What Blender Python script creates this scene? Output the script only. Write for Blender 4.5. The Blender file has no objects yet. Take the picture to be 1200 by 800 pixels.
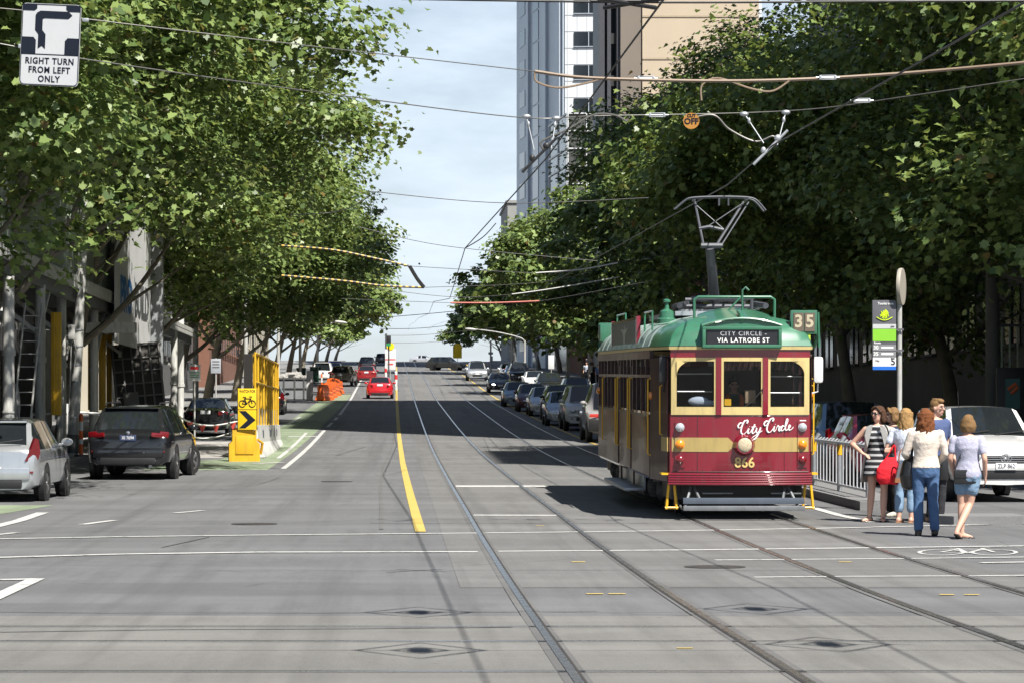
import bpy, bmesh, math, random
import numpy as np
from mathutils import Matrix, Vector, noise as mnoise
S = bpy.context.scene
COL = S.collection
R = math.radians
random.seed(7); np.random.seed(7)

# ---------------------------------------------------------------- camera, sky, sun, exposure
F, U0, V0, HC = 3300.0, 465.0, 495.0, 1.62
cam_d = bpy.data.cameras.new('camera'); cam = bpy.data.objects.new('camera', cam_d); COL.objects.link(cam)
cam.location = (0, 0, HC); cam.rotation_euler = (R(90), 0, 0)
cam_d.sensor_width = 36; cam_d.lens = 36 * F / 1200
cam_d.shift_x = (600 - U0) / 1200; cam_d.shift_y = (V0 - 400) / 1200
cam_d.clip_start = .5; cam_d.clip_end = 6000
S.camera = cam
SUN = Vector((0.36, -0.60, 1.0)).normalized()
SUN_STRENGTH, SKY_STRENGTH, EXPOSURE = 5.0, 0.05, 0.92
W = bpy.data.worlds.new('World'); S.world = W; W.use_nodes = True
def make_world():
    nt = W.node_tree; nt.nodes.clear(); N = nt.nodes.new; L = nt.links.new
    out = N('ShaderNodeOutputWorld'); bg = N('ShaderNodeBackground')
    sky = N('ShaderNodeTexSky'); sky.sky_type = 'NISHITA'; sky.sun_disc = False
    sky.sun_elevation = math.asin(SUN.z); sky.sun_rotation = math.atan2(SUN.x, SUN.y)
    sky.air_density = 1.0; sky.dust_density = .8; sky.ozone_density = 1.6
    tc = N('ShaderNodeTexCoord'); mp = N('ShaderNodeMapping'); mp.inputs['Scale'].default_value = (5, 1.4, 16)
    mp.inputs['Location'].default_value = (.35, .2, .3)
    nz = N('ShaderNodeTexNoise'); nz.inputs['Scale'].default_value = 1.3; nz.inputs['Detail'].default_value = 7; nz.inputs['Roughness'].default_value = .58
    rp = N('ShaderNodeValToRGB'); rp.color_ramp.elements[0].position = .24; rp.color_ramp.elements[1].position = .62
    rp.color_ramp.elements[1].color = (.85, .85, .85, 1)
    mx = N('ShaderNodeMix'); mx.data_type = 'RGBA'
    mx.inputs['B'].default_value = (9.7, 11.0, 12.5, 1)
    L(tc.outputs['Generated'], mp.inputs['Vector']); L(mp.outputs[0], nz.inputs['Vector']); L(nz.outputs['Fac'], rp.inputs[0])
    sx = N('ShaderNodeSeparateXYZ'); L(tc.outputs['Generated'], sx.inputs[0])
    el = N('ShaderNodeMapRange'); el.inputs['From Min'].default_value = .15; el.inputs['From Max'].default_value = .32; el.inputs['To Min'].default_value = 1; el.inputs['To Max'].default_value = .03; L(sx.outputs['Z'], el.inputs['Value'])
    ml = N('ShaderNodeMath'); ml.operation = 'MULTIPLY'; L(rp.outputs[0], ml.inputs[0]); L(el.outputs[0], ml.inputs[1])
    L(ml.outputs[0], mx.inputs['Factor']); L(sky.outputs[0], mx.inputs['A']); L(mx.outputs['Result'], bg.inputs['Color'])
    bg.inputs['Strength'].default_value = SKY_STRENGTH
    L(bg.outputs[0], out.inputs[0])
make_world()
sun_d = bpy.data.lights.new('sun', 'SUN'); sun = bpy.data.objects.new('sun', sun_d); COL.objects.link(sun)
sun_d.energy = SUN_STRENGTH; sun_d.angle = R(.53); sun_d.color = (1, .955, .885)
sun.rotation_euler = SUN.to_track_quat('Z', 'Y').to_euler(); sun.location = (20, -30, 80)
S.view_settings.view_transform = 'Standard'; S.view_settings.look = 'None'
S.view_settings.exposure = EXPOSURE; S.view_settings.gamma = 1; S.view_settings.use_curve_mapping = False
S.render.engine = 'CYCLES'
try:
    S.cycles.use_denoising = True; S.cycles.denoiser = 'OPENIMAGEDENOISE'
except Exception: pass
S.cycles.max_bounces = 6; S.cycles.diffuse_bounces = 3; S.cycles.glossy_bounces = 3; S.cycles.transparent_max_bounces = 6; S.cycles.transmission_bounces = 4
S.cycles.use_adaptive_sampling = True; S.cycles.adaptive_threshold = .02
S.cycles.caustics_reflective = False; S.cycles.caustics_refractive = False

# ---------------------------------------------------------------- terrain profile and picture geometry
_PY = [-400, 0, 24, 35, 45, 62, 86, 109, 153, 186, 279, 353, 440, 470, 500, 560, 700, 1200, 3000]
_PZ = [0, 0, 0, .06, .17, .36, .70, 1.18, 2.30, 3.20, 6.25, 8.3, 11.15, 11.75, 11.9, 11.4, 8, -6, -60]
def _mk():
    n = len(_PY); d = [(_PZ[i+1]-_PZ[i])/(_PY[i+1]-_PY[i]) for i in range(n-1)]
    m = [d[0]] + [0 if d[i-1]*d[i] <= 0 else 2*d[i-1]*d[i]/(d[i-1]+d[i]) for i in range(1, n-1)] + [d[-1]]
    return m
_PM = _mk()
def gz(y):
    i = 0
    while i < len(_PY)-2 and y > _PY[i+1]: i += 1
    h = _PY[i+1]-_PY[i]; t = min(1, max(0, (y-_PY[i])/h))
    return ((2*t**3-3*t*t+1)*_PZ[i] + (t**3-2*t*t+t)*h*_PM[i] + (-2*t**3+3*t*t)*_PZ[i+1] + (t**3-t*t)*h*_PM[i+1])
def slope(y): return (gz(y+1)-gz(y-1))/2
def gp(u, v):                       # the point of the ground seen at photo pixel (u, v)
    k = (v-V0)/F; a, b = 5.0, 480.0
    f = lambda y: HC - k*y - gz(y)
    for _ in range(60):
        c = (a+b)/2
        if f(c) > 0: a = c
        else: b = c
    return ((u-U0)*a/F, a)
def wp(u, v, y): return Vector(((u-U0)*y/F, y, HC-(v-V0)*y/F))
def xat(u, y): return (u-U0)*y/F

# ---------------------------------------------------------------- materials
MATS = {}
def mat(name, col, rough=.6, metal=0, var=.12, scale=6, coat=0, spec=.5, bump=0, emit=0, trans=0, alpha=1, streak=0):
    if name in MATS: return MATS[name]
    m = bpy.data.materials.new(name); m.use_nodes = True; nt = m.node_tree; b = nt.nodes['Principled BSDF']
    N = nt.nodes.new; L = nt.links.new
    c = tuple(col)
    b.inputs['Metallic'].default_value = metal; b.inputs['Coat Weight'].default_value = coat; b.inputs['Coat Roughness'].default_value = .05
    b.inputs['Specular IOR Level'].default_value = spec; b.inputs['Transmission Weight'].default_value = trans; b.inputs['Alpha'].default_value = alpha
    tc = N('ShaderNodeTexCoord'); nz = N('ShaderNodeTexNoise'); nz.inputs['Scale'].default_value = scale; nz.inputs['Detail'].default_value = 5
    L(tc.outputs['Object'], nz.inputs['Vector'])
    mx = N('ShaderNodeMix'); mx.data_type = 'RGBA'
    mx.inputs['A'].default_value = tuple(max(0, x*(1-var)) for x in c)+(1,); mx.inputs['B'].default_value = tuple(min(1, x*(1+var)) for x in c)+(1,)
    L(nz.outputs['Fac'], mx.inputs['Factor']); colo = mx.outputs['Result']
    if streak:      # run-down grime and scuffs
        mp = N('ShaderNodeMapping'); mp.inputs['Scale'].default_value = (5, 5, .8); L(tc.outputs['Object'], mp.inputs['Vector'])
        n3 = N('ShaderNodeTexNoise'); n3.inputs['Scale'].default_value = 2.2; n3.inputs['Detail'].default_value = 6; n3.inputs['Roughness'].default_value = .65; L(mp.outputs[0], n3.inputs['Vector'])
        r3 = N('ShaderNodeMapRange'); r3.inputs['From Min'].default_value = .48; r3.inputs['From Max'].default_value = .72; r3.inputs['To Max'].default_value = streak; L(n3.outputs['Fac'], r3.inputs['Value'])
        m3 = N('ShaderNodeMix'); m3.data_type = 'RGBA'; L(r3.outputs[0], m3.inputs['Factor']); L(colo, m3.inputs['A']); m3.inputs['B'].default_value = (.07, .06, .05, 1); colo = m3.outputs['Result']
    L(colo, b.inputs['Base Color'])
    mr = N('ShaderNodeMapRange'); mr.inputs['To Min'].default_value = max(.02, rough-.12*min(1, rough*2)); mr.inputs['To Max'].default_value = min(1, rough+.12*min(1, rough*2))
    L(nz.outputs['Fac'], mr.inputs['Value']); L(mr.outputs['Result'], b.inputs['Roughness'])
    if bump:
        bp = N('ShaderNodeBump'); bp.inputs['Strength'].default_value = bump; bp.inputs['Distance'].default_value = .02
        n2 = N('ShaderNodeTexNoise'); n2.inputs['Scale'].default_value = scale*6; n2.inputs['Detail'].default_value = 4
        L(tc.outputs['Object'], n2.inputs['Vector']); L(n2.outputs['Fac'], bp.inputs['Height']); L(bp.outputs['Normal'], b.inputs['Normal'])
    if emit:
        b.inputs['Emission Color'].default_value = c+(1,); b.inputs['Emission Strength'].default_value = emit
    MATS[name] = m
    return m

# ---------------------------------------------------------------- mesh builder
class MB:
    def __init__(s): s.v = []; s.f = []; s.m = []; s.x = Matrix()
    def at(s, loc=(0, 0, 0), rz=0, rx=0, ry=0):
        s.x = Matrix.Translation(loc) @ Matrix.Rotation(rz, 4, 'Z') @ Matrix.Rotation(ry, 4, 'Y') @ Matrix.Rotation(rx, 4, 'X'); return s
    def add(s, vs, fs, mi=0):
        o = len(s.v); s.v += [tuple(s.x @ Vector(p)) for p in vs]
        for f in fs: s.f.append([o+i for i in f]); s.m.append(mi)
    def box(s, c, d, mi=0, b=0):
        x, y, z = c; a, e, h = d[0]/2, d[1]/2, d[2]/2
        if b:
            b = min(b, a*.9, e*.9, h*.9)
            bm = bmesh.new(); bmesh.ops.create_cube(bm, size=1)
            for q in bm.verts: q.co = Vector((x+q.co.x*d[0], y+q.co.y*d[1], z+q.co.z*d[2]))
            bmesh.ops.bevel(bm, geom=bm.edges[:], offset=b, segments=2, affect='EDGES', profile=.6)
            bm.verts.index_update(); s.add([q.co[:] for q in bm.verts], [[q.index for q in f.verts] for f in bm.faces], mi); bm.free(); return
        s.add([(x+i*a, y+j*e, z+k*h) for i in (-1, 1) for j in (-1, 1) for k in (-1, 1)],
              [(0, 1, 3, 2), (4, 6, 7, 5), (0, 4, 5, 1), (2, 3, 7, 6), (0, 2, 6, 4), (1, 5, 7, 3)], mi)
    def tube(s, pts, r, n=8, mi=0, cap=True, sq=None):
        pts = [Vector(p) for p in pts]; k = len(pts)
        rs = r if isinstance(r, (list, tuple)) else [r]*k
        vs = []; ref = None
        for i, p in enumerate(pts):
            t = (pts[min(i+1, k-1)]-pts[max(i-1, 0)])
            if t.length < 1e-9: t = Vector((0, 0, 1))
            t.normalize()
            if ref is None:
                ref = Vector((1, 0, 0)) if abs(t.x) < .8 else Vector((0, 1, 0))
            a = (ref - t*ref.dot(t))
            if a.length < 1e-6: a = t.orthogonal()
            a.normalize(); b = t.cross(a); ref = a
            ra, rb = (rs[i], rs[i]) if not isinstance(rs[i], (list, tuple)) else rs[i]
            for j in range(n):
                g = 2*math.pi*(j+(.5 if n == 4 else 0))/n; vs.append(p+a*math.cos(g)*ra+b*math.sin(g)*rb)
        fs = [(i*n+j, i*n+(j+1) % n, (i+1)*n+(j+1) % n, (i+1)*n+j) for i in range(k-1) for j in range(n)]
        if cap: fs += [tuple(range(n))[::-1], tuple((k-1)*n+j for j in range(n))]
        s.add(vs, fs, mi)
    def lathe(s, prof, n=20, mi=0, axis='Z', c=(0, 0, 0)):     # prof: (radius, height) pairs
        vs = []
        for r_, h in prof:
            for j in range(n):
                g = 2*math.pi*j/n; a, b = r_*math.cos(g), r_*math.sin(g)
                p = {'Z': (a, b, h), 'Y': (a, h, b), 'X': (h, a, b)}[axis]
                vs.append((p[0]+c[0], p[1]+c[1], p[2]+c[2]))
        k = len(prof)
        fs = [(i*n+j, i*n+(j+1) % n, (i+1)*n+(j+1) % n, (i+1)*n+j) for i in range(k-1) for j in range(n)]
        fs += [tuple(range(n))[::-1], tuple((k-1)*n+j for j in range(n))]
        s.add(vs, fs, mi)
    def ell(s, c, r, n=12, m=8, mi=0):
        vs = [(c[0], c[1], c[2]-r[2])]
        for i in range(1, m):
            ph = math.pi*i/m - math.pi/2
            for j in range(n):
                g = 2*math.pi*j/n
                vs.append((c[0]+r[0]*math.cos(ph)*math.cos(g), c[1]+r[1]*math.cos(ph)*math.sin(g), c[2]+r[2]*math.sin(ph)))
        vs.append((c[0], c[1], c[2]+r[2])); e = len(vs)-1
        fs = [(0, 1+(j+1) % n, 1+j) for j in range(n)]
        for i in range(m-2): fs += [(1+i*n+j, 1+i*n+(j+1) % n, 1+(i+1)*n+(j+1) % n, 1+(i+1)*n+j) for j in range(n)]
        fs += [(e, 1+(m-2)*n+j, 1+(m-2)*n+(j+1) % n) for j in range(n)]
        s.add(vs, fs, mi)
    def loft(s, rings, mi=0, cap=True):
        n = len(rings[0]); vs = [p for r_ in rings for p in r_]
        fs = [(i*n+j, i*n+(j+1) % n, (i+1)*n+(j+1) % n, (i+1)*n+j) for i in range(len(rings)-1) for j in range(n)]
        if cap: fs += [tuple(range(n))[::-1], tuple((len(rings)-1)*n+j for j in range(n))]
        s.add(vs, fs, mi)
    def prism(s, poly, axis, a, b, mi=0):     # poly 2d extruded from a to b along an axis
        def P(p, h): return {'Z': (p[0], p[1], h), 'Y': (p[0], h, p[1]), 'X': (h, p[0], p[1])}[axis]
        n = len(poly); vs = [P(p, a) for p in poly]+[P(p, b) for p in poly]
        fs = [tuple(range(n))[::-1], tuple(n+i for i in range(n))]+[(i, (i+1) % n, n+(i+1) % n, n+i) for i in range(n)]
        s.add(vs, fs, mi)
    def build(s, name, mats, parent=None, smooth=True, angle=38):
        me = bpy.data.meshes.new(name); me.from_pydata(s.v, [], s.f); 
        if not isinstance(mats, (list, tuple)): mats = [mats]
        for q in mats: me.materials.append(q)
        me.polygons.foreach_set('material_index', s.m)
        bm = bmesh.new(); bm.from_mesh(me); bmesh.ops.recalc_face_normals(bm, faces=bm.faces); bm.to_mesh(me); bm.free()
        if smooth:
            me.polygons.foreach_set('use_smooth', [True]*len(me.polygons)); me.set_sharp_from_angle(angle=R(angle))
        me.update(); o = bpy.data.objects.new(name, me); COL.objects.link(o)
        if parent: o.parent = parent
        return o
def split_islands(mb):
    par = list(range(len(mb.v)))
    def find(a):
        while par[a] != a: par[a] = par[par[a]]; a = par[a]
        return a
    for f in mb.f:
        for k in f[1:]: par[find(f[0])] = find(k)
    groups = {}
    for f, m_ in zip(mb.f, mb.m): groups.setdefault(find(f[0]), []).append((f, m_))
    out = []
    for fs in groups.values():
        ids = sorted({k for f, _ in fs for k in f}); mp = {k: i for i, k in enumerate(ids)}; n = MB(); n.v = [mb.v[k] for k in ids]; n.f = [[mp[k] for k in f] for f, _ in fs]; n.m = [q for _, q in fs]; out.append(n)
    return out
def build_each(mb, name, m, parent, smooth=True):       # every loose piece becomes a part of its own
    return [q.build(name, m, parent, smooth) for q in split_islands(mb)]
def tag(o, label=None, cat=None, group=None, kind=None):
    if label: o['label'] = label
    if cat: o['category'] = cat
    if group: o['group'] = group
    if kind: o['kind'] = kind
    return o
def thing(name, label, cat, loc=(0, 0, 0), rz=0, group=None):
    o = bpy.data.objects.new(name, None); COL.objects.link(o); o.location = loc; o.rotation_euler = (0, 0, rz); o.empty_display_size = .3
    return tag(o, label, cat, group)
def struct(name, mb, m, smooth=False):
    return tag(mb.build(name, m, None, smooth), kind='structure')
def copy_tree(o, parent=None):
    c = o.copy(); COL.objects.link(c)
    if parent: c.parent = parent
    for ch in list(o.children): copy_tree(ch, c)
    return c
def text(s_, size, name, m, M, parent=None, ext=.003, bold=0, align='CENTER', sx=1, spacing=1):
    cu = bpy.data.curves.new(name, 'FONT'); cu.body = s_; cu.size = size; cu.align_x = align; cu.align_y = 'CENTER'; cu.extrude = ext; cu.offset = bold
    cu.space_character = spacing; cu.resolution_u = 3
    t = bpy.data.objects.new(name, cu); COL.objects.link(t)
    bpy.context.view_layer.update()
    me = bpy.data.meshes.new_from_object(t.evaluated_get(bpy.context.evaluated_depsgraph_get()))
    bpy.data.objects.remove(t); me.name = name
    me.transform(M @ Matrix.Diagonal((sx, 1, 1, 1)))
    me.materials.clear(); me.materials.append(m)
    o = bpy.data.objects.new(name, me); COL.objects.link(o)
    if parent: o.parent = parent
    return o
FRONT = Matrix.Rotation(R(90), 4, 'X')         # text standing up, read from -Y
def crv(pts, n=8):                               # Catmull-Rom through points
    P = [Vector(p) for p in pts]; out = []
    for i in range(len(P)-1):
        a, b, c, d = P[max(i-1, 0)], P[i], P[i+1], P[min(i+2, len(P)-1)]
        for k in range(n):
            t = k/n; out.append(.5*((2*b)+(c-a)*t+(2*a-5*b+4*c-d)*t*t+(3*b-a-3*c+d)*t**3))
    out.append(P[-1]); return out
# ---------------------------------------------------------------- ground, roads, markings
def road_mat(name, c, var, warm=0, sheen=.75):
    m = bpy.data.materials.new(name); m.use_nodes = True; nt = m.node_tree; b = nt.nodes['Principled BSDF']; N = nt.nodes.new; L = nt.links.new
    tc = N('ShaderNodeTexCoord')
    def nz(sc, sca=(1, 1, 1), det=5, ro=.6):
        mp = N('ShaderNodeMapping'); mp.inputs['Scale'].default_value = sca; L(tc.outputs['Object'], mp.inputs['Vector'])
        n = N('ShaderNodeTexNoise'); n.inputs['Scale'].default_value = sc; n.inputs['Detail'].default_value = det; n.inputs['Roughness'].default_value = ro
        L(mp.outputs[0], n.inputs['Vector']); return n.outputs['Fac']
    def mixc(fac, a, b_):
        x = N('ShaderNodeMix'); x.data_type = 'RGBA'
        for k, q in (('A', a), ('B', b_)):
            if isinstance(q, tuple): x.inputs[k].default_value = q+(1,)
            else: L(q, x.inputs[k])
        if isinstance(fac, float): x.inputs['Factor'].default_value = fac
        else: L(fac, x.inputs['Factor'])
        return x.outputs['Result']
    def ramp(x, a, b_, hi=1):
        r = N('ShaderNodeMapRange'); r.inputs['From Min'].default_value = a; r.inputs['From Max'].default_value = b_; r.inputs['To Max'].default_value = hi; L(x, r.inputs['Value']); return r.outputs['Result']
    lo = tuple(x*(1-var) for x in c); hi = tuple(x*(1+var) for x in c)
    big = nz(.35, (.45, .9, 1)); mid = nz(1.6, (1.6, .22, 1)); fine = nz(55, det=2)
    col = mixc(ramp(big, .3, .7), lo, hi)
    col = mixc(ramp(mid, .48, .70, .8), col, tuple(x*.72 for x in c))                 # tyre and oil wear along the lanes
    col = mixc(ramp(nz(.9, (.5, 2.2, 1)), .56, .72, .35), col, tuple(min(1, x*1.35) for x in c))
    col = mixc(ramp(nz(.18, (.5, .5, 1), 3), .45, .62, .4), col, tuple(x*.78 for x in c)); col = mixc(ramp(fine, .35, .65, .6), col, mixc(.5, col, tuple(x*.55 for x in c)))
    vo = N('ShaderNodeTexVoronoi'); vo.feature = 'DISTANCE_TO_EDGE'; vo.inputs['Scale'].default_value = .16; L(tc.outputs['Object'], vo.inputs['Vector'])
    vw = nz(2.5, det=6)
    ad = N('ShaderNodeMath'); ad.operation = 'MULTIPLY_ADD'; ad.inputs[1].default_value = -.02; L(vw, ad.inputs[0]); L(vo.outputs['Distance'], ad.inputs[2])
    ck = N('ShaderNodeMapRange'); ck.inputs['From Min'].default_value = -.006; ck.inputs['From Max'].default_value = -.011; L(ad.outputs[0], ck.inputs['Value'])
    gate = N('ShaderNodeMath'); gate.operation = 'MULTIPLY'; L(ck.outputs[0], gate.inputs[0]); L(ramp(nz(.12), .5, .58, .7), gate.inputs[1])
    col = mixc(gate.outputs[0], col, tuple(x*.35 for x in c))
    col = mixc(ramp(nz(.55, (.12, 1.1, 1), 4), .48, .66, .5), col, tuple(min(1, x*1.28) for x in c))      # worn bands across the crossing, their sheen painted in as paler colour
    col = mixc(ramp(nz(.30, (5.5, .10, 1), 4), .50, .70, .7), col, tuple(x*.60 for x in c))             # dark rubber and oil streaks along the lanes
    sp_ = nz(9, det=3); col = mixc(ramp(sp_, .66, .72, .6), col, tuple(x*.45 for x in c))
    col = mixc(ramp(nz(130, det=1), .58, .75, .5), col, tuple(min(1, x*1.7) for x in c))                 # pale aggregate
    L(col, b.inputs['Base Color'])
    mr = N('ShaderNodeMapRange'); mr.inputs['To Min'].default_value = sheen-.1; mr.inputs['To Max'].default_value = min(1, sheen+.2); L(mid, mr.inputs['Value']); L(mr.outputs[0], b.inputs['Roughness'])
    b.inputs['Specular IOR Level'].default_value = .35
    bp = N('ShaderNodeBump'); bp.inputs['Strength'].default_value = .35; bp.inputs['Distance'].default_value = .01; L(fine, bp.inputs['Height']); L(bp.outputs[0], b.inputs['Normal'])
    return m
M_ASPH = road_mat('asphalt', (.130, .132, .135), .2)
M_LANE = road_mat('worn_tram_lane', (.146, .145, .142), .16)
M_CROSS = road_mat('concrete_track_bed', (.166, .163, .153), .2)
M_PATH = road_mat('footpath_stone', (.20, .20, .195), .15)
M_SLAB = road_mat('pale_concrete', (.34, .33, .31), .14)
M_GREEN = road_mat('green_lane_paint', (.205, .25, .165), .2)
M_BITU = road_mat('bitumen_strip', (.122, .121, .119), .2)
def worn(name, c, thr):
    m = bpy.data.materials.new(name); m.use_nodes = True; nt = m.node_tree; b = nt.nodes['Principled BSDF']; N = nt.nodes.new; L = nt.links.new; tc = N('ShaderNodeTexCoord')
    n1 = N('ShaderNodeTexNoise'); n1.inputs['Scale'].default_value = 7; n1.inputs['Detail'].default_value = 8; n1.inputs['Roughness'].default_value = .75; L(tc.outputs['Object'], n1.inputs['Vector'])
    r = N('ShaderNodeMapRange'); r.inputs['From Min'].default_value = thr; r.inputs['From Max'].default_value = thr+.12; L(n1.outputs['Fac'], r.inputs['Value'])
    n2 = N('ShaderNodeTexNoise'); n2.inputs['Scale'].default_value = .6; L(tc.outputs['Object'], n2.inputs['Vector'])
    x0 = N('ShaderNodeMix'); x0.data_type = 'RGBA'; x0.inputs['A'].default_value = tuple(k*.75 for k in c)+(1,); x0.inputs['B'].default_value = c+(1,); L(n2.outputs['Fac'], x0.inputs['Factor'])
    x = N('ShaderNodeMix'); x.data_type = 'RGBA'; L(x0.outputs['Result'], x.inputs['A']); x.inputs['B'].default_value = (.15, .15, .148, 1); L(r.outputs[0], x.inputs['Factor']); L(x.outputs['Result'], b.inputs['Base Color']); b.inputs['Roughness'].default_value = .75
    return m
M_WPAINT = worn('worn_white_road_paint', (.52, .52, .50), .53)
M_YPAINT = worn('worn_yellow_road_paint', (.54, .40, .10), .60)
M_KERB = mat('bluestone_kerb', (.17, .17, .17), .8, var=.2, scale=4, bump=.3)
M_RAIL = mat('polished_rail_steel', (.55, .54, .52), .28, metal=1, var=.15, scale=8)
M_GROOVE = mat('rail_groove_dirt', (.03, .028, .026), .9)
def ysteps(y0, y1):
    ys = [y0]
    y = y0
    while y < y1-1e-6:
        d = max(1.0, min(8, abs(y)*.03+1)) if y < 520 else 60
        y = min(y1, y+d); ys.append(y)
    return ys
def strip(mb, fx0, fx1, y0, y1, lift, mi=0):
    g = lambda f, y: f(y) if callable(f) else f
    ys = ysteps(y0, y1); vs = []
    for y in ys:
        z = gz(y)+lift; vs += [(g(fx0, y), y, z), (g(fx1, y), y, z)]
    mb.add(vs, [(2*i, 2*i+1, 2*i+3, 2*i+2) for i in range(len(ys)-1)], mi)
g = MB()
ys = ysteps(-300, 3000); xs = [-900, -300, -80, -30, -8, 0, 8, 15, 30, 80, 300, 900]
g.add([(x, y, gz(y)) for y in ys for x in xs], [(i*len(xs)+j, i*len(xs)+j+1, (i+1)*len(xs)+j+1, (i+1)*len(xs)+j) for i in range(len(ys)-1) for j in range(len(xs)-1)])
struct('road', g, M_ASPH)
g = MB(); strip(g, .62, 6.45, 27.5, 470, .004); struct('tram_lane', g, M_LANE)
g = MB(); strip(g, -60, 60, 17.4, 23.6, .004); strip(g, -60, 60, 13.5, 16.6, .004); struct('crossing_track_bed', g, [M_CROSS])
# footpaths and kerbs
for sx, x0, x1 in ((-1, -8.5, -70), (1, 15.5, 80)):
    g = MB(); a = min(x0+sx*.3, x1); b = max(x0+sx*.3, x1)
    strip(g, a, b, 45.6, 480, .135); struct('footpath', g, M_PATH)
    g = MB(); k0, k1 = sorted((x0, x0+sx*.3))
    strip(g, k0, k1, 45.3, 480, .14)
    ysk = ysteps(45.3, 480); vs = []
    for y in ysk: vs += [(x0, y, gz(y)-.05), (x0, y, gz(y)+.14)]
    g.add(vs, [(2*i, 2*i+1, 2*i+3, 2*i+2) for i in range(len(ysk)-1)])
    g.box(((x0+sx*40), 45.45, gz(45.4)+.04), (80, .3, .2)); struct('kerb', g, M_KERB)
# rails
def rails(xc, y0, y1, nm):
    gs, gg, gr = MB(), MB(), MB()
    for s in (-1, 1):
        x = xc+s*.7175
        strip(gs, x-.09, x+.09, y0, y1, .007)
        strip(gr, x-.03, x+.03, y0, y1, .012)
        strip(gg, *sorted((x-s*.031, x-s*.052)), y0, y1, .011)
    struct('rail_surround', gs, M_BITU); struct('tram_rail', gr, M_RAIL); struct('rail_groove', gg, M_GROOVE)
rails(1.85, 4, 476, 'a'); rails(5.21, 4, 476, 'b')
gs, gr = MB(), MB()
for y in (22.35, 20.85, 18.3, 16.85):
    gs.box((0, y, .004), (160, .16, .006)); gr.box((0, y, .006), (160, .05, .008))
struct('crossing_rail_surround', gs, M_BITU); struct('crossing_rail', gr, M_RAIL)
# green lanes and a concrete slab in the closed kerbside lane
g = MB(); strip(g, lambda y: -6.3 if y < 78 else (-4.95 if y < 190 else -5.2), lambda y: -3.2, 69.5, 200, .004)
strip(g, -9, lambda y: -6.4+.12*(y-44), 44.0, 48.3, .004); struct('bike_lane', g, M_GREEN)
g = MB(); strip(g, -8.45, -5.0, 80.5, 99, .006); struct('concrete_slab', g, M_SLAB)
# painted lines: polylines in the plane of the road
def line(mb, pts, w, lift=.009):
    for (x0, y0), (x1, y1) in zip(pts[:-1], pts[1:]):
        n = max(1, int(abs(y1-y0)/4)); d = Vector((x1-x0, y1-y0)); d.normalize(); q = Vector((-d.y, d.x))*w/2; vs = []
        for i in range(n+1):
            t = i/n; x = x0+(x1-x0)*t; y = y0+(y1-y0)*t
            vs += [(x+q.x, y+q.y, gz(y+q.y)+lift), (x-q.x, y-q.y, gz(y-q.y)+lift)]
        mb.add(vs, [(2*i, 2*i+1, 2*i+3, 2*i+2) for i in range(n)])
def pl(mb, pts, w, lift=.009): line(mb, [gp(*p) for p in pts], w, lift)
g = MB()
line(g, [(.33, gp(490, 623)[1]), (.26, 52), (.16, 75), (.08, 110), (.02, 160), (-.02, 200), (-.03, 440)], .15)
line(g, [(6.75, 95), (6.62, 140), (6.6, 200), (6.7, 440)], .13)
pl(g, [(670, 658.5), (686, 658.5)], .12); pl(g, [(687, 696), (707, 696)], .1); pl(g, [(713, 696), (733, 696)], .1)
pl(g, [(1101, 697), (1118, 697)], .1); pl(g, [(1130, 697), (1147, 697)], .1); pl(g, [(983, 658.5), (998, 658.5)], .1); pl(g, [(628, 616), (638, 616)], .1); pl(g, [(793, 760), (812, 760)], .06)
struct('yellow_lane_marking', g, M_YPAINT)
g = MB()
pl(g, [(-30, 632), (133, 629), (300, 627), (560, 624.5), (800, 621.7), (960, 619), (1180, 614), (1260, 612.5)], .16)
pl(g, [(-30, 654), (133, 649.5), (300, 647), (560, 646.5)], .2); pl(g, [(584, 646), (800, 644.5), (1010, 642), (1260, 639)], .18)
pl(g, [(838, 656.3), (1067, 654.5), (1230, 652.5)], .13); pl(g, [(884, 676.5), (1000, 675.5), (1130, 675), (1240, 674)], .12)
pl(g, [(1150, 659.5), (1240, 658)], .16); pl(g, [(1133, 604.5), (1240, 604)], .25)
pl(g, [(534, 569.5), (639, 569.5)], .9); pl(g, [(555, 603.5), (652, 603.8)], .34)
pl(g, [(0, 679.5), (41, 678.5)], .2); pl(g, [(43, 678), (-14, 704)], .17)
pl(g, [(96, 614.5), (134, 609.5)], .13); pl(g, [(205, 601), (238, 598)], .13); pl(g, [(-10, 627), (20, 624)], .14)
pl(g, [(-10, 618), (22, 610), (50, 600.5)], .2)
pl(g, [(332, 549), (380, 504)], .14); pl(g, [(398, 486), (421, 449)], .15); pl(g, [(384, 500), (389, 495)], .14); pl(g, [(392, 492), (395, 489)], .14)
pl(g, [(338, 497), (352, 488)], .14)
pl(g, [(326, 537), (343, 523), (359, 507)], .12, .012); pl(g, [(300, 543), (330, 541.5)], .3, .012); pl(g, [(338, 511), (372, 511)], .8, .012)
pl(g, [(936, 590), (985, 604), (1024, 612)], .16); pl(g, [(948, 576), (1010, 588)], .12)
for x in (590, 603, 616): pl(g, [(x, 503), (x+8, 503)], .12)
line(g, [(-3.1, 200), (-3.3, 300), (-3.4, 420)], .14)
line(g, [(-.1, 330), (6.5, 330)], 1.1); line(g, [(-.1, 425), (6.5, 425)], .8)
# a bicycle symbol in the kerbside lane by the people
for cx, r in ((1103, 13), (1165, 13)):
    pl(g, [(cx+r*2*math.cos(a), 647.2+3.2*math.sin(a)) for a in [i*math.pi/8 for i in range(17)]], .05)
pl(g, [(1103, 647), (1122, 643.5), (1150, 643.8), (1134, 648), (1103, 647)], .05); pl(g, [(1134, 648), (1122, 642.5), (1112, 642.5)], .05); pl(g, [(1165, 647), (1150, 642.5), (1160, 642)], .05)
struct('white_lane_marking', g, M_WPAINT)
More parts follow.
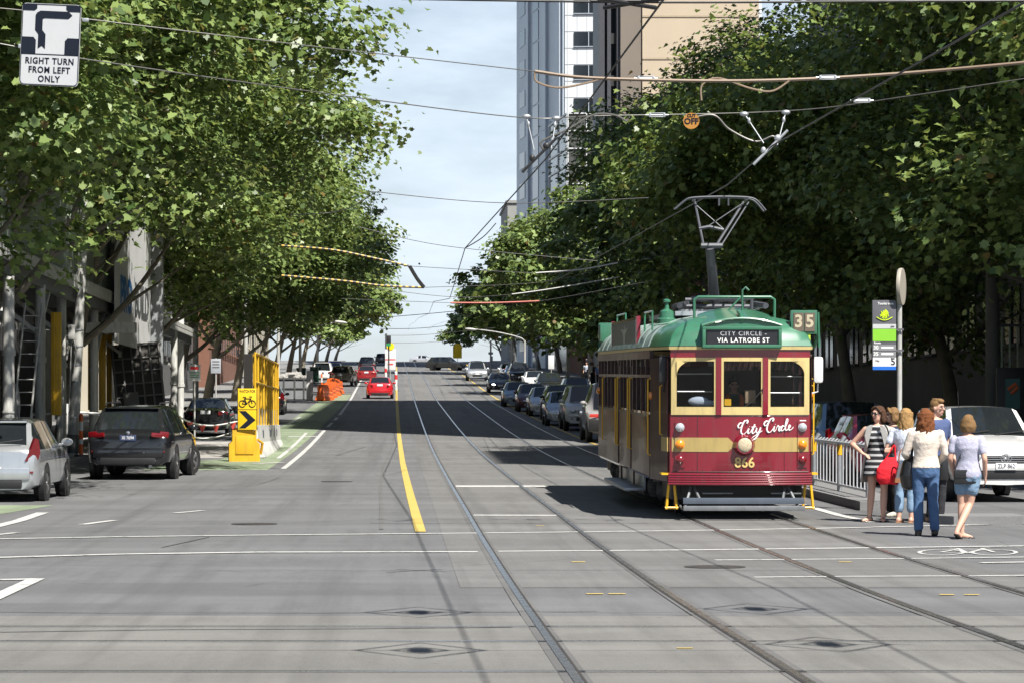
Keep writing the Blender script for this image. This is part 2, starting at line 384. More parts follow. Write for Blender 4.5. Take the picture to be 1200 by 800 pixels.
# tar-sealed cracks
g = MB()
pl(g, [(447, 620), (447, 600), (446, 570), (449, 545), (457, 530), (461, 517), (462, 506)], .06, .008)
pl(g, [(395, 533), (410, 528), (428, 523)], .1, .008)
pl(g, [(0, 741), (200, 738), (420, 737), (600, 735)], .05, .009); pl(g, [(0, 717), (200, 719), (400, 718), (700, 716)], .03, .009)
pl(g, [(565, 508), (575, 530), (592, 533)], .04, .012); pl(g, [(190, 641), (245, 629)], .04, .008)
struct('tar_seam', g, M_BITU)
# manhole covers
g = MB()
for cx, cy in ((-2.1, 41.5), (-4.6, 27.2), (3.5, 31), (-1.3, 61)):
    g.lathe([(.34, gz(cy)-.01), (.34, gz(cy)+.0095), (.30, gz(cy)+.0095), (.29, gz(cy)+.006), (.02, gz(cy)+.006)], 24, c=(cx, cy, 0))
struct('manhole_cover', g, mat('cast_iron', (.07, .065, .06), .6, metal=.5, var=.3))
# raised island with a kerb at the stop
g = MB(); 
strip(g, 7.6, 8.6, 46.2, 92, .15)
for xk in (7.6, 8.6):
    yk = ysteps(46.2, 92); g.add([(xk, y, gz(y)+q) for y in yk for q in (-.05, .15)], [(2*i, 2*i+1, 2*i+3, 2*i+2) for i in range(len(yk)-1)])
g.add([(7.6, 46.2, .1), (8.6, 46.2, .1), (8.6, 46.2, gz(46.2)+.15), (7.6, 46.2, gz(46.2)+.15)], [(0, 1, 2, 3)])
struct('stop_island', g, M_KERB)
# ---------------------------------------------------------------- vehicles
M_GLASS = mat('dark_car_glass', (.012, .015, .017), .04, var=.3, scale=1.5, spec=.8)
M_TYRE = mat('tyre_rubber', (.018, .018, .018), .8)
M_RIM = mat('alloy_rim', (.45, .45, .46), .3, metal=.9)
M_BLACK = mat('black_plastic', (.015, .015, .016), .5)
M_CHROME = mat('chrome_trim', (.7, .7, .72), .15, metal=1)
M_PLATE = mat('number_plate_white', (.72, .73, .74), .4)
M_PLATEB = mat('number_plate_blue', (.03, .045, .10), .4)
M_REDL = mat('red_tail_lens', (.15, .005, .008), .15, coat=1)
M_LENS = mat('clear_headlamp_lens', (.55, .57, .6), .1, coat=1, metal=.4)
M_ORL = mat('amber_lens', (.8, .25, .01), .15, coat=1)
M_LIT = mat('lit_headlamp', (1, .97, .9), .2, emit=6)
M_INK = mat('dark_lettering', (.012, .016, .026), .9, spec=.1)
def paint(nm, c, metal=.25, rough=.3): return mat(nm+'_car_paint', c, rough, metal=metal, coat=1, var=.08, scale=2, streak=.12)
TYPES = {
 'sedan': dict(L=4.6, W=1.78, H=1.45, zb=.93, A=.27, B=.42, C=.70, D=.86, hood=[(0, .64, .74), (.008, .68, .84), (.03, .75, .93), (.10, .84, .985), (.27, .97, 1)], tail=[(.86, 1.06, 1), (.96, 1.03, .96), (.99, .99, .90), (1, .94, .80)]),
 'hatch': dict(L=4.0, W=1.72, H=1.49, zb=.95, A=.24, B=.42, C=.84, D=.955, hood=[(0, .62, .70), (.008, .67, .82), (.03, .75, .93), (.10, .87, .985), (.24, 1.0, 1)], tail=[(.955, 1.03, .975), (.978, .99, .945), (.992, .95, .89), (1, .90, .80)]),
 'suv': dict(L=4.6, W=1.86, H=1.67, zb=1.05, A=.25, B=.39, C=.86, D=.955, hood=[(0, .74, .78), (.008, .82, .88), (.025, .91, .95), (.08, 1.01, .99), (.25, 1.10, 1)], tail=[(.955, 1.12, .975), (.978, 1.07, .95), (.993, 1.02, .90), (1, .96, .82)]),
 'fourwd': dict(L=4.7, W=1.88, H=1.82, zb=1.12, A=.27, B=.38, C=.93, D=.975, hood=[(0, .86, .9), (.02, 1.0, .96), (.06, 1.09, .99), (.27, 1.17, 1)], tail=[(.975, 1.12, .98), (.99, 1.0, .96), (1, .8, .93)]),
 'ute': dict(L=5.0, W=1.85, H=1.76, zb=1.1, A=.26, B=.38, C=.60, D=.64, hood=[(0, .84, .9), (.02, .98, .96), (.06, 1.07, .99), (.26, 1.16, 1)], tail=[(.64, 1.13, 1), (.98, 1.12, .99), (1, 1.0, .97)]),
}
def car(name, label, X, Yend, facing, typ, col, group=None, lod=1, yaw=0, lights=False, plate='', cat='car', platemat=None, dims=None, badge=True, extra=None):
    """facing 'front': bonnet towards the camera with its nose at Yend; 'rear': tail towards the camera, tail at Yend"""
    T = dict(TYPES[typ]); T.update(dims or {}); L, Wd, Ht, zb = T['L'], T['W'], T['H'], T['zb']; hw = Wd/2
    yc = Yend+L/2
    root = thing(name, label, cat, (X, yc, gz(yc)), 0, group)
    sl = math.atan(slope(yc)); rz = (0 if facing == 'front' else math.pi)+yaw
    root.rotation_euler = (Matrix.Rotation(sl, 4, 'X') @ Matrix.Rotation(rz, 4, 'Z')).to_euler()
    if facing == 'side': root.rotation_euler = (0, 0, yaw)
    # stations
    cab = lambda a, b, za, zb_, n: [(a+(b-a)*i/n, za+(zb_-za)*i/n, 1) for i in range(1, n)]
    A, B, C, D = T['A'], T['B'], T['C'], T['D']
    st = list(T['hood']); zA = st[-1][1]; zD = T['tail'][0][1]
    st += cab(A, B, zA, Ht-.03, 4); st += [(B, Ht-.03, 1)]
    n = 6; st += [(B+(C-B)*i/n, Ht-.03+.03*math.sin(math.pi*i/n)-.02*(i/n if typ != 'fourwd' else 0), 1) for i in range(1, n+1)]
    zC = st[-1][1]
    st += [(C+(D-C)*i/4, zC+(zD-zC)*(i/4), 1-(1-T['tail'][0][2])*(i/4)) for i in range(1, 4)]
    st += T['tail']
    zs = .30 if typ in ('sedan', 'hatch') else .40
    if 'zs' in T: zs = T['zs']
    def sect(t, zt, wf):
        w = hw*wf; h = max(0, min(1, (zt-zb-.03)/(Ht-zb-.03))); cabin = A-.001 <= t <= D+.001
        e = w*(.85+(.69-.85)*h) if cabin else w*.84
        ez = zt-(.045+.02*h); bz = min(zb-.02, ez-.045); bw = w*.955
        mid = bz-(bz-zs)*.38
        K = [(0, zt), (e*.5, zt-.008), (e*.85, zt-.022), (e, ez), (e+(bw-e)*.5, ez+(bz-ez)*.5), (bw, bz), (w*.992, bz-.055), (w, mid), (w*.985, zs+.12), (w*.955, zs), (w*.82, zs-.07), (0, zs-.09)]
        y = -L/2+t*L
        return [(x, y, z) for x, z in K]
    rows = [sect(*s_) for s_ in st]; nk = len(rows[0])
    body = MB()
    def full(r_): return r_+[(-p[0], p[1], p[2]) for p in r_[-2:0:-1]]
    body.loft([full(r_) for r_ in rows])
    # shoulder crease and bumper skin
    bp = paint(*col) if isinstance(col, tuple) and isinstance(col[0], str) else col
    ob = body.build('body', bp, root, True, 30)
    def patch(i0, i1, j0, j1, off, side, ins=0.0):
        mb = MB(); vs = []
        for i in range(i0, i1+1):
            for j in range(j0, j1+1):
                p = Vector(rows[i][j]); c = Vector((0, p.y, zb*.8)); d = (p-c).normalized()
                p = p+d*off; vs.append((p.x*side, p.y, p.z))
        k = j1-j0+1
        return vs, [(a*k+b, a*k+b+1, (a+1)*k+b+1, (a+1)*k+b) for a in range(i1-i0) for b in range(j1-j0)]
    iA = len(T['hood'])-1; iB = iA+4; iC = iB+6; iD = iC+4
    def both(i0, i1, jm):
        mb = MB()
        for s_ in (1, -1): mb.add(*patch(i0, i1, 0, jm, .008, s_))
        return mb
    both(iA, iB, 2).build('windscreen', M_GLASS, root)
    both(iC, iD, 2).build('rear_window', M_GLASS, root)
    for s_ in (1, -1):
        mb = MB()
        for a, b in ((iA+2, iB+2), (iB+3, iC-(1 if typ != 'ute' else 0)), ) if typ != 'ute' else ((iA+2, iC-1),):
            mb.add(*patch(a, b, 3, 5, .007, s_))
        if typ in ('suv', 'fourwd', 'hatch'): mb.add(*patch(iC-1, iC+2, 3, 5, .007, s_)) if lod == 0 else None
        mb.build('side_window', M_GLASS, root)
    # wheels
    rw = .31 if typ in ('sedan', 'hatch') else .36
    if 'rw' in T: rw = T['rw']
    for ty in (-.31, .29):
        for s_ in (1, -1):
            wy = ty*L
            ar = MB(); ar.lathe([(rw+.07, s_*(hw-.10)), (rw+.07, s_*(hw+.004)), (rw+.02, s_*(hw+.006))], 24 if lod == 0 else 14, axis='X', c=(0, wy, rw)); ar.build('wheel_arch', M_BLACK, root)
            ty_ = MB(); x0, x1 = hw-.2, hw+.012
            ty_.lathe([(rw*.62, s_*x0), (rw*.95, s_*x0), (rw, s_*(x0+.03)), (rw, s_*(x1-.03)), (rw*.95, s_*x1), (rw*.66, s_*x1), (rw*.62, s_*(x1-.02))], 26 if lod == 0 else 14, axis='X')
            if lod == 0:
                wr = bpy.data.objects.new('wheel', None); COL.objects.link(wr); wr.parent = root; wr.location = (0, wy, rw)
                ty_.build('tyre', M_TYRE, wr)
                rm = MB(); rm.lathe([(rw*.64, s_*(x1-.03)), (rw*.64, s_*(x1-.012)), (rw*.57, s_*(x1-.014)), (rw*.55, s_*(x1-.05)), (.02, s_*(x1-.055))], 24, axis='X')
                for k in range(5):
                    a = k*2*math.pi/5
                    for da in (-.13, .13):
                        rm.tube([(s_*(x1-.02), .05*math.cos(a), .05*math.sin(a)), (s_*(x1-.018), rw*.6*math.cos(a+da), rw*.6*math.sin(a+da))], .022, 6)
                rm.lathe([(.07, s_*(x1-.05)), (.06, s_*(x1-.005)), (.01, s_*(x1-.002))], 14, axis='X')
                rm.build('rim', M_RIM, wr)
                if extra == 'steer' and ty < 0:
                    wr.rotation_euler = (0, 0, R(-22)); wr.location = (0, wy, rw)
                    # pivot about the hub
                    px = s_*(hw-.1); v = Matrix.Rotation(R(-22), 3, 'Z') @ Vector((px, 0, 0)); wr.location = (px-v.x, wy-v.y, rw)
            else:
                ty_.lathe([(rw*.62, s_*(x1-.03)), (rw*.6, s_*(x1-.012)), (.03, s_*(x1-.02))], 12, mi=1, axis='X')
                o = ty_.build('wheel', [M_TYRE, M_RIM], root); o.location = (0, wy, rw)
    # front
    yf = -L/2; zf = T['hood'][0][1]; wf = hw*T['hood'][0][2]
    gm = MB(); gm.box((0, yf-.006, zf-.10), (wf*.95, .03, .13), 0, .012)
    if lod == 0:
        for k in range(3): gm.box((0, yf-.025, zf-.14+k*.04), (wf*.9, .012, .012), 1)
    gm.build('grille', [M_BLACK, M_CHROME], root)
    lm = MB(); lm.box((0, yf-.006, zs+.09), (wf*1.15, .03, .15), 0, .02); lm.build('lower_intake', M_BLACK, root)
    bu = MB(); bu.box((0, yf+.01, zs+.225), (wf*1.9, .10, .13), 0, .04); bu.build('front_bumper', bp, root)
    for s_ in (1, -1):
        h = MB(); h.at((s_*wf*.80, yf+.07, zf-.055), rz=s_*.45); h.ell((0, 0, 0), (wf*.26, .10, .085), 14, 8); h.build('headlight', M_LIT if lights else M_LENS, root)
        f = MB(); f.lathe([(.05, yf-.012), (.045, yf-.02), (.005, yf-.022)], 12, axis='Y', c=(s_*wf*.78, 0, zs+.1)); f.build('fog_lamp', M_LENS, root)
        m = MB(); my = -L/2+(A+.06)*L; m.at((s_*(hw+.06), my, zb+.07)); m.ell((0, 0, 0), (.115, .07, .075), 12, 8); m.at(); m.tube([(s_*(hw-.08), my, zb+.02), (s_*(hw+.02), my, zb+.04)], .03, 6); m.build('wing_mirror', bp, root)
    pm = MB(); pm.box((0, yf-.052, zs+.24), (.37, .012, .12), 0, .004); po = pm.build('number_plate', platemat or M_PLATE, root)
    if plate and facing == 'front':
        text(plate, .105, 'plate_text', M_INK, Matrix.Translation((0, yf-.06, zs+.24)) @ FRONT, po, .001, .001, sx=.85)
    # rear
    yr = L/2; wt = hw*T['tail'][-1][2]; zt = T['tail'][-1][1]
    pm = MB(); pz = zt-.03 if typ in ('suv', 'sedan') else .56
    pm.box((0, yr+.012, pz), (.37, .014, .13), 0, .004); po = pm.build('number_plate', platemat or M_PLATE, root)
    if plate and facing == 'rear':
        text(plate, .10, 'plate_text', M_INK if platemat is None else M_PLATE, Matrix.Translation((0, yr+.021, pz)) @ Matrix.Rotation(R(180), 4, 'Z') @ FRONT, po, .001, .001, sx=.85)
    for s_ in (1, -1):
        h = MB()
        if typ == 'hatch':
            h.at((s_*hw*.83, yr-.055, .90), rx=R(-10), rz=s_*-.55); h.prism([(s_*-.13, -.17), (s_*.10, -.20), (s_*.15, -.02), (s_*.10, .22), (s_*.03, .24), (s_*-.03, .05)], 'Y', -.05, .045)
        elif typ == 'sedan':
            h.at((s_*hw*.72, yr-.05, .86), rz=s_*-.4); h.box((0, 0, 0), (.38, .09, .15), 0, .05)
        else:
            h.at((s_*hw*.735, yr-.035, .985), rz=s_*-.42, ry=s_*.10); h.box((0, 0, 0), (.40, .07, .105), 0, .045); h.box((s_*.10, 0, .045), (.22, .066, .10), 0, .04)
        h.build('tail_light', M_REDL, root)
        rf = MB(); rf.box((s_*hw*.72, yr-.012, zs+.23), (.26, .035, .035), 0, .008); rf.build('reflector', M_REDL, root)
    bu = MB(); bu.box((0, yr-.03, zs+.20), (wt*2.02, .14, .22), 0, .05); bu.build('rear_bumper', bp, root)
    di = MB(); di.box((0, yr-.03, zs+.02), (wt*1.6, .16, .16), 0, .04); di.build('diffuser', M_BLACK, root)
    if typ in ('hatch', 'suv', 'fourwd'):
        sp = MB(); yy = -L/2+C*L; sp.box((0, yy+.02, rows[iC][0][2]-.028), (hw*1.28, .22, .035), 0, .015); sp.build('spoiler', bp, root)
    if badge:
        b_ = MB(); b_.lathe([(.045, yr+.0), (.045, yr+.016), (.03, yr+.02)], 14, axis='Y', c=(0, 0, zt+.085)); b_.build('badge', M_CHROME, root)
    return root
# nearest cars
c_h = car('hatchback', 'silver hatchback with rear wiper parked at the kerb behind the dark four-wheel drive', -7.08, 49.6, 'rear', 'hatch', ('bright_silver', (.47, .49, .51), .6, .25), None, 0, R(-2.0), plate='1NS VWD')
wi = MB(); wi.tube([(-.05, 1.93, 1.03), (-.15, 1.93, 1.05), (-.55, 1.91, 1.10)], .014, 6); wi.build('rear_wiper', M_BLACK, c_h)
c_b = car('parked_suv', 'dark grey four-wheel drive with turned front wheels beside the ropes of the building site', -5.78, 62.0, 'rear', 'suv', ('dark_grey', (.016, .017, .02), .4, .2), None, 0, R(-3.5), plate='XI 7694', platemat=M_PLATEB, extra='steer', dims=dict(W=1.9, H=1.66))
for s_ in (1, -1):
    rr = MB(); rr.tube([(s_*.6, -.5, 1.64), (s_*.6, -.4, 1.70), (s_*.6, 1.5, 1.69), (s_*.6, 1.62, 1.62)], .018, 6); rr.build('roof_rail', M_BLACK, c_b)
bs = MB(); bs.box((0, 2.32, .43), (1.25, .03, .035), 0, .01); bs.build('bumper_strip', M_CHROME, c_b)
rv = MB(); rv.box((-.2, 2.05, 1.3), (.18, .01, .12), 0, .01); 
ex = MB(); ex.tube([(-.5, 2.2, .3), (-.5, 2.34, .3)], .04, 10); ex.build('exhaust', M_CHROME, c_b)
c_r = car('white_suv', 'white four-wheel drive with chrome grille waiting at the stop line behind the pedestrians', 10.62, 49.5, 'front', 'suv', ('white', (.62, .62, .61), 0, .3), None, 0, R(2), plate='ZLP 862', dims=dict(W=1.85, H=1.70, zb=1.08, hood=[(0, .86, .80), (.008, .93, .89), (.025, 1.0, .955), (.08, 1.08, .99), (.25, 1.17, 1)]))
em = MB()
for rx_, rz_, oz in ((.095, .065, 0), (.04, .06, 0), (.07, .022, .02)):
    em.tube([(rx_*math.cos(a), -2.335, .78+oz+rz_*math.sin(a)) for a in [i*2*math.pi/20 for i in range(21)]], .009, 6)
em.build('badge', M_CHROME, c_r)
an = MB(); an.tube([(-.5, -1.0, 1.3), (-.52, -.9, 1.95)], .006, 5); an.build('aerial', M_BLACK, c_r)
ww = MB(); ww.tube([(-.6, -1.16, 1.18), (0, -1.1, 1.25)], .012, 5); ww.tube([(.1, -1.16, 1.18), (.65, -1.1, 1.25)], .012, 5); ww.build('wiper', M_BLACK, c_r)
sv = MB(); sv.box((.35, -.62, 1.28), (.42, .02, .12), 0, .02); sv.build('dash_box', mat('cardboard_tan', (.45, .33, .18), .8), c_r)
car('red_sedan', 'red car between the white four-wheel drive and the blue wagon behind the barrier fence', 10.35, 58.5, 'front', 'hatch', ('bright_red', (.55, .03, .06), .1, .3), None, 1)
car('blue_wagon', 'pale blue wagon behind the barrier fence beside the tram', 10.75, 65.0, 'front', 'suv', ('pale_blue', (.20, .31, .44), .4, .3), None, 1, dims=dict(H=1.72))
# vehicles queued beside the tram and beyond
Q = 'cars queued in the lane beside the tram tracks'
tr = car('tow_truck', 'white and red truck with black bumper half hidden behind the rear of the tram', 7.62, 97.5, 'front', 'ute', ('shade_greyed_white', (.34, .33, .32), 0, .4), None, 1, cat='truck', dims=dict(H=2.1, W=2.0, zb=1.3))  # white body greyed in the paint to stand for tree shade
st_ = MB(); st_.box((0, -2.53, .95), (1.9, .04, .12), 0, .01); st_.build('red_stripe', mat('red_reflective', (.55, .05, .04), .4), tr)
bb = MB(); bb.box((0, -2.56, .62), (1.96, .14, .42), 0, .05); bb.build('bull_bar', M_BLACK, tr)
q = [('queued_four_wheel_drive', 'white four-wheel drive with black grille at the head of the queue left of the tram', 7.72, 113.5, 'fourwd', ('white', (.62, .62, .61), 0, .3), {}),
     ('queued_hatchback', 'silver hatchback second in the queue right behind the white four-wheel drive', 7.30, 121.5, 'hatch', ('silver', (.50, .53, .56), .6, .28), {}),
     ('queued_wagon', 'charcoal wagon in the queue between two silver cars', 7.75, 130.0, 'suv', ('charcoal', (.035, .037, .04), .4, .3), {}),
     ('queued_sedan', 'pale silver sedan in the queue between the charcoal wagon and the maroon car', 7.45, 139.0, 'sedan', ('pale_silver', (.60, .61, .62), .5, .3), {}),
     ('queued_hatchback', 'dark maroon hatchback in the queue between a silver sedan and a grey-blue sedan', 7.25, 149.0, 'hatch', ('maroon', (.08, .02, .025), .3, .3), {}),
     ('queued_sedan', 'grey-blue sedan last in the queue just short of the navy car with lit headlights', 7.0, 161.0, 'sedan', ('grey_blue', (.22, .27, .33), .5, .3), {})]
for nm, lb, x, y, tp, c, d in q: car(nm, lb, x, y, 'front', tp, c, Q, 1, dims=d, badge=False)
car('navy_sedan', 'navy sedan with both headlights lit driving towards the queue', 7.55, 205, 'front', 'sedan', ('navy', (.012, .017, .04), .3, .25), None, 1, lights=True)
car('silver_wagon', 'silver wagon coming down the hill beside the turning dark four-wheel drive', 7.15, 250, 'front', 'suv', ('silver', (.50, .53, .56), .6, .28), None, 1)
car('turning_suv', 'dark grey four-wheel drive side on turning across the tram tracks on the hill', 5.9, 338, 'front', 'suv', ('charcoal', (.035, .037, .04), .4, .3), None, 1, yaw=R(68))
car('taxi', 'yellow taxi partly hidden behind the silver wagon on the hill', 8.1, 285, 'front', 'sedan', ('taxi_yellow', (.75, .48, .03), 0, .35), None, 1)
car('crest_car', 'pale silver car crossing side on at the very top of the hill', 4.6, 486, 'front', 'sedan', ('pale_silver', (.60, .61, .62), .5, .3), None, 1, yaw=R(76))
PK = 'cars parked along the right-hand kerb'
pk = [('parked_suv', 'silver parked four-wheel drive nearest the tram along the shaded kerb', 10.5, 163, 'suv', ('silver', (.50, .53, .56), .6, .28)),
      ('parked_wagon', 'black parked wagon between a silver four-wheel drive and a white sedan at the kerb', 10.4, 190, 'suv', ('black', (.012, .012, .014), .2, .25)),
      ('parked_sedan', 'white parked sedan beside the navy car with lit headlights', 10.55, 214, 'sedan', ('white', (.62, .62, .61), 0, .3)),
      ('parked_van', 'dark parked people carrier behind the white parked sedan', 10.3, 234, 'fourwd', ('black', (.012, .012, .014), .2, .25)),
      ('parked_hatchback', 'mid blue parked hatchback behind the dark people carrier', 10.3, 246, 'hatch', ('mid_blue', (.05, .09, .18), .3, .3)),
      ('parked_sedan', 'silver-grey parked sedan farthest up the right kerb', 10.3, 258, 'sedan', ('pale_silver', (.60, .61, .62), .5, .3))]
for nm, lb, x, y, tp, c in pk: car(nm, lb, x, y, 'front', tp, c, PK, 1, badge=False)
# left side
car('red_hatchback', 'bright red car driving away alone in the sunlit lane beside the yellow line', -1.12, 186, 'rear', 'sedan', ('red', (.50, .012, .02), .1, .3), None, 1, plate='', dims=dict(L=4.2))
car('red_sedan', 'dark red sedan driving away just ahead of the taupe four-wheel drive', -2.62, 242, 'rear', 'sedan', ('dark_red', (.30, .015, .02), .2, .3), None, 1)
car('taupe_suv', 'taupe four-wheel drive pulling over behind the orange barriers', -4.35, 228, 'rear', 'suv', ('taupe', (.16, .135, .105), .4, .3), None, 1, yaw=R(-6))
car('white_wagon', 'white four-wheel drive at the left kerb beside the taupe one', -6.3, 238, 'rear', 'fourwd', ('white', (.62, .62, .61), 0, .3), None, 1)
pw_ = car('police_car', 'white sedan with blue roof bar ahead of the white four-wheel drive', -5.9, 262, 'rear', 'sedan', ('white', (.62, .62, .61), 0, .3), None, 1)
lb_ = MB(); lb_.box((0, 0, 1.52), (1.1, .25, .12), 0, .03); lb_.build('roof_bar', mat('blue_roof_bar', (.10, .14, .45), .3), pw_)
car('black_suv', 'black four-wheel drive ahead of the dark red sedan', -3.1, 292, 'rear', 'fourwd', ('black', (.012, .012, .014), .2, .25), None, 1)
car('dark_sedan', 'dark car with red brake lights farthest up the hill in the left lane', -2.1, 392, 'rear', 'suv', ('charcoal', (.035, .037, .04), .4, .3), None, 1)
car('shaded_sedan', 'dark sedan parked in deep shade behind the sagging tape and the yellow arrow sign', -7.2, 106, 'rear', 'sedan', ('black', (.012, .012, .014), .2, .25), None, 1)
car('shaded_hatchback', 'black hatchback parked just beyond the yellow hoarding', -6.55, 142, 'rear', 'hatch', ('black', (.012, .012, .014), .2, .25), None, 1)
# ---------------------------------------------------------------- the tram
M_MAROON = mat('tram_maroon_paint', (.19, .006, .018), .25, coat=1, var=.18, scale=1.5, streak=.28)
M_DKMAR = mat('tram_dark_maroon_paint', (.03, .006, .008), .45, coat=.2, var=.25, scale=2, streak=.3)
M_SIDE = mat('tram_shaded_side_paint', (.045, .012, .012), .42, coat=.15, var=.4, scale=1.2, streak=.5)  # maroon with the side's shade mixed into the colour, plus grime
M_CREAM = mat('tram_cream_paint', (.56, .44, .19), .4, var=.10, scale=2, streak=.25)
M_TAN = mat('tram_gold_band', (.40, .30, .11), .4, var=.1, scale=2, streak=.2)
M_GREENP = mat('tram_green_roof', (.035, .15, .085), .38, coat=.5, var=.22, scale=2, streak=.35)
M_ROOF = mat('tram_pale_roof', (.28, .36, .33), .5, var=.15, scale=2)
M_YEL = mat('yellow_handrail', (.75, .42, .02), .4)
M_STEEL = mat('galvanised_steel', (.42, .44, .46), .45, metal=.7, var=.2, scale=5)
M_DSTEEL = mat('dark_underframe', (.03, .03, .032), .6, var=.3)
M_TGLASS = bpy.data.materials.new('tram_window_glass'); M_TGLASS.use_nodes = True
_b = M_TGLASS.node_tree.nodes['Principled BSDF']; _b.inputs['Base Color'].default_value = (.01, .012, .012, 1); _b.inputs['Roughness'].default_value = .03; _b.inputs['Alpha'].default_value = .2
M_WHITE = mat('white_lettering', (.82, .82, .80), .5)
M_GOLD = mat('gold_lettering', (.60, .44, .16), .4)
M_INT = mat('tram_interior', (.10, .08, .055), .7, var=.3)
TY = 42.85
tram = thing('tram', 'maroon and cream heritage tram with green roof waiting at the stop', 'tram', (5.22, TY, gz(TY)))
tram.rotation_euler = (math.atan(.0185), 0, 0)
TL, HWD, HF = 14.0, 1.235, 1.06
def plan(n=14, e=0, y1=TL):        # half plan outline of the body seen from above, front to rear, left side (-x)
    return None
def fy(x): return -.16*(1-(x/HF)**2)      # bow of the front
def ring(z, e=0):                  # closed plan ring at height z
    p = []
    for i in range(13):
        x = -HF+2*HF*i/12; k = 1-e/HF; p.append((x*k, fy(x)+e, z))
    p += [(HF-e+.02, .04+e, z), (HWD-e, 1.35, z), (HWD-e, TL-1.35, z), (HF-e, TL-e, z), (-HF+e, TL-e, z), (-HWD+e, TL-1.35, z), (-HWD+e, 1.35, z), (-HF+e-.02, .04+e, z)]
    return p
# front lower panel: 0.71 to 1.61 (with the body's lower shell)
m = MB(); m.loft([ring(.56, .03), ring(.60), ring(1.0), ring(1.62)], cap=False)
b_ = m.build('lower_body', M_MAROON, tram)
bf = MB()
for k in range(5):
    z = .55+k*.036
    bf.tube([(x, fy(x)-.02, z) for x in [-HF-.03+(2*HF+.06)*i/14 for i in range(15)]], .021, 8)
bf.build('bumper', M_MAROON, tram)
# sides: dirty glossy panels, maroon darkened for the shaded flank
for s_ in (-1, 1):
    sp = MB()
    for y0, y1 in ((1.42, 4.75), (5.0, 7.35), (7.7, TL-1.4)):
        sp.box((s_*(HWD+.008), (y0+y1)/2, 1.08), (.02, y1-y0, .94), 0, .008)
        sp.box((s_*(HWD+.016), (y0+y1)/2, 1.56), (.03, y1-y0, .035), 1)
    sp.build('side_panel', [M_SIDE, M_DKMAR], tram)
    dp = MB()
    for y in (4.88, 7.52): dp.box((s_*(HWD-.02), y, 1.35), (.03, .36, 2.0))
    build_each(dp, 'door', M_DKMAR, tram, False)
    cp = MB(); cp.prism([(s_*(HF+.025), .06), (s_*(HWD+.005), 1.30), (s_*(HWD+.017), 1.30), (s_*(HF+.04), .05)], 'Z', .58, 2.46); cp.build('cab_door', M_DKMAR, tram)
    cb = MB(); cb.prism([(s_*(HF+.03), .052), (s_*(HF+.085), .42), (s_*(HF+.10), .42), (s_*(HF+.045), .045)], 'Z', 1.04, 1.255)
    cb.build('gold_band_return', M_TAN, tram)
    # window posts and rails
    wp_ = MB()
    for y in [1.35, 2.2, 3.05, 3.9, 4.7, 5.05, 5.85, 6.6, 7.3, 7.75, 8.6, 9.45, 10.3, 11.15, 12.0, TL-1.38]:
        wp_.box((s_*(HWD-.015), y, 2.02), (.05, .07, .92), 0)
    wp_.box((s_*(HWD-.012), TL/2, 2.18), (.04, TL-2.8, .05), 0)
    wp_.build('window_post', M_DKMAR, tram)
    gl = MB(); gl.box((s_*(HWD-.03), TL/2, 2.0), (.008, TL-2.8, .86)); gl.build('side_window', M_TGLASS, tram)
    ea = MB(); ea.box((s_*(HWD-.01), TL/2, 2.52), (.07, TL-2.6, .13)); ea.build('letterboard', M_DKMAR, tram)
    for y in (.42, 1.2, 4.68, 5.08, 7.3, 7.75, 10.9):
        z0, z1 = (1.28, 2.05) if y < 1 else (.95, 2.15)
        xx = HF+.12 if y < 1 else HWD+.06
        gr_ = MB(); gr_.tube([(s_*(xx-.05), y, z0), (s_*xx, y, z0+.02), (s_*xx, y, z1-.02), (s_*(xx-.05), y, z1)], .0125, 8); gr_.build('grab_rail', M_YEL, tram)
    il = MB(); il.lathe([(.07, s_*(HWD)), (.065, s_*(HWD+.05)), (.02, s_*(HWD+.065))], 12, axis='X', c=(0, 1.25, 1.88)); il.lathe([(.07, s_*HWD), (.065, s_*(HWD+.05)), (.02, s_*(HWD+.065))], 12, axis='X', c=(0, 12.5, 1.88)); build_each(il, 'indicator', M_ORL, tram)
    stp = MB(); stp.box((s_*(HWD+.03), 6.2, .30), (.35, 4.6, .05), 0, .01); stp.box((s_*(HWD-.14), 6.2, .46), (.03, 4.4, .30)); stp.build('step_board', M_STEEL, tram)
    yb = MB(); x = s_*(HF-.02)
    yb.tube([(x-.07, .1, .16), (x-.03, .1, .55)], .022, 6); yb.tube([(x+.09, .1, .16), (x+.05, .1, .55)], .022, 6); yb.tube([(x-.09, .1, .18), (x+.11, .1, .18)], .022, 6); yb.build('step_stirrup', M_YEL, tram)
    yl = MB(); yl.box((s_*(HF+.06), .2, .70), (.14, .34, .03)); yl.build('step_edge', M_YEL, tram)
# front glazing band: 1.61 to 2.58
m = MB()
def fbox(mb, x0, x1, z0, z1, d0=0.0, d1=.05, mi=0, n=6):     # a curved slab on the bowed front
    xs_ = [x0+(x1-x0)*i/n for i in range(n+1)]
    fr = [(x, fy(x)-d1, z) for z in (z0, z1) for x in xs_]; bk = [(x, fy(x)-d0, z) for z in (z0, z1) for x in xs_]
    k = n+1; vs = fr+bk; o = 2*k; fs = []
    for i in range(n):
        fs += [(i, i+1, k+i+1, k+i), (o+i, o+k+i, o+k+i+1, o+i+1), (i, o+i, o+i+1, i+1), (k+i, k+i+1, o+k+i+1, o+k+i)]
    fs += [(0, k, o+k, o), (n, o+n, o+k+n, k+n)]
    mb.add(vs, fs, mi)
fbox(m, -HF, HF, 2.46, 2.585, -.06, .0, 0, 14); m.build('fascia', M_MAROON, tram)
m = MB()
for x in (-.345, .365): fbox(m, x-.04, x+.04, 1.60, 2.47, -.06, .028)
build_each(m, 'front_pillar', M_MAROON, tram)
WX = [(-1.05, -.375, 'l'), (-.305, .335, 'c'), (.405, 1.05, 'r')]
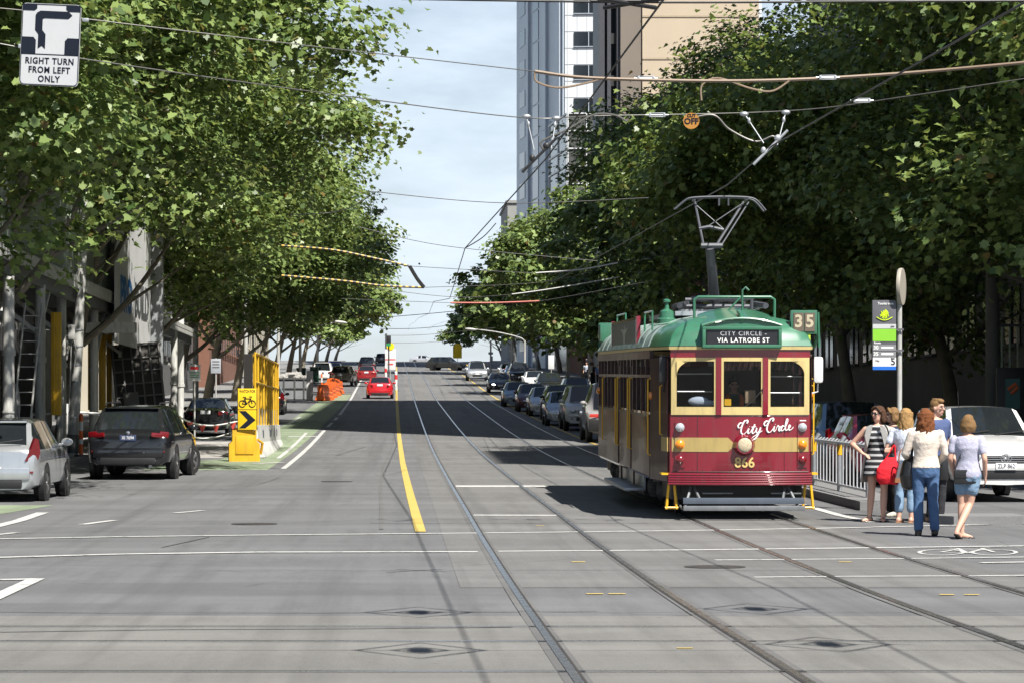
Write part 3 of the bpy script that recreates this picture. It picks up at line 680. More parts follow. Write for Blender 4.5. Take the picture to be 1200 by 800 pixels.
for x0, x1, k in WX:
    fr = MB()
    fbox(fr, x0, x1, 1.60, 1.72, -.05, .015); fbox(fr, x0, x1, 2.41, 2.465, -.05, .015)
    wl = .07 if k != 'l' else .08; wr_ = .07 if k != 'r' else .08
    if k == 'c': wl = wr_ = .036
    if k == 'l': wr_ = .036
    if k == 'r': wl = .036
    fbox(fr, x0, x0+wl, 1.72, 2.41, -.05, .015, n=2); fbox(fr, x1-wr_, x1, 1.72, 2.41, -.05, .015, n=2)
    # arched outer corner
    if k != 'c':
        sgn = -1 if k == 'l' else 1; cx = (x0+wl) if k == 'l' else (x1-wr_)
        arc_ = [(cx-sgn*.24*(1-math.cos(i*math.pi/16)), 2.41-.21*(1-math.sin(i*math.pi/16))) for i in range(9)]
        fr.prism([(cx+sgn*.004, 2.414)]+arc_[::-1], 'Y', fy(cx-sgn*.08)-.014, fy(cx-sgn*.08)+.05)
    fr.build('front_window_frame', M_CREAM, tram)
m = MB()
for x0, x1, k in WX: fbox(m, x0+.04, x1-.04, 1.70, 2.44, -.035, -.025)
build_each(m, 'front_window', M_TGLASS, tram)
# gold band with pointed ends either side of the headlamp
for s_ in (-1, 1):
    m = MB()
    for i in range(10):
        xa = HF-.02-(HF-.02-.20)*i/10; xb = HF-.02-(HF-.02-.20)*(i+1)/10
        fbox(m, *sorted((s_*xa, s_*xb)), 1.04, 1.255, -.02, .006, n=1)
    for i in range(6):
        xa = .20-.018*i; xb = .20-.018*(i+1); h = .1075*(1-(i+.5)/6)
        fbox(m, *sorted((s_*xa-.0*s_, s_*xb)), 1.1475-h, 1.1475+h, -.02, .006, n=1)
    m.build('gold_band', M_TAN, tram)
m = MB()
m.lathe([(.165, fy(0)+.02), (.165, fy(0)-.03), (.14, fy(0)-.07), (.128, fy(0)-.12), (.115, fy(0)-.115)], 24, axis='Y', c=(.10-.06, 0, 1.145)); hs = m.build('headlight_housing', M_MAROON, tram)
m = MB(); m.ell((.04, fy(0)-.11, 1.145), (.112, .035, .112), 20, 10); m.build('headlight', mat('ribbed_lamp_glass', (.50, .42, .28), .12, coat=1, var=.45, scale=30), tram)
for s_ in (-1, 1):
    x = s_*.93+.01
    pn = MB(); fbox(pn, x-.075, x+.075, .80, 1.50, -.01, .018, n=2); pn.build('lamp_panel', M_MAROON, tram)
    gp_ = MB(); fbox(gp_, x-.074, x+.074, 1.041, 1.254, .017, .022, n=2); gp_.build('lamp_panel_band', M_TAN, tram)
    for z, mm, nm, r_ in ((1.41, M_LENS, 'marker_light', .055), (1.15, M_ORL, 'indicator_light', .058), (.915, M_REDL, 'tail_light', .055)):
        l_ = MB(); y0 = fy(x)-.018; l_.lathe([(r_+.012, y0), (r_+.012, y0-.02), (r_, y0-.025), (r_*.9, y0-.05), (r_*.4, y0-.07)], 16, axis='Y', c=(x, 0, z)); l_.build(nm, mm, tram)
text('866', .215, 'fleet_number', M_GOLD, Matrix.Translation((.05, fy(.05)-.012, .872)) @ FRONT, tram, .004, .004, sx=.95)
# script lettering drawn as tapered strokes
STR = [
 [(0.62, 2.05), (.85, 2.25), (.72, 2.5), (.35, 2.45), (.05, 2.1), (.1, 1.75), (.4, 1.75), (.8, 2.2), (1.1, 2.75), (1.45, 2.95), (1.6, 2.7), (1.45, 2.4)],
 [(1.5, 2.75), (1.15, 2.85), (.75, 2.2), (.5, 1.3), (.6, .75), (1.0, .65), (1.45, 1.05)],
 [(1.45, 1.05), (1.75, 1.55), (1.6, .95), (1.75, .7), (2.05, .95)], [(1.9, 1.85), (1.95, 1.92)],
 [(2.05, .95), (2.5, 1.8), (2.75, 2.2), (2.4, 1.3), (2.3, .85), (2.5, .7), (2.8, 1.0)], [(2.2, 1.75), (2.95, 1.8)],
 [(2.8, 1.0), (3.05, 1.6), (2.95, 1.0), (3.15, .75), (3.5, 1.2), (3.7, 1.65), (3.4, .8), (2.9, -.1), (2.45, -.35), (2.35, 0), (2.9, .4), (3.6, .85), (3.95, 1.1)],
 [(4.75, 2.2), (4.98, 2.42), (4.85, 2.65), (4.5, 2.55), (4.25, 2.2), (4.35, 1.9), (4.65, 1.95), (5.0, 2.4), (5.3, 2.9), (5.65, 3.1), (5.8, 2.85), (5.65, 2.55)],
 [(5.7, 2.9), (5.35, 2.95), (4.95, 2.3), (4.7, 1.4), (4.85, .85), (5.25, .78), (5.65, 1.2)],
 [(5.65, 1.2), (5.95, 1.7), (5.8, 1.1), (5.95, .85), (6.2, 1.15)], [(6.1, 2.0), (6.15, 2.07)],
 [(6.2, 1.15), (6.5, 1.8), (6.62, 1.6), (6.85, 1.65), (6.65, 1.1), (6.8, .88), (7.1, 1.2)],
 [(7.55, 1.6), (7.4, 1.75), (7.15, 1.5), (7.05, 1.1), (7.25, .9), (7.6, 1.2)],
 [(7.6, 1.2), (8.1, 2.2), (8.2, 2.75), (7.98, 2.7), (7.75, 1.7), (7.75, 1.1), (7.95, .95), (8.2, 1.2)],
 [(8.2, 1.2), (8.6, 1.5), (8.6, 1.78), (8.4, 1.7), (8.28, 1.2), (8.45, .95), (8.9, 1.2), (9.1, 1.5)]]
m = MB()
for st_ in STR:
    P = crv([(p[0], 0, p[1]) for p in st_], 5)
    pts = []
    for p in P:
        x = -.055+p.x*.094; z = 1.245+p.z*.092+p.x*.004; pts.append((x, fy(x)-.012, z))
    rr = []
    for i in range(len(P)):
        d = (P[min(i+1, len(P)-1)]-P[max(i-1, 0)]); rr.append(.0055+(.0075 if d.z < -.12*abs(d.x)-.01 else 0))
    m.tube(pts, rr, 6)
m.build('script_lettering', M_WHITE, tram)
m = MB(); fbox(m, .90, 1.0, 1.505, 1.52, -.01, .01, n=1); m.build('small_lettering', M_WHITE, tram)
m = MB()
for x in (-.66, .66):
    m.tube([(x, fy(x)-.001, .72), (x, fy(x)-.001, 1.59)], .004, 4)
for z in (.735, 1.585): m.tube([(x, fy(x)-.002, z) for x in [-HF+.02+(2*HF-.04)*i/14 for i in range(15)]], .007, 6)
build_each(m, 'panel_seam', M_DKMAR, tram)
m = MB()
for i in range(15):
    x = -HF+.05+(2*HF-.1)*i/14
    m.ell((x, fy(x)-.002, .765), (.009, .006, .009), 6, 4)
m.build('rivet', M_MAROON, tram)
# interior, bulkhead and driver's desk
m = MB(); m.box((0, TL/2, .62), (2.2, TL-.6, .05)); m.box((0, 1.75, 1.45), (2.1, .04, 1.65)); m.box((0, .38, 1.35), (1.7, .3, .60), 0, .03); m.box((0, TL-1.6, 1.5), (2.1, .04, 1.7)); m.box((0, TL/2, 2.5), (2.3, TL-.8, .03))
for y in range(3, 12): m.box((0, y+.3, 1.05), (1.9, .42, .08), 0); m.box((0, y+.5, 1.35), (1.9, .06, .5), 0)
m.build('interior', M_INT, tram)
m = MB(); m.ell((-.62, .12, 1.80), (.16, .07, .08), 12, 8); m.ell((-.48, .12, 1.77), (.12, .06, .05)); m.build('folded_cloth', mat('pale_blue_cloth', (.5, .6, .75), .8, bump=.4), tram)
m = MB(); m.box((.17, .16, 1.87), (.16, .12, .20), 0, .01); m.build('ticket_box', mat('card_tan', (.4, .3, .2), .7), tram)
m = MB(); m.box((-.20, -.11, 1.79), (.10, .006, .10)); m.build('yellow_sticker', mat('yellow_sticker', (.85, .50, .02), .5), tram)
m = MB(); m.tube([(.33, -.165, 2.0), (.18, -.165, 1.82), (.02, -.165, 1.70)], .010, 6); m.tube([(.33, -.165, 1.99), (.30, -.165, 1.9), (.30, -.165, 1.72)], .006, 6); m.build('wiper', M_BLACK, tram)
m = MB()
for x0, x1, z in ((-.95, -.42, 1.95), (.45, .98, 1.93), (.45, .98, 2.18), (-.95, -.42, 2.22)): m.tube([(x0, .06, z), (x1, .06, z)], .012, 6)
build_each(m, 'window_bar', M_STEEL, tram)
# cream cornice line and roof
m = MB(); m.loft([ring(2.585, -.02), ring(2.63, -.025), ring(2.64, .05)], cap=False); m.build('cornice', M_CREAM, tram)
def rring(f, z):      # roof ring: shrinks towards the ridge
    p = []
    for q in ring(z, 0):
        x, y = q[0], q[1]
        cx = x*f; cy = y
        if y < 1.3: cy = 1.35-(1.35-y)*(.25+.75*f)
        if y > TL-1.3: cy = TL-1.35+(y-TL+1.35)*(.25+.75*f)
        p.append((cx, cy, z))
    return p
prof = [(1.02, 2.64), (1.0, 2.70), (.965, 2.80), (.90, 2.90), (.80, 2.985), (.66, 3.05), (.45, 3.10), (.2, 3.12), (.02, 3.125)]
m = MB(); n0 = 21
rings_ = [rring(f, z) for f, z in prof]
m.loft(rings_, cap=True)
# green cab ends, pale middle
for i, f in enumerate(m.f):
    ym = sum(m.v[k][1] for k in f)/len(f); m.m[i] = 0 if (ym < 1.34 or ym > TL-1.34) else 1
m.build('roof', [M_GREENP, M_ROOF], tram)
m = MB()
for y in [1.5+i*1.1 for i in range(11)]:
    m.tube([(HWD*f*s_, y, z+.012) for s_ in (1,) for f, z in prof]+[(-HWD*f, y, z+.012) for f, z in prof[::-1]], .008, 6)
build_each(m, 'roof_rib', M_ROOF, tram)
# destination box
m = MB()
n = 10; arc = lambda x: 2.895+.115*(1-(x/.62)**2)
xs_ = [-.6+1.2*i/n for i in range(n+1)]
front = [(x, -.20, arc(x)+.03) for x in xs_]; back = [(x*.92, .95, arc(x)+.23) for x in xs_]
m.add(front+back+[(-.6, -.20, 2.60), (.6, -.20, 2.60), (.6, .2, 2.60), (-.6, .2, 2.60)],
      [(i, i+1, n+2+i, n+1+i) for i in range(n)]+[tuple(range(n+1))+(2*n+3, 2*n+2), (0, n+1, 2*n+5, 2*n+2), (n, 2*n+3, 2*n+4, 2*n+1), (2*n+2, 2*n+3, 2*n+4, 2*n+5)])
m.box((0, -.225, 2.635), (1.2, .05, .05), 0, .01); m.box((0, -.225, 2.905), (1.2, .05, .05), 0, .01)
for s_ in (-1, 1): m.box((s_*.575, -.225, 2.77), (.05, .05, .24), 0, .01)
m.tube([(x, -.22, arc(x)+.04) for x in xs_], .022, 6); m.tube([(.0, -.23, 3.02), (0, -.1, 3.09), (0, .3, 3.17)], .03, 6)
m.build('destination_box', M_GREENP, tram)
m = MB(); m.box((0, -.215, 2.77), (1.06, .02, .215)); db = m.build('destination_blind', mat('blind_black', (.018, .018, .022), .35), tram)
text('CITY CIRCLE -', .098, 'destination_text', mat('grey_lettering', (.42, .43, .45), .6), Matrix.Translation((0.02, -.228, 2.822)) @ FRONT, db, .002, .0005, sx=1.0, spacing=1.15)
text('VIA LATROBE ST', .098, 'destination_text', M_WHITE, Matrix.Translation((0.02, -.228, 2.722)) @ FRONT, db, .002, .0015, sx=.94, spacing=1.18)
# route number box
m = MB(); m.box((.98, .12, 3.00), (.40, .10, .36), 0, .012); m.tube([(1.12, .12, 2.95), (1.2, .16, 2.8), (1.16, .3, 2.62)], .03, 8); m.tube([(1.20, .12, 3.15), (1.22, .14, 2.62)], .02, 6); rb = m.build('route_number_box', M_GREENP, tram)
m = MB()
for x in (.895, 1.065): m.box((x, .062, 3.0), (.155, .012, .28))
rp_ = m.build('route_blind', mat('route_blind_brown', (.12, .095, .07), .5), tram)
for x, c in ((.895, '3'), (1.065, '5')): text(c, .26, 'route_digit', mat('cream_lettering', (.45, .39, .27), .5), Matrix.Translation((x, .054, 3.005)) @ FRONT, rp_, .002, .008)
m = MB(); m.box((1.02, .1, 2.76), (.12, .03, .13)); m.build('route_tag', mat('lime_tag', (.45, .62, .05), .5), tram)
# second box and advertisement on the far end of the roof
m = MB(); m.box((-1.03, 12.7, 3.0), (.42, .10, .40), 0, .012); m.box((-1.05, 12.55, 3.0), (.36, .25, .34), 0, .01); m.tube([(-1.2, 12.7, 3.2), (-1.24, 12.7, 2.6)], .02, 6); m.build('rear_number_box', M_GREENP, tram)
m = MB(); m.box((-1.20, 6.8, 2.86), (.05, 5.4, .52)); m.build('roof_advert', mat('advert_grey', (.14, .15, .14), .5, var=.25), tram)
m = MB()
for y in (4.1, 9.5): m.box((-1.20, y, 2.87), (.07, .10, .60), 0, .01)
m.box((-1.20, 6.8, 3.13), (.06, 5.4, .045)); m.build('advert_frame', M_MAROON, tram)
m = MB(); m.prism([(5.9, 3.0), (6.5, 2.97), (6.55, 3.06), (6.7, 2.97), (7.4, 3.0), (6.85, 2.9), (6.75, 2.72), (6.5, 2.72), (6.45, 2.9)], 'X', -1.232, -1.226); m.build('advert_emblem', mat('advert_pale', (.4, .4, .36), .5), tram)
# mirrors
for x, y, w in ((-1.14, .22, .17), (1.20, .1, .15)):
    m = MB(); m.at((x, y, 2.28)); m.box((0, 0, 0), (w, .10, .40), 0, .05); m.tube([(0, .03, -.2), (-.0, .05, -.33), (-.1 if x > 0 else .08, .05, -.36)], .014, 6); m.build('wing_mirror', M_BLACK if x < 0 else mat('mirror_white', (.7, .7, .7), .3), tram)
# roof rails, gong and steps
m = MB()
m.tube([(-.62, .75, 3.03), (-.62, .75, 3.36), (-.56, .75, 3.40), (.56, .75, 3.40), (.62, .75, 3.36), (.62, .75, 3.03)], .022, 8)
m.tube([(.12, .72, 3.1), (.12, .72, 3.50), (.17, .72, 3.55), (.22, .72, 3.5)], .016, 8); m.tube([(.1, .72, 3.4), (-.15, .72, 3.14)], .014, 6)
m.tube([(-1.16, 1.5, 2.98), (-.62, 1.5, 3.05), (-.62, 1.5, 2.98)], .016, 6); m.tube([(-1.1, 4.0, 2.85), (-1.1, 4.0, 3.22), (-1.1, 2.6, 3.22), (-1.1, 2.6, 2.9)], .016, 6); m.tube([(-1.05, 8.5, 2.85), (-1.05, 8.5, 3.3), (-1.05, 10.5, 3.3), (-1.05, 10.5, 2.85)], .016, 6)
m.build('roof_rail', M_GREENP, tram)
m = MB(); m.lathe([(.15, 3.0), (.15, 3.08), (.12, 3.10), (.11, 3.2), (.04, 3.24), (.025, 3.34), (.06, 3.35), (.06, 3.38), (.02, 3.40)], 14, c=(-.93, 1.95, 0)); m.build('lightning_arrester', M_GREENP, tram)
m = MB(); m.box((-.15, 4.2, 3.17), (1.3, 4.6, .07)); m.box((0, 3.1, 3.22), (1.25, .12, .08)); m.build('roof_deck', M_STEEL, tram)
# pantograph
pg = bpy.data.objects.new('pantograph', None); COL.objects.link(pg); pg.parent = tram
YP = 2.6
M_PANT = mat('pantograph_grey', (.065, .07, .08), .5, metal=.2, var=.2, scale=5)
m = MB()
for z, y, w in ((3.42, YP-.3, .50), (3.30, YP+.1, .62), (3.42, YP+.7, .50)): m.tube([(-w, y, z), (w, y, z)], .035, 8)
for x in (-.46, .46):
    m.tube([(x, YP-.3, 3.42), (x, YP-.3, 3.22)], .03, 8); m.tube([(x, YP+.7, 3.42), (x, YP+.7, 3.22)], .03, 8); m.tube([(x*1.5, YP-.3, 3.30), (x*1.2, YP+.2, 3.34), (x*1.5, YP+.7, 3.3)], .05, 8)
for i in range(6): m.tube([(-.4+i*.16, YP-.25, 3.40), (-.4+i*.16, YP+.6, 3.40)], .02, 6)
m.build('base_frame', M_PANT, pg)
m = MB(); m.tube([(-.05, YP+.4, 3.38), (-.22, YP-.55, 4.02), (-.26, YP-.75, 4.22)], [.085, .075, .07], 12); m.tube([(-.12, YP+.2, 3.42), (-.20, YP-.5, 3.9)], .02, 6); m.build('lower_arm', M_PANT, pg)
m = MB()
K = (-.26, YP-.75, 4.24); hy = YP-.2; hz = 5.02
for (x0, x1, rr) in ((-.36, -.44, .022), (-.16, .34, .022), (-.08, .42, .014)):
    m.tube([(x0, K[1], K[2]), (x1, hy, hz-.06)], rr, 8)
m.tube([(-.40, K[1], K[2]), (-.06, K[1], K[2])], .045, 8)
m.tube([(-.41, YP-.55, 4.52), (-.25, YP-.55, 4.55), (-.02, YP-.55, 4.50)], .028, 8)
m.tube([(-.42, hy-.1, 4.9), (-.02, YP-.5, 4.52)], .010, 6); m.tube([(.34, hy-.1, 4.95), (-.35, YP-.5, 4.5)], .010, 6)
m.build('upper_arm', M_PANT, pg)
m = MB()
for dy in (-.13, .13):
    m.tube(crv([(-.76, hy+dy, hz-.17), (-.62, hy+dy, hz-.05), (-.52, hy+dy, hz+.0), (-.2, hy+dy, hz+.02), (.2, hy+dy, hz+.02), (.45, hy+dy, hz+.0), (.56, hy+dy, hz-.06), (.68, hy+dy, hz-.20)], 4), .016, 8)
m.tube([(-.46, hy-.13, hz-.03), (-.46, hy+.13, hz-.03)], .02, 6); m.tube([(.38, hy-.13, hz-.02), (.38, hy+.13, hz-.02)], .02, 6)
for x in (-.07, .08): m.tube([(x, hy-.13, hz), (x, hy-.13, hz-.12)], .018, 6)
m.build('collector_head', M_PANT, pg)
# underframe, lifeguard, bogies
m = MB(); m.box((0, TL/2, .42), (2.0, TL-.8, .25)); m.box((0, 6.2, .40), (2.2, 4.2, .40)); m.box((0, .55, .46), (1.7, .5, .16))
m.build('underframe', M_DSTEEL, tram)
m = MB()
m.box((0.03, -.28, .19), (1.84, .05, .075), 0, .01); m.box((0.03, -.24, .30), (1.84, .04, .095), 1, .01)
for s_ in (-1, 1): m.tube([(s_*.86, -.25, .20), (s_*.72, .1, .55)], .022, 6); m.tube([(s_*.62, -.22, .3), (s_*.70, .1, .52)], .022, 6); m.tube([(s_*.9, -.2, .18), (s_*.9, .5, .25)], .02, 6)
for x in (-.34, .7): m.box((x, -.02, .405), (.46, .03, .02), 0)
m.build('lifeguard', [mat('dull_bar_steel', (.20, .21, .22), .5, metal=.5, var=.25, scale=6, streak=.3), mat('blue_grey_steel', (.10, .12, .15), .4, metal=.3)], tram)
for y in (2.1, 3.7, 10.3, 11.9):
    for s_ in (-1, 1):
        m = MB(); x = s_*.72
        m.lathe([(.02, x-.06), (.36, x-.06), (.36, x+.02), (.30, x+.03), (.28, x+.055), (.05, x+.06)], 24, axis='X', c=(0, y, .36)); m.build('wheel', M_DSTEEL, tram)
for y in (2.9, 11.1):
    for s_ in (-1, 1):
        m = MB(); m.box((s_*.95, y, .36), (.12, 2.2, .22), 0, .03); m.ell((s_*.98, y-.8, .36), (.1, .17, .17)); m.ell((s_*.98, y+.8, .36), (.1, .17, .17))
        for k in range(5): m.lathe([(.09, .22+k*.05), (.1, .24+k*.05), (.09, .26+k*.05)], 10, c=(s_*1.0, y, 0))
        m.build('bogie_frame', M_DSTEEL, tram)
# ---------------------------------------------------------------- people
M_SKIN = mat('skin', (.56, .33, .24), .55, var=.08, scale=9)
M_LIP = mat('lips', (.40, .13, .12), .5)
M_EYE = mat('eye_dark', (.03, .02, .02), .3)
def remesh(mb, name, m, parent, vox=.011, sm=3, pick=None, wr=0):
    o = mb.build(name, m, None, False)
    r = o.modifiers.new('r', 'REMESH'); r.mode = 'VOXEL'; r.voxel_size = vox; r.use_smooth_shade = True
    s_ = o.modifiers.new('s', 'SMOOTH'); s_.factor = .5; s_.iterations = sm
    bpy.context.view_layer.update()
    me = bpy.data.meshes.new_from_object(o.evaluated_get(bpy.context.evaluated_depsgraph_get())); old = o.data
    o.modifiers.clear(); o.data = me; me.name = name; bpy.data.meshes.remove(old)
    if wr:
        nn = [v.normal.copy() for v in me.vertices]
        for v, q in zip(me.vertices, nn):
            p = v.co; a = mnoise.noise((p.x*6, p.y*6, p.z*11+p.x*5)); b_ = 1-abs(mnoise.noise((p.x*8+5, p.y*8, p.z*15-p.x*9)))*2
            v.co = p+q*(a*.010+max(0, b_)*.004)*wr
    me.materials.clear()
    for q in (m if isinstance(m, (list, tuple)) else [m]): me.materials.append(q)
    if pick:
        for p in me.polygons: p.material_index = pick(p.center)
    me.polygons.foreach_set('use_smooth', [True]*len(me.polygons))
    o.parent = parent
    return o
def ering(c, rx, ry, n=18, tilt=0, yaw=0):
    out = []
    for i in range(n):
        a = 2*math.pi*i/n; x, y = rx*math.cos(a), ry*math.sin(a)
        x, y = x*math.cos(yaw)-y*math.sin(yaw), x*math.sin(yaw)+y*math.cos(yaw)
        out.append((c[0]+x, c[1]+y, c[2]+tilt*y))
    return out
def capsule(mb, a, b, ra, rb, mid=None, n=10):
    a, b = Vector(a), Vector(b); d = (b-a); L_ = d.length or 1e-6; u = d/L_
    P = [a-u*ra*.9, a-u*ra*.55, a, a+d*.35, b-d*.3, b, b+u*rb*.55, b+u*rb*.9]; rm = mid if mid else (ra*.6+rb*.4)
    mb.tube(P, [ra*.3, ra*.8, ra, rm, (rm+rb)/2, rb, rb*.8, rb*.3], n)
def hand(mb, wrist, d, palm_n, s=1.0, curl=.5):
    d = Vector(d).normalized(); pn = Vector(palm_n); pn = (pn-d*pn.dot(d)).normalized(); sd = d.cross(pn).normalized(); w = Vector(wrist)
    for k in (-.028, -.01, .01, .028): capsule(mb, w+sd*k*.6*s, w+(d*.085+sd*k)*s, .016*s, .014*s, n=8)
    for k, L_ in ((-.031, .062), (-.0105, .078), (.0105, .082), (.031, .07)):
        p0 = w+(d*.085+sd*k)*s; c1 = (d*math.cos(curl*.7)+pn*math.sin(curl*.7)); c2 = (d*math.cos(curl*1.7)+pn*math.sin(curl*1.7))
        p1 = p0+c1*L_*.5*s; p2 = p1+c2*L_*.5*s
        mb.tube([p0, p1, p2, p2+c2*.006], [.0098*s, .0092*s, .0085*s, .004*s], 8)
    t0 = w+(d*.03+sd*.03)*s; t1 = t0+(d*.035+sd*.03+pn*.012)*s; t2 = t1+(d*.03+sd*.008+pn*.015)*s
    mb.tube([t0, t1, t2], [.014*s, .0115*s, .009*s], 8)
def person(label, loc, yaw, h, pose=None, top=None, bottom=None, hair=None, shoes=None, skin=M_SKIN, female=True, sleeves='short', legs='long', lod=0, group=None, vox=.011, sunglasses=False, name='person', seat=False):
    """figure facing -Y before yaw; x is the viewer's right"""
    s = h/1.75
    root = thing(name, label, 'person', loc, yaw, group)
    J = dict(hipL=(-.09, 0, .92), hipR=(.09, 0, .92), kneeL=(-.095, -.02, .50), kneeR=(.095, -.02, .50), ankL=(-.10, .02, .085), ankR=(.10, .02, .085),
             shL=(-.185 if female else -.205, 0, 1.40), shR=(.185 if female else .205, 0, 1.40), elL=(-.25, .03, 1.12), elR=(.25, .03, 1.12), haL=(-.26, -.06, .88), haR=(.26, -.06, .88),
             toeL=(0, -1, 0), toeR=(0, -1, 0), head=(0, -.015, 1.63), headyaw=0, palmL=(1, 0, 0), palmR=(-1, 0, 0), hdL=None, hdR=None)
    J.update(pose or {})
    V = {k: (Vector(v)*s if isinstance(v, tuple) and not k.startswith(('toe', 'palm', 'hd')) else v) for k, v in J.items()}
    k_ = 1.0 if female else 1.08
    def torso(mb, e, z0, z1):
        prof = [(.80, .12, .10), (.86, .165, .118), (.94, .178, .125), (1.02, .160, .112), (1.10, .142, .102), (1.20, .150, .108), (1.28, .166, .122), (1.36, .175, .112), (1.42, .165, .095), (1.455, .11, .08), (1.48, .07, .066)] if female else \
               [(.80, .12, .10), (.86, .160, .115), (.94, .168, .12), (1.02, .162, .112), (1.10, .160, .11), (1.20, .172, .118), (1.28, .19, .125), (1.36, .20, .118), (1.42, .185, .10), (1.455, .12, .085), (1.48, .075, .07)]
        rs = [ering((0, .008 if z < 1.0 else 0, z*s), (rx+e)*s, (ry+e)*s) for z, rx, ry in prof if z0 <= z <= z1]
        mb.loft(rs)
        if female and z1 > 1.3:
            for q in (-1, 1): mb.ell((q*.075*s, -.085*s, 1.285*s), ((.068+e)*s, (.055+e)*s, (.065+e)*s), 12, 8)
        if z0 < .81:
            for q in (-1, 1): mb.ell((q*.07*s, .052*s, .89*s), ((.085+e*.5)*s, (.072+e*.5)*s, (.09+e*.5)*s), 12, 8)
    def leg(mb, q, e, f0=0, f1=1.0):
        H_, K_, A_ = V['hip'+q], V['knee'+q], V['ank'+q]
        top_ = H_; 
        capsule(mb, H_, K_, (.088+e)*s, (.056+e)*s, (.076+e)*s, 12) if f1 > .5 else capsule(mb, H_, H_.lerp(K_, f1*2), (.088+e)*s, (.078+e)*s, None, 12)
        if f1 > .5: capsule(mb, K_, K_.lerp(A_, (f1-.5)*2), (.053+e)*s, ((.036+e) if f1 >= 1 else (.05+e))*s, (.056+e)*s, 12)
    def arm(mb, q, e, f1=1.0):
        Sh, E_, H_ = V['sh'+q], V['el'+q], V['ha'+q]
        ku = 1.0 if female else 1.15
        if f1 <= .5: capsule(mb, Sh, Sh.lerp(E_, f1*2), (.056*ku+e)*s, (.048*ku+e)*s, None, 10)
        else:
            capsule(mb, Sh, E_, (.054*ku+e)*s, (.040*ku+e)*s, (.048*ku+e)*s, 10); capsule(mb, E_, E_.lerp(H_, (f1-.5)*2), (.041*ku+e)*s, (.027*ku+e)*s, (.038*ku+e)*s, 10)
    mb = MB(); torso(mb, 0, .8, 1.5)
    capsule(mb, Vector((0, .01, 1.43))*s, V['head']+Vector((0, .02, -.06))*s, .055*s*k_, .05*s*k_)
    for q in 'LR':
        leg(mb, q, 0); arm(mb, q, 0)
        d = V['hd'+q] or (V['ha'+q]-V['el'+q]); hand(mb, V['ha'+q], d, V['palm'+q], s*1.0)
        a = V['ank'+q]; t = Vector(V['toe'+q]).normalized(); mb.tube([a+t*-.055*s+Vector((0, 0, -.045*s)), a+t*.02*s+Vector((0, 0, -.04*s)), a+t*.11*s+Vector((0, 0, -.06*s)), a+t*.165*s+Vector((0, 0, -.068*s))], [.032*s, .040*s, .036*s, .016*s], 10)
        capsule(mb, a, a+Vector((0, 0, -.04))*s, .036*s, .035*s)
    hc = V['head']; hy = J['headyaw']; RH = Matrix.Rotation(hy, 4, 'Z')
    hx = Matrix.Translation(hc) @ RH
    mb.x = hx
    mb.ell((0, .012*s, .02*s), (.074*s, .092*s, .098*s), 18, 12); mb.ell((0, -.022*s, -.055*s), (.054*s, .062*s, .066*s), 14, 10); mb.ell((0, -.055*s, -.098*s), (.024*s, .022*s, .02*s))
    mb.tube([(0, -.078*s, .022*s), (0, -.102*s, -.022*s), (0, -.082*s, -.032*s)], [.010*s, .016*s, .011*s], 8)
    for q in (-1, 1): mb.ell((q*.076*s, .012*s, -.01*s), (.012*s, .022*s, .034*s)); mb.ell((q*.035*s, -.07*s, -.022*s), (.022*s, .018*s, .02*s))
    mb.ell((0, -.082*s, -.063*s), (.024*s, .012*s, .010*s)); mb.ell((0, -.075*s, .035*s), (.05*s, .018*s, .012*s))
    mb.at()
    hi = hx.inverted()
    def pick(c):
        p = hi @ Vector(c); p = p/s
        if p.y < -.055:
            if abs(abs(p.x)-.032) < .016 and abs(p.z-.008) < .009: return 2
            if abs(p.x) < .024 and abs(p.z+.064) < .008: return 1
        return 0
    remesh(mb, 'body', [skin, M_LIP, M_EYE], root, vox, 3, pick)
    if top:
        mb = MB(); torso(mb, .018, top[1] if len(top) > 1 else .94, 1.455)
        fs = {'short': .30, 'long': .97, 'none': 0}[sleeves]
        for q in 'LR':
            if fs: arm(mb, q, .016, fs)
        remesh(mb, top[2] if len(top) > 2 else 'shirt', top[0], root, .012, 2, None, .7 if vox < .02 else 0)
    if bottom:
        mb = MB(); torso(mb, .012, .8, 1.02)
        f = {'long': .97, 'short': .28, 'cropped': .85}[legs]
        for q in 'LR': leg(mb, q, .014 if legs == 'long' else .02, 0, f)
        remesh(mb, bottom[1] if len(bottom) > 1 else 'jeans', bottom[0], root, .012, 2, None, .7 if vox < .02 else 0)
    for q, sx in (('L', -1), ('R', 1)):
        if not shoes: break
        mb = MB(); a = V['ank'+q]; t = Vector(V['toe'+q]).normalized(); dz = Vector((0, 0, 1))
        if shoes[1] == 'sandal':
            mb.tube([a+t*-.085*s-dz*.078*s, a+t*.0*s-dz*.08*s, a+t*.1*s-dz*.08*s, a+t*.19*s-dz*.08*s], [(.03, .012), (.036, .013), (.046, .013), (.03, .01)], 10)
            mb.tube([a+t*.11*s-dz*.10*s+t.cross(dz)*.05, a+t*.11*s-dz*.022*s, a+t*.11*s-dz*.10*s-t.cross(dz)*.05], .014, 8)
        elif shoes[1] == 'boot':
            mb.tube([a+dz*.07*s, a, a-dz*.03*s], .052*s, 12); mb.tube([a+t*-.06*s-dz*.045*s, a+t*.03*s-dz*.04*s, a+t*.12*s-dz*.055*s, a+t*.20*s-dz*.06*s], [.042*s, .046*s, .042*s, .02*s], 10)
        else:
            mb.tube([a+t*-.07*s-dz*.045*s, a+t*.03*s-dz*.035*s, a+t*.12*s-dz*.053*s, a+t*.19*s-dz*.06*s], [.038*s, .045*s, .042*s, .02*s], 10)
        remesh(mb, 'shoe', shoes[0], root, .010, 2)
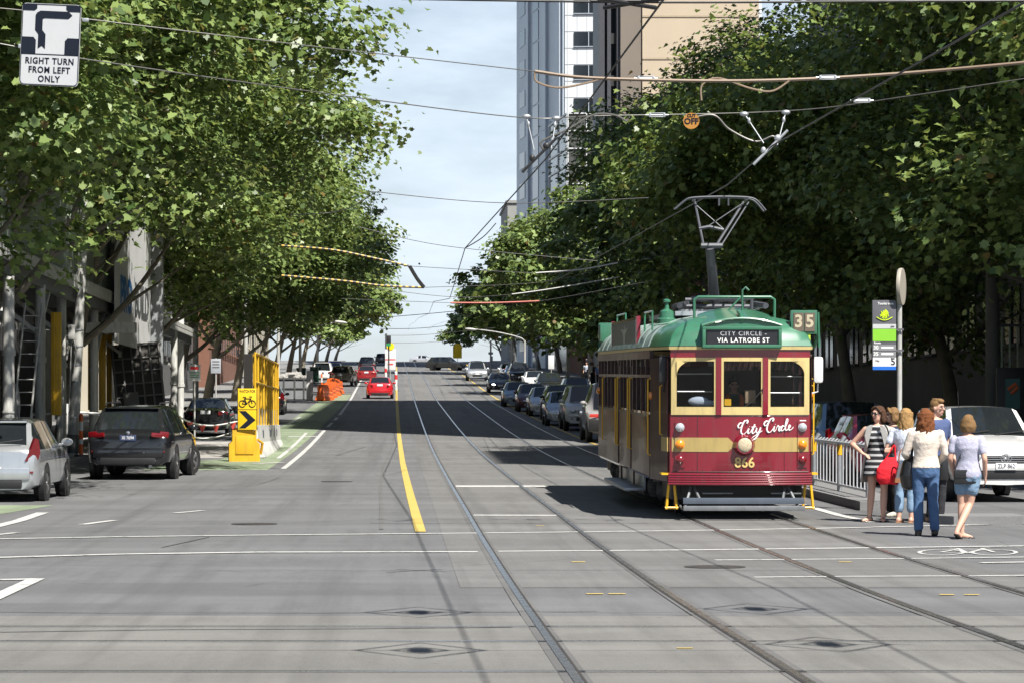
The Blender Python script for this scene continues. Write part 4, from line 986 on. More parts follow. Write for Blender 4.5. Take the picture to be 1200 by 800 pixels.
    if hair:
        mb = MB(); mb.x = hx; st_ = hair[1]; r_ = np.random.RandomState(int(h*1000) % 97)
        mb.ell((0, .026*s, .042*s), (.086*s, .094*s, .090*s), 18, 12)
        if st_ == 'short':
            mb.ell((0, .05*s, .0), (.078*s, .062*s, .07*s)); mb.ell((0, -.05*s, .095*s), (.06*s, .045*s, .032*s))
            for i in range(26): a = r_.rand()*6.28; mb.ell((.05*math.cos(a)*s, (.01+.06*math.sin(a))*s, .105*s), (.018*s, .018*s, .03*s), 6, 4)
        elif st_ == 'bob':
            mb.ell((0, .05*s, -.02*s), (.088*s, .07*s, .095*s))
            for i in range(30):
                a = R(-20+220*i/29); mb.tube([(.082*math.cos(a)*s, (.02+.075*math.sin(a))*s, .05*s), (.095*math.cos(a)*s, (.02+.085*math.sin(a))*s, -.04*s), (.088*math.cos(a)*s, (.015+.078*math.sin(a))*s, -.105*s-.02*r_.rand()*s)], [.022*s, .020*s, .010*s], 6)
        else:
            L_ = {'long': .26, 'tied': .12, 'wavy': .22}[st_]
            for i in range(36):
                a = R(-12+204*i/35); w = .018 if st_ == 'wavy' else .008; ln = L_*(.75+.35*r_.rand()); ph = r_.rand()*6
                P = [(((.082+.02*t)*math.cos(a)+w*math.sin(ph+t*9))*s, (.02+(.08+.018*t)*math.sin(a)+w*math.cos(ph+t*8))*s, (.06-(.06+ln)*t)*s) for t in (0, .2, .4, .6, .8, 1)]
                mb.tube(P, [.022*s, .021*s, .02*s, .019*s, .016*s, .008*s], 6)
            mb.ell((0, .055*s, -.04*s), (.085*s, .06*s, .11*s))
            for q in (-1, 1): mb.tube([(q*.01*s, -.055*s, .118*s), (q*.055*s, -.062*s, .085*s), (q*.08*s, -.03*s, .03*s)], [.02*s, .018*s, .016*s], 8)
        mb.at(); remesh(mb, 'hair', hair[0], root, .008, 1, None, .8 if vox < .02 else 0)
    if sunglasses:
        mb = MB(); mb.x = hx
        for q in (-1, 1): mb.ell((q*.034*s, -.088*s, .008*s), (.031*s, .014*s, .024*s), 12, 8); mb.tube([(q*.06*s, -.082*s, .015*s), (q*.078*s, .01*s, .012*s)], .005*s, 6)
        mb.tube([(-.01*s, -.098*s, .014*s), (.01*s, -.098*s, .014*s)], .005*s, 6); mb.at(); mb.build('sunglasses', mat('sunglass_lens', (.01, .01, .012), .08, coat=1), root)
    return root
def cloth(nm, c, **k): return mat(nm, c, .85, var=k.get('var', .12), scale=k.get('scale', 9), bump=k.get('bump', .35), spec=.25)
M_DENIM = cloth('blue_denim', (.075, .14, .27), var=.35, scale=7); M_DENIML = cloth('pale_denim', (.20, .30, .42), var=.3, scale=7)
M_HBR = cloth('brown_hair', (.07, .035, .02), scale=25, var=.4); M_HBL = cloth('blonde_hair', (.32, .19, .075), scale=25, var=.35); M_HAU = cloth('auburn_hair', (.16, .055, .02), scale=25, var=.4); M_HLB = cloth('light_brown_hair', (.20, .115, .05), scale=25, var=.35)
M_HDK = cloth('dark_brown_hair', (.035, .02, .012), scale=25, var=.4)
for hm in (M_HBR, M_HBL, M_HAU, M_HLB, M_HDK):
    nt_ = hm.node_tree; tc_ = [q for q in nt_.nodes if q.type == 'TEX_COORD'][0]; mp_ = nt_.nodes.new('ShaderNodeMapping'); mp_.inputs['Scale'].default_value = (3, 3, .35)
    for nz_ in [q for q in nt_.nodes if q.type == 'TEX_NOISE']: nt_.links.new(tc_.outputs['Object'], mp_.inputs['Vector']); nt_.links.new(mp_.outputs[0], nz_.inputs['Vector'])
def leather(nm, c): return mat(nm, c, .4, coat=.2, var=.2, scale=8, bump=.15)
def place(u, v): x, y = gp(u, v); return (x, y, gz(y))
# woman in a long grey vest, arm on the barrier
stripe = bpy.data.materials.new('striped_knit'); stripe.use_nodes = True
def mk_stripe(m, a, b, sc, axis='Z'):
    nt = m.node_tree; N = nt.nodes.new; L = nt.links.new; bs = nt.nodes['Principled BSDF']; tc = N('ShaderNodeTexCoord'); wv = N('ShaderNodeTexWave'); wv.bands_direction = axis; wv.inputs['Scale'].default_value = sc; wv.inputs['Distortion'].default_value = .6
    rp = N('ShaderNodeValToRGB'); rp.color_ramp.interpolation = 'CONSTANT'; rp.color_ramp.elements[0].color = a+(1,); rp.color_ramp.elements[1].position = .68; rp.color_ramp.elements[1].color = b+(1,)
    L(tc.outputs['Object'], wv.inputs['Vector']); L(wv.outputs['Fac'], rp.inputs[0]); L(rp.outputs[0], bs.inputs['Base Color']); bs.inputs['Roughness'].default_value = .85
mk_stripe(stripe, (.012, .012, .015), (.45, .45, .45), 3.6)
M_VEST = cloth('grey_linen', (.40, .39, .37), scale=12); M_VEST.use_backface_culling = False
p1 = person('woman in sunglasses and long grey vest resting an arm on the barrier', place(1029, 611), R(-20), 1.73,
    dict(elL=(-.40, .02, 1.18), haL=(-.20, -.20, 1.04), elR=(.26, .06, 1.12), haR=(.22, -.20, 1.10), hdL=(.8, -.4, -.3), palmL=(0, 0, -1), headyaw=R(-32), kneeL=(-.09, -.03, .5), ankL=(-.13, .0, .085), ankR=(.08, -.02, .085), toeL=(-.6, -1, 0), toeR=(.2, -1, 0)),
    top=(stripe, .86, 'dress_top'), sleeves='none', hair=(M_HBR, 'tied'), shoes=(leather('dark_sandal', (.03, .02, .018)), 'sandal'), sunglasses=True)
mb = MB(); s = 1.73/1.75
mb.loft([ering((0, 0, z*s), rx*s, ry*s, 24) for z, rx, ry in ((1.02, .185, .145), (.94, .20, .155), (.80, .225, .175), (.70, .24, .185), (.705, .22, .17), (.94, .185, .14))], cap=False); mb.build('dress_skirt', stripe, p1)
mb = MB()
def half(z, rx, ry, a0=-55, a1=225, n=26): return [((rx*math.cos(R(a0+(a1-a0)*i/n)))*s, (ry*math.sin(R(a0+(a1-a0)*i/n)))*s, z*s) for i in range(n+1)]
zs_ = [(1.47, .12, .095), (1.44, .185, .115), (1.38, .215, .135), (1.25, .205, .16), (1.1, .20, .16), (.95, .225, .18), (.80, .25, .20), (.60, .27, .215)]
o_ = [half(z, rx, ry, -55+(1.47-z)*4, 230-(1.47-z)*22) for z, rx, ry in zs_]; i_ = [half(z, rx-.012, ry-.012, -55+(1.47-z)*4, 230-(1.47-z)*22) for z, rx, ry in zs_[::-1]]
al = o_+i_; nn = len(al[0]); mb.add([p for r_ in al for p in r_], [(i*nn+j, i*nn+j+1, (i+1)*nn+j+1, (i+1)*nn+j) for i in range(len(al)-1) for j in range(nn-1)])
for q in (-1, 1): mb.prism([(q*.05, 1.45), (q*.13, 1.43), (q*.17, 1.30), (q*.13, 1.12)], 'Y', -.165, -.150)
mb.build('vest', M_VEST, p1)
mb = MB(); mb.tube(crv([(.12, -.12, 1.46), (.17, -.15, 1.38), (.21, -.15, 1.2), (.2, -.2, 1.12)]), .012, 6); 
st_o = mb.build('shoulder_strap', M_BLACK, p1)
bag = MB(); bag.at((0, 0, 0)); RX, RY = place(1037, 611)[:2]
b0 = thing('shoulder_bag', 'red fabric tote bag hanging from the hand of the woman in sunglasses', 'bag', (RX, RY-.30, gz(RY)+.55))
bag = MB(); bag.loft([ering((0, 0, .03), .13, .05), ering((0, 0, .0), .12, .045), ering((.0, 0, .10), .19, .085), ering((.01, 0, .24), .19, .085), ering((.03, 0, .36), .13, .05), ering((.05, 0, .42), .085, .03)]); remesh(bag, 'bag_body', cloth('red_canvas', (.62, .018, .03), bump=.6, scale=5), b0, .014, 2)
bag = MB(); bag.tube(crv([(-.05, 0, .38), (.03, 0, .52), (.09, 0, .60), (.10, 0, .48), (.11, 0, .38)]), .012, 6); bag.build('bag_strap', cloth('red_canvas', (.62, .018, .03)), b0)
# hidden person in black leggings
person('person in black leggings mostly hidden behind the woman in the grey vest', place(1046, 605), R(-70), 1.70, dict(headyaw=R(-20)), top=(cloth('charcoal_cotton', (.05, .05, .055)),), bottom=(cloth('black_leggings', (.012, .012, .013)), 'leggings'), hair=(M_HLB, 'tied'), shoes=(cloth('cream_canvas', (.5, .46, .38)), 'shoe'))
# blonde woman with rolled jeans
p2 = person('blonde woman in a pale blue t-shirt and rolled jeans seen from behind', place(1061, 612), R(150), 1.70,
    dict(elL=(-.24, -.02, 1.13), haL=(-.13, -.22, 1.06), elR=(.27, .06, 1.14), haR=(.20, -.18, 1.06), headyaw=R(25)), top=(cloth('pale_blue_cotton', (.56, .60, .68)),), bottom=(M_DENIML, 'jeans'), legs='cropped', hair=(M_HBL, 'long'), shoes=(leather('tan_sandal', (.35, .18, .09)), 'sandal'))
X2, Y2 = place(1054, 612)[:2]
b1 = thing('handbag', 'grey and tan leather handbag hanging beside the red tote', 'bag', (X2, Y2-.26, gz(Y2)+.62))
bag = MB(); bag.prism([(-.12, 0), (.12, 0), (.06, .27), (-.06, .27)], 'Y', -.06, .06); bag.build('bag_body', leather('grey_leather', (.10, .11, .12)), b1)
bag = MB(); bag.prism([(-.125, -.015), (.125, -.015), (.115, .055), (-.115, .055)], 'Y', -.065, .065); bag.build('bag_base', leather('tan_leather', (.25, .11, .05)), b1)
bag = MB(); bag.tube(crv([(-.06, 0, .29), (-.03, 0, .45), (.03, 0, .45), (.06, 0, .29)]), .011, 6); bag.build('bag_handle', leather('tan_leather', (.25, .11, .05)), b1)
# man in plaid
plaid = bpy.data.materials.new('blue_plaid'); plaid.use_nodes = True; mk_stripe(plaid, (.035, .06, .16), (.10, .13, .24), 26)
p5 = person('tall man with short brown hair and a blue plaid shirt facing the group', place(1097, 611), R(38), 1.84, dict(elL=(-.27, .05, 1.13), haL=(-.26, -.12, .90), elR=(.28, .05, 1.14), haR=(.27, -.10, .90), headyaw=R(14), head=(.0, -.03, 1.625)),
    top=(plaid,), bottom=(cloth('dark_trousers', (.03, .03, .035)), 'trousers'), hair=(M_HLB, 'short'), shoes=(cloth('tan_suede', (.34, .26, .18)), 'shoe'), female=False)
mb = MB(); 
for q in (-1, 1): mb.tube([(q*.037+.024*math.cos(a)+.018, -.135+.01*abs(q*.037+.024*math.cos(a)), 1.715+.018*math.sin(a)) for a in [i*.7 for i in range(10)]], .004, 5)
mb.build('glasses', M_BLACK, p5)
XM, YM = place(1107, 611)[:2]
b2 = thing('shoulder_bag', 'black shoulder bag hanging beside the man in plaid', 'bag', (XM-.02, YM+.05, gz(YM)+.62))
bag = MB(); bag.box((0, 0, .17), (.14, .26, .34), 0, .04); bag.build('bag_body', leather('black_leather', (.012, .012, .013)), b2)
bag = MB(); bag.tube(crv([(0, -.1, .33), (-.02, -.06, .6), (-.05, 0, .85), (-.02, .06, .6), (0, .1, .33)]), .011, 6); bag.build('bag_strap', leather('black_leather', (.012, .012, .013)), b2)
# woman in cream sweater from behind
p4 = person('woman with wavy auburn hair in a cream sweater and blue jeans seen from behind', place(1085, 627.5), R(176), 1.72,
    dict(elL=(-.27, .0, 1.13), haL=(-.17, -.20, 1.00), elR=(.28, -.02, 1.13), haR=(.21, -.22, 1.06), kneeL=(-.10, -.03, .5), ankL=(-.12, .03, .085), kneeR=(.10, -.02, .5), ankR=(.10, .0, .085), headyaw=R(-8)),
    top=(cloth('cream_knit', (.60, .53, .46)), .94, 'sweater'), sleeves='long', bottom=(M_DENIM, 'jeans'), hair=(M_HAU, 'wavy'), shoes=(leather('black_boot', (.012, .012, .012)), 'boot'))
X4, Y4 = place(1068, 627)[:2]
b3 = thing('shoulder_bag', 'large black slouch bag hanging at the side of the woman in the cream sweater', 'bag', (X4-.02, Y4+.06, gz(Y4)+.62))
bag = MB(); bag.loft([ering((0, 0, 0), .05, .09), ering((0, 0, .03), .10, .15), ering((0, 0, .2), .13, .17), ering((.01, 0, .38), .10, .13), ering((.03, 0, .46), .05, .05)]); remesh(bag, 'bag_body', leather('black_leather', (.012, .012, .013)), b3, .014, 2)
bag = MB(); bag.tube(crv([(.03, -.06, .44), (.06, 0, .65), (.12, .06, .86), (.08, .1, .65), (.03, .07, .44)]), .012, 6); bag.build('bag_strap', leather('black_leather', (.012, .012, .013)), b3)
# woman in denim shorts walking left
p6 = person('woman with a blonde bob, lavender t-shirt and denim shorts stepping off at the right', place(1134, 630.5), R(158), 1.64,
    dict(elL=(-.25, .06, 1.13), haL=(-.24, -.05, .88), elR=(.24, .04, 1.14), haR=(.21, -.12, .90), kneeR=(.09, -.02, .5), ankR=(.08, .03, .085), kneeL=(-.03, -.02, .50), ankL=(.10, .26, .12), hipL=(-.09, 0, .92), toeL=(-.15, -1, -.35), toeR=(-.9, -.5, 0), headyaw=R(14)),
    top=(cloth('lavender_cotton', (.40, .40, .50)), .86), bottom=(M_DENIML, 'denim_shorts'), legs='short', hair=(M_HLB, 'bob'), shoes=(leather('black_sandal', (.015, .014, .014)), 'sandal'))
X6, Y6 = place(1130, 630)[:2]
b4 = thing('crossbody_bag', 'black crossbody bag resting on the hip of the woman in denim shorts', 'bag', (X6-.03, Y6-.20, gz(Y6)+.74))
bag = MB(); bag.box((0, 0, .08), (.30, .06, .19), 0, .02); bag.box((0, -.034, .12), (.29, .012, .11), 0, .005); bag.build('bag_body', leather('black_leather', (.012, .012, .013)), b4)
bag = MB(); bag.tube(crv([(-.14, 0, .16), (-.06, .02, .36), (.03, .05, .60), (.06, .14, .74)]), .009, 6); bag.build('bag_strap', leather('black_leather', (.012, .012, .013)), b4)
# tram driver: visible above the desk
dx = tram.location.x
drv = person('tram driver in a dark green top and orange vest seated behind the windscreen', (dx+.02, TY+.95, gz(TY)+.58), 0, 1.62, dict(kneeL=(-.1, -.35, .80), ankL=(-.1, -.38, .40), kneeR=(.1, -.35, .80), ankR=(.1, -.38, .40), haL=(-.16, -.30, 1.10), haR=(.16, -.30, 1.10), head=(0, -.04, 1.60)), top=(cloth('bottle_green', (.02, .06, .04)),), bottom=(cloth('navy_trousers', (.02, .02, .03)), 'trousers'), hair=(M_HDK, 'short'), shoes=(leather('black_boot', (.012, .012, .012)), 'shoe'), female=False)
mb = MB()
for q in (-1, 1): mb.tube(crv([(q*.10, -.07, 1.32), (q*.11, -.145, 1.22), (q*.09, -.15, 1.05)]), .035, 8)
mb.build('safety_vest', mat('orange_hi_vis', (.85, .16, .02), .7), drv)
# small figures on the shaded right-hand footpath
for i, (u, y, lb, c) in enumerate([(653, 236, 'person in a pale shirt on the shaded footpath beside the dark bin', (.45, .5, .58)), (668, 228, 'person in black on the shaded footpath behind the silver parked car', (.03, .03, .035)), (683, 222, 'person in a blue shirt on the footpath just left of the tram', (.10, .16, .32))]):
    person(lb, (max(15.9, xat(u, y)), y, gz(y)+.135), R(20*i-20), 1.72, top=(cloth('shirt_%s' % 'abc'[i], c),), bottom=(cloth('navy_trousers', (.02, .02, .03)), 'trousers'), hair=(M_HDK, 'short'), shoes=(leather('black_boot', (.012, .012, .012)), 'shoe'), female=False, vox=.022)
# ---------------------------------------------------------------- buildings
def facade_mat(name, c, gx=3.0, gz_=3.6, dark=(.02, .025, .03), wf=.55, hf=.55, rough=.7):
    return mat(name, c, rough, var=.12, scale=.6)
M_WIN = mat('window_glass_dark', (.02, .026, .032), .08, var=.4, scale=.5, spec=.7)
M_WINB = mat('window_glass_blue', (.03, .045, .07), .1, var=.4, scale=.4, spec=.7)
def block(name, label, x0, x1, y0, y1, z1, m, wins, zbase=None, cat='building', group=None, face='L', roof=None):
    """building box; wins = (pitch along street, storey, width, height, first sill)"""
    zb = (gz(y0) if zbase is None else zbase)-.3
    root = thing(name, label, cat, ((x0+x1)/2, y0, 0), 0, group)
    mb = MB(); mb.at((-(x0+x1)/2, -y0, 0)); mb.box(((x0+x1)/2, (y0+y1)/2, (zb+z1)/2), (x1-x0, y1-y0, z1-zb)); 
    mb.box(((x0+x1)/2, (y0+y1)/2, z1+.2), (x1-x0+.5, y1-y0+.5, .4)); mb.build('wall', m, root, False)
    px, st, w, h, sl = wins
    wx = x0 if face == 'L' else x1; sg = -1 if face == 'L' else 1
    cols = int((y1-y0-1)/px); rows = int((z1-zb-sl-.3)/st); n2 = int((x1-x0-1)/px)
    rows = min(rows, 5) if z1 < 40 else rows
    def win(nm, d, sd):
        mb = MB()
        if d == 'x': mb.box((sd*.02, 0, 0), (.06, w, h)); mb.box((sd*.10, 0, -h/2-.06), (.22, w+.2, .10), 1); mb.box((sd*.07, 0, 0), (.05, .07, h), 1)
        else: mb.box((0, -.02, 0), (w, .06, h)); mb.box((0, -.10, -h/2-.06), (w+.2, .2, .10), 1); mb.box((0, -.07, 0), (.07, .05, h), 1)
        return mb.build('window', [M_WIN, m], root, False)
    wa = wb_ = None; ox, oy = (x0+x1)/2, y0; cnt = 0
    for r_ in range(rows):
        zz = zb+sl+r_*st+h/2
        for c in range(cols):
            if cnt >= 60: break
            p = (wx+sg*.0-ox, (y0+y1)/2+(c-(cols-1)/2)*px-oy, zz)
            if wa is None: wa = win('window', 'x', sg); q = wa
            else: q = wa.copy(); COL.objects.link(q)
            q.location = p; cnt += 1
        for c in range(n2):
            if cnt >= 95: break
            p = ((c-(n2-1)/2)*px, 0, zz)
            if wb_ is None: wb_ = win('window', 'y', 0); q = wb_
            else: q = wb_.copy(); COL.objects.link(q)
            q.location = p; cnt += 1
    return root
M_CONC = mat('grey_concrete', (.26, .26, .25), .8, var=.15, scale=.5); M_CREAMW = mat('cream_render', (.46, .42, .34), .8, var=.12, scale=.5); M_BRICK = mat('red_brown_brick', (.19, .09, .06), .85, var=.2, scale=3)
M_DARKB = mat('dark_cladding', (.022, .022, .023), .6, var=.3, scale=.5); M_BLUEST = mat('dark_bluestone', (.10, .10, .10), .8, var=.2, scale=2)
# right-hand side
shop = block('shop_building', 'dark glazed shop building under the big plane trees behind the white four-wheel drive', 20.5, 44, 46, 58.8, 49, M_DARKB, (4.2, 4.0, 3.2, 2.8, 5.2))
mb = MB(); mb.at((-32.25, -46, 0))
for i in range(3): mb.box((20.42, 48.0+i*4.2, 1.9), (.12, 3.3, 2.9))
mb.build('shopfront', M_WIN, shop, False)
mb = MB(); mb.at((-32.25, -46, 0)); mb.box((19.6, 52.4, 3.75), (1.9, 12, .25)); mb.build('awning', M_DARKB, shop, False)
block('tall_building', 'tall dark office block hidden behind the shaded plane trees on the right', 20.5, 47, 76, 140, 70.5, M_DARKB, (3.6, 3.6, 2.2, 1.9, 4))
block('street_building', 'low dark shop building between the tall block and the corner shop', 21, 44, 59.6, 73, 12, M_DARKB, (4.2, 4.0, 3.2, 2.8, 1.2))
R_ = [(21, 45, 150, 190, 13, M_CONC, 'grey concrete building behind the shaded trees beyond the tall block'), (20, 45, 192, 225, 14, M_BRICK, 'red-brown brick building behind the parked cars'), (20.5, 42, 228, 262, 13, M_CREAMW, 'cream building behind the far parked cars')]
R_ += [(18.2, 42, 277, 302, 10, M_BRICK, 'low brick building behind the yellow stop flag'), (18.4, 42, 321, 343, 10, M_DARKB, 'low dark building far up the right side')]
for x0, x1, y0, y1, z1, m_, lb in R_: block('street_building', lb, x0, x1, y0, y1, z1+gz(y0), m_, (3.4, 3.6, 1.8, 1.9, 4.2))
# beige tower with blank wall
bt = thing('beige_tower', 'beige tower with a blank sunlit wall and dark glazed edge', 'building', (26, 266, 0))
mb = MB(); mb.at((-26, -266, 0)); mb.box((28.7, 270, 50), (11.0, 8, 92)); mb.build('wall', mat('beige_panel', (.42, .35, .26), .85, var=.1, scale=.25), bt, False)
mb = MB(); mb.at((-26, -266, 0))
for k in range(22): mb.box((28.7, 265.9, 8+k*4), (11.02, .06, .05))
mb.build('panel_joint', mat('beige_joint', (.37, .305, .225), .9), bt, False)
mb = MB(); mb.at((-26, -266, 0)); mb.box((22.15, 270.2, 50), (2.0, 8, 92)); mb.build('brown_fin', mat('brown_panel', (.17, .145, .12), .8, var=.15, scale=.4), bt, False)
mb = MB(); mb.at((-26, -266, 0))
for x in (20.1, 21.0): mb.box((x, 270.4+x*.01, 50), (.35, 8, 92))
mb.box((19.4, 270.6, 50), (.55, 8, 92)); mb.build('dark_mullion', mat('dark_bronze', (.05, .052, .06), .5), bt, False)
mb = MB(); mb.at((-26, -266, 0)); mb.box((20.5, 271.5, 50), (1.6, 8, 91.6)); mb.build('glazed_strip', M_WIN, bt, False)
for k in range(18):
    mb = MB(); mb.at((-26, -266, 0)); mb.box((20.5, 267.3, 18+k*4), (1.2, .5, 1.0)); mb.build('balcony', M_DARKB, bt, False)
# white tower, turned to the street: corner nearest the camera, faces going back left and right
wt = thing('white_tower', 'white panelled office tower with dark ribbon windows above the trees', 'building', (xat(662, 345), 345, 0), R(-3))
ML = mat('white_panel', (.58, .60, .62), .45, var=.05, scale=.3); MLs = mat('shaded_white_panel', (.38, .43, .49), .4, var=.08, scale=.3)  # second one is the white panel with shade painted in as blue-grey
mb = MB(); mb.prism([(0, 0), (24, 0), (24, 34), (-6.0, 34)], 'Z', -2, 100); mb.build('wall', ML, wt, False)
mb = MB(); dx_, dy_ = -6.0, 34.0; LN = math.hypot(dx_, dy_); ux, uy = dx_/LN, dy_/LN; nx, ny = -uy, ux
def onleft(mb_, t0, t1, z0, z1, d):
    a = (ux*t0, uy*t0); b = (ux*t1, uy*t1); mb_.prism([a, b, (b[0]+nx*d, b[1]+ny*d), (a[0]+nx*d, a[1]+ny*d)], 'Z', z0, z1)
onleft(mb, .2, LN, -2, 100, .25); mb.build('shade_tinted_side', MLs, wt, False)  # sheet that tints the street face with its shade
for k in range(22):
    z = 8+k*4.05
    mb = MB(); mb.box((9, -.06, z), (3.6, .14, 1.75)); mb.build('window', M_WIN, wt, False)
    mb = MB(); mb.box((2.9, -.06, z), (3.6, .14, 1.75)); wo = mb.build('window', M_WIN, wt, False)
    mb = MB(); mb.box((2.9, -.16, z), (.09, .08, 1.75)); mb.box((2.9, -.16, z-.9), (3.7, .1, .08)); mb.build('frame', MLs, wo, False)
    mb = MB()
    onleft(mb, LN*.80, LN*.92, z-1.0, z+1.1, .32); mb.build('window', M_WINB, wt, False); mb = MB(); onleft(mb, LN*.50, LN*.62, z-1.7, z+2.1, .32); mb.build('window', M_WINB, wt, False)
mb = MB()
for k in range(50): mb.box((12, -.015, 1+k*2.02), (24, .05, .035))
for i in range(14): mb.box((i*1.2+.3, -.015, 50), (.035, .05, 100))
mb.build('panel_joint', mat('panel_joint_grey', (.36, .38, .41), .7), wt, False)
for t, w in ((.02, .8), (.30, .8), (.68, .6)):
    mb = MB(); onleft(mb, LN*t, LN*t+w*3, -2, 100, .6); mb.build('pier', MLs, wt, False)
# glass annex with white frame in front of the white tower
ax0, ax1, ay = xat(665, 305), xat(700, 305), 305
gb = thing('glass_annex', 'low glass block with white frame grid in front of the white tower', 'building', ((ax0+ax1)/2, ay, 0)); w_ = ax1-ax0
zt_ = HC+(V0-132)*ay/F
mb = MB(); mb.prism([(-w_/2, 0), (w_/2+6, 0), (w_/2+6, 14), (-w_/2-1.25, 14)], 'Z', 3, zt_); mb.build('glazing', mat('annex_glass', (.09, .095, .09), .12, var=.2, scale=.4, spec=.6), gb, False)
mb = MB()
for k in range(7): mb.box((3, -.06, zt_-k*1.9-.1), (w_+6, .14, .13))
for i in range(4): mb.box((-w_/2+.06+i*w_*.62, -.07, (zt_+3)/2), (.13, .16, zt_-3))
for k in range(7): mb.prism([(-w_/2-.03, -.02), (-w_/2-1.28, 14), (-w_/2-1.36, 14), (-w_/2-.11, -.02)], 'Z', zt_-k*1.9-.18, zt_-k*1.9)
for i in range(3): mb.box((-w_/2-.05-i*.60, i*6.7, (zt_+3)/2), (.12, .12, zt_-3))
mb.build('white_frame', ML, gb, False)
block('far_building', 'grey building far up the right side at the foot of the white tower', 15.9+xat(600, 420)-xat(600, 400), 40, 425, 452, HC+(V0-238)*425/F, M_CONC, (3.2, 3.8, 1.6, 2.2, 6))
# left-hand side behind the trees
Lb = [(-40, -15.5, 112, 138, 26, M_CONC, 'grey concrete building behind the trees after the building site'), (-42, -15, 140, 172, 20, M_CREAMW, 'cream building behind the left trees beside the yellow hoarding'), (-40, -15.5, 175, 215, 24, M_BLUEST, 'dark stone building behind the left trees beside the skip'),
      (-40, -14.5, 218, 262, 19, M_BRICK, 'brick building behind the left trees beside the taupe four-wheel drive'), (-42, -15, 266, 330, 17, M_CREAMW, 'pale building far up the left side')]
for x0, x1, y0, y1, z1, m_, lb in Lb: block('street_building', lb, x0, x1, y0, y1, z1+gz(y0), m_, (3.4, 3.6, 1.9, 2.0, 3.6), face='R')
# ---------------------------------------------------------------- the building site on the left
M_GWH = mat('white_gantry_paint', (.56, .56, .53), .5, var=.15, scale=3, streak=.45); M_GGR = mat('grey_gantry_steel', (.16, .165, .17), .5, var=.2, scale=3); M_YPAN = mat('yellow_site_panel', (.66, .39, .02), .5, var=.15, scale=3, streak=.35)
sb = block('construction_building', 'half built concrete frame behind the white posts of the site', -44, -13.6, 48, 110, 34, M_CONC, (5.2, 3.8, 4.4, 3.0, 6), face='R')
mb = MB(); mb.at((28.8, -48, 0)); mb.box((-13.5, 79, 2.6), (.12, 60, 4.6)); mb.build('shade_backing', mat('site_shadow_board', (.035, .035, .037), .8, var=.3), sb, False)  # dark sheet painted in for the shaded interior under the gantry
mb = MB(); mb.at((28.8, -48, 0))
for i in range(12): mb.box((-13.42, 50+i*5, 8.6+(i % 3)*.9), (.12, 3.2, 3.6))
mb.build('mesh_screen', mat('pale_mesh_screen', (.42, .45, .44), .7, var=.35, scale=.8), sb, False)
gy = gz(75)
gan = thing('site_gantry', 'white and grey protection gantry over the footpath at the building site', 'gantry', (-10.6, 58, gz(70)+.13))
def gpt(x, y, z=0): return (x+10.6, y-58, z)
for u, y, xx in ((10, 64, None), (47, 71, None), (72, 78, None), (110, 85, None), (204, 113, None), (212, 119, None)):
    x = xat(u, y); mb = MB(); p = gpt(x, y); r_ = .135
    mb.tube([(p[0], p[1], -.1), (p[0], p[1], 4.35+.02*(y-64))], r_, 14); mb.lathe([(r_+.03, 2.55), (r_+.03, 2.68)], 14, c=(p[0], p[1], 0)); mb.lathe([(r_+.02, 1.25), (r_+.02, 1.29)], 14, c=(p[0], p[1], 0)); mb.box((p[0], p[1], 0), (.45, .45, .08)); mb.build('post', M_GWH, gan)
for u, y in ((-20, 67), (75, 92), (130, 100)):
    x = xat(u, y)-2.2; p = gpt(x, y); mb = MB(); mb.box((p[0], p[1], 2.1), (.2, .2, 4.4)); mb.build('post', M_GWH, gan)
mb = MB(); mb.box(gpt(-9.0, 91, 4.62), (.22, 62, .42)); mb.box(gpt(-12.6, 91, 4.62), (.22, 62, .42))
for i in range(9): mb.box(gpt(-10.8, 62+i*7, 4.58), (3.8, .16, .30))
mb.build('beam', M_GGR, gan)
mb = MB(); mb.box(gpt(-10.8, 91, 4.93), (4.2, 62.5, .14)); mb.box(gpt(-8.75, 91, 4.86), (.08, 62.3, .34)); mb.build('deck', M_GWH, gan)
for i in range(8): y = 64+i*7; mb = MB(); mb.tube([gpt(-9.05, y, 3.3), gpt(-10.6, y, 4.45)], .07, 4); mb.tube([gpt(-9.05, y, 3.2), gpt(-9.05, y+2.2, 4.45)], .07, 4); mb.build('brace', M_GWH, gan)
for i in range(5):
    mb = MB(); mb.box(gpt(-8.95, 63+i*6.2, 6.1), (.08, 5.6, 2.2)); mb.box(gpt(-8.89, 63+i*6.2, 7.2), (.08, 5.7, .08)); mb.build('upper_screen', mat('green_grey_mesh', (.20, .24, .20), .5, var=.4, scale=.9), gan, False)
for u, y, v0, v1, w in ((66, 70.5, 366, 486, .26), (107, 86, 392, 480, .20), (120, 90, 392, 480, .22), (128, 93, 392, 480, .18)):
    p = wp(u, (v0+v1)/2, y); h_ = (v1-v0)*y/F; o = MB(); o.box((p.x+10.6, y-58, p.z-gz(70)-.13), (w, .12, h_), 0, .02); o.box((p.x+10.6-w*.2, y-58.07, p.z-gz(70)-.13), (.03, .03, h_)); o.build('yellow_post', M_YPAN, gan)
p = wp(128, 384, 84); mb = MB(); mb.box((p.x+10.6, 84-58, p.z-gz(70)-.13), (1.6, .5, .30)); mb.build('canopy_edge', M_GWH, gan, False)
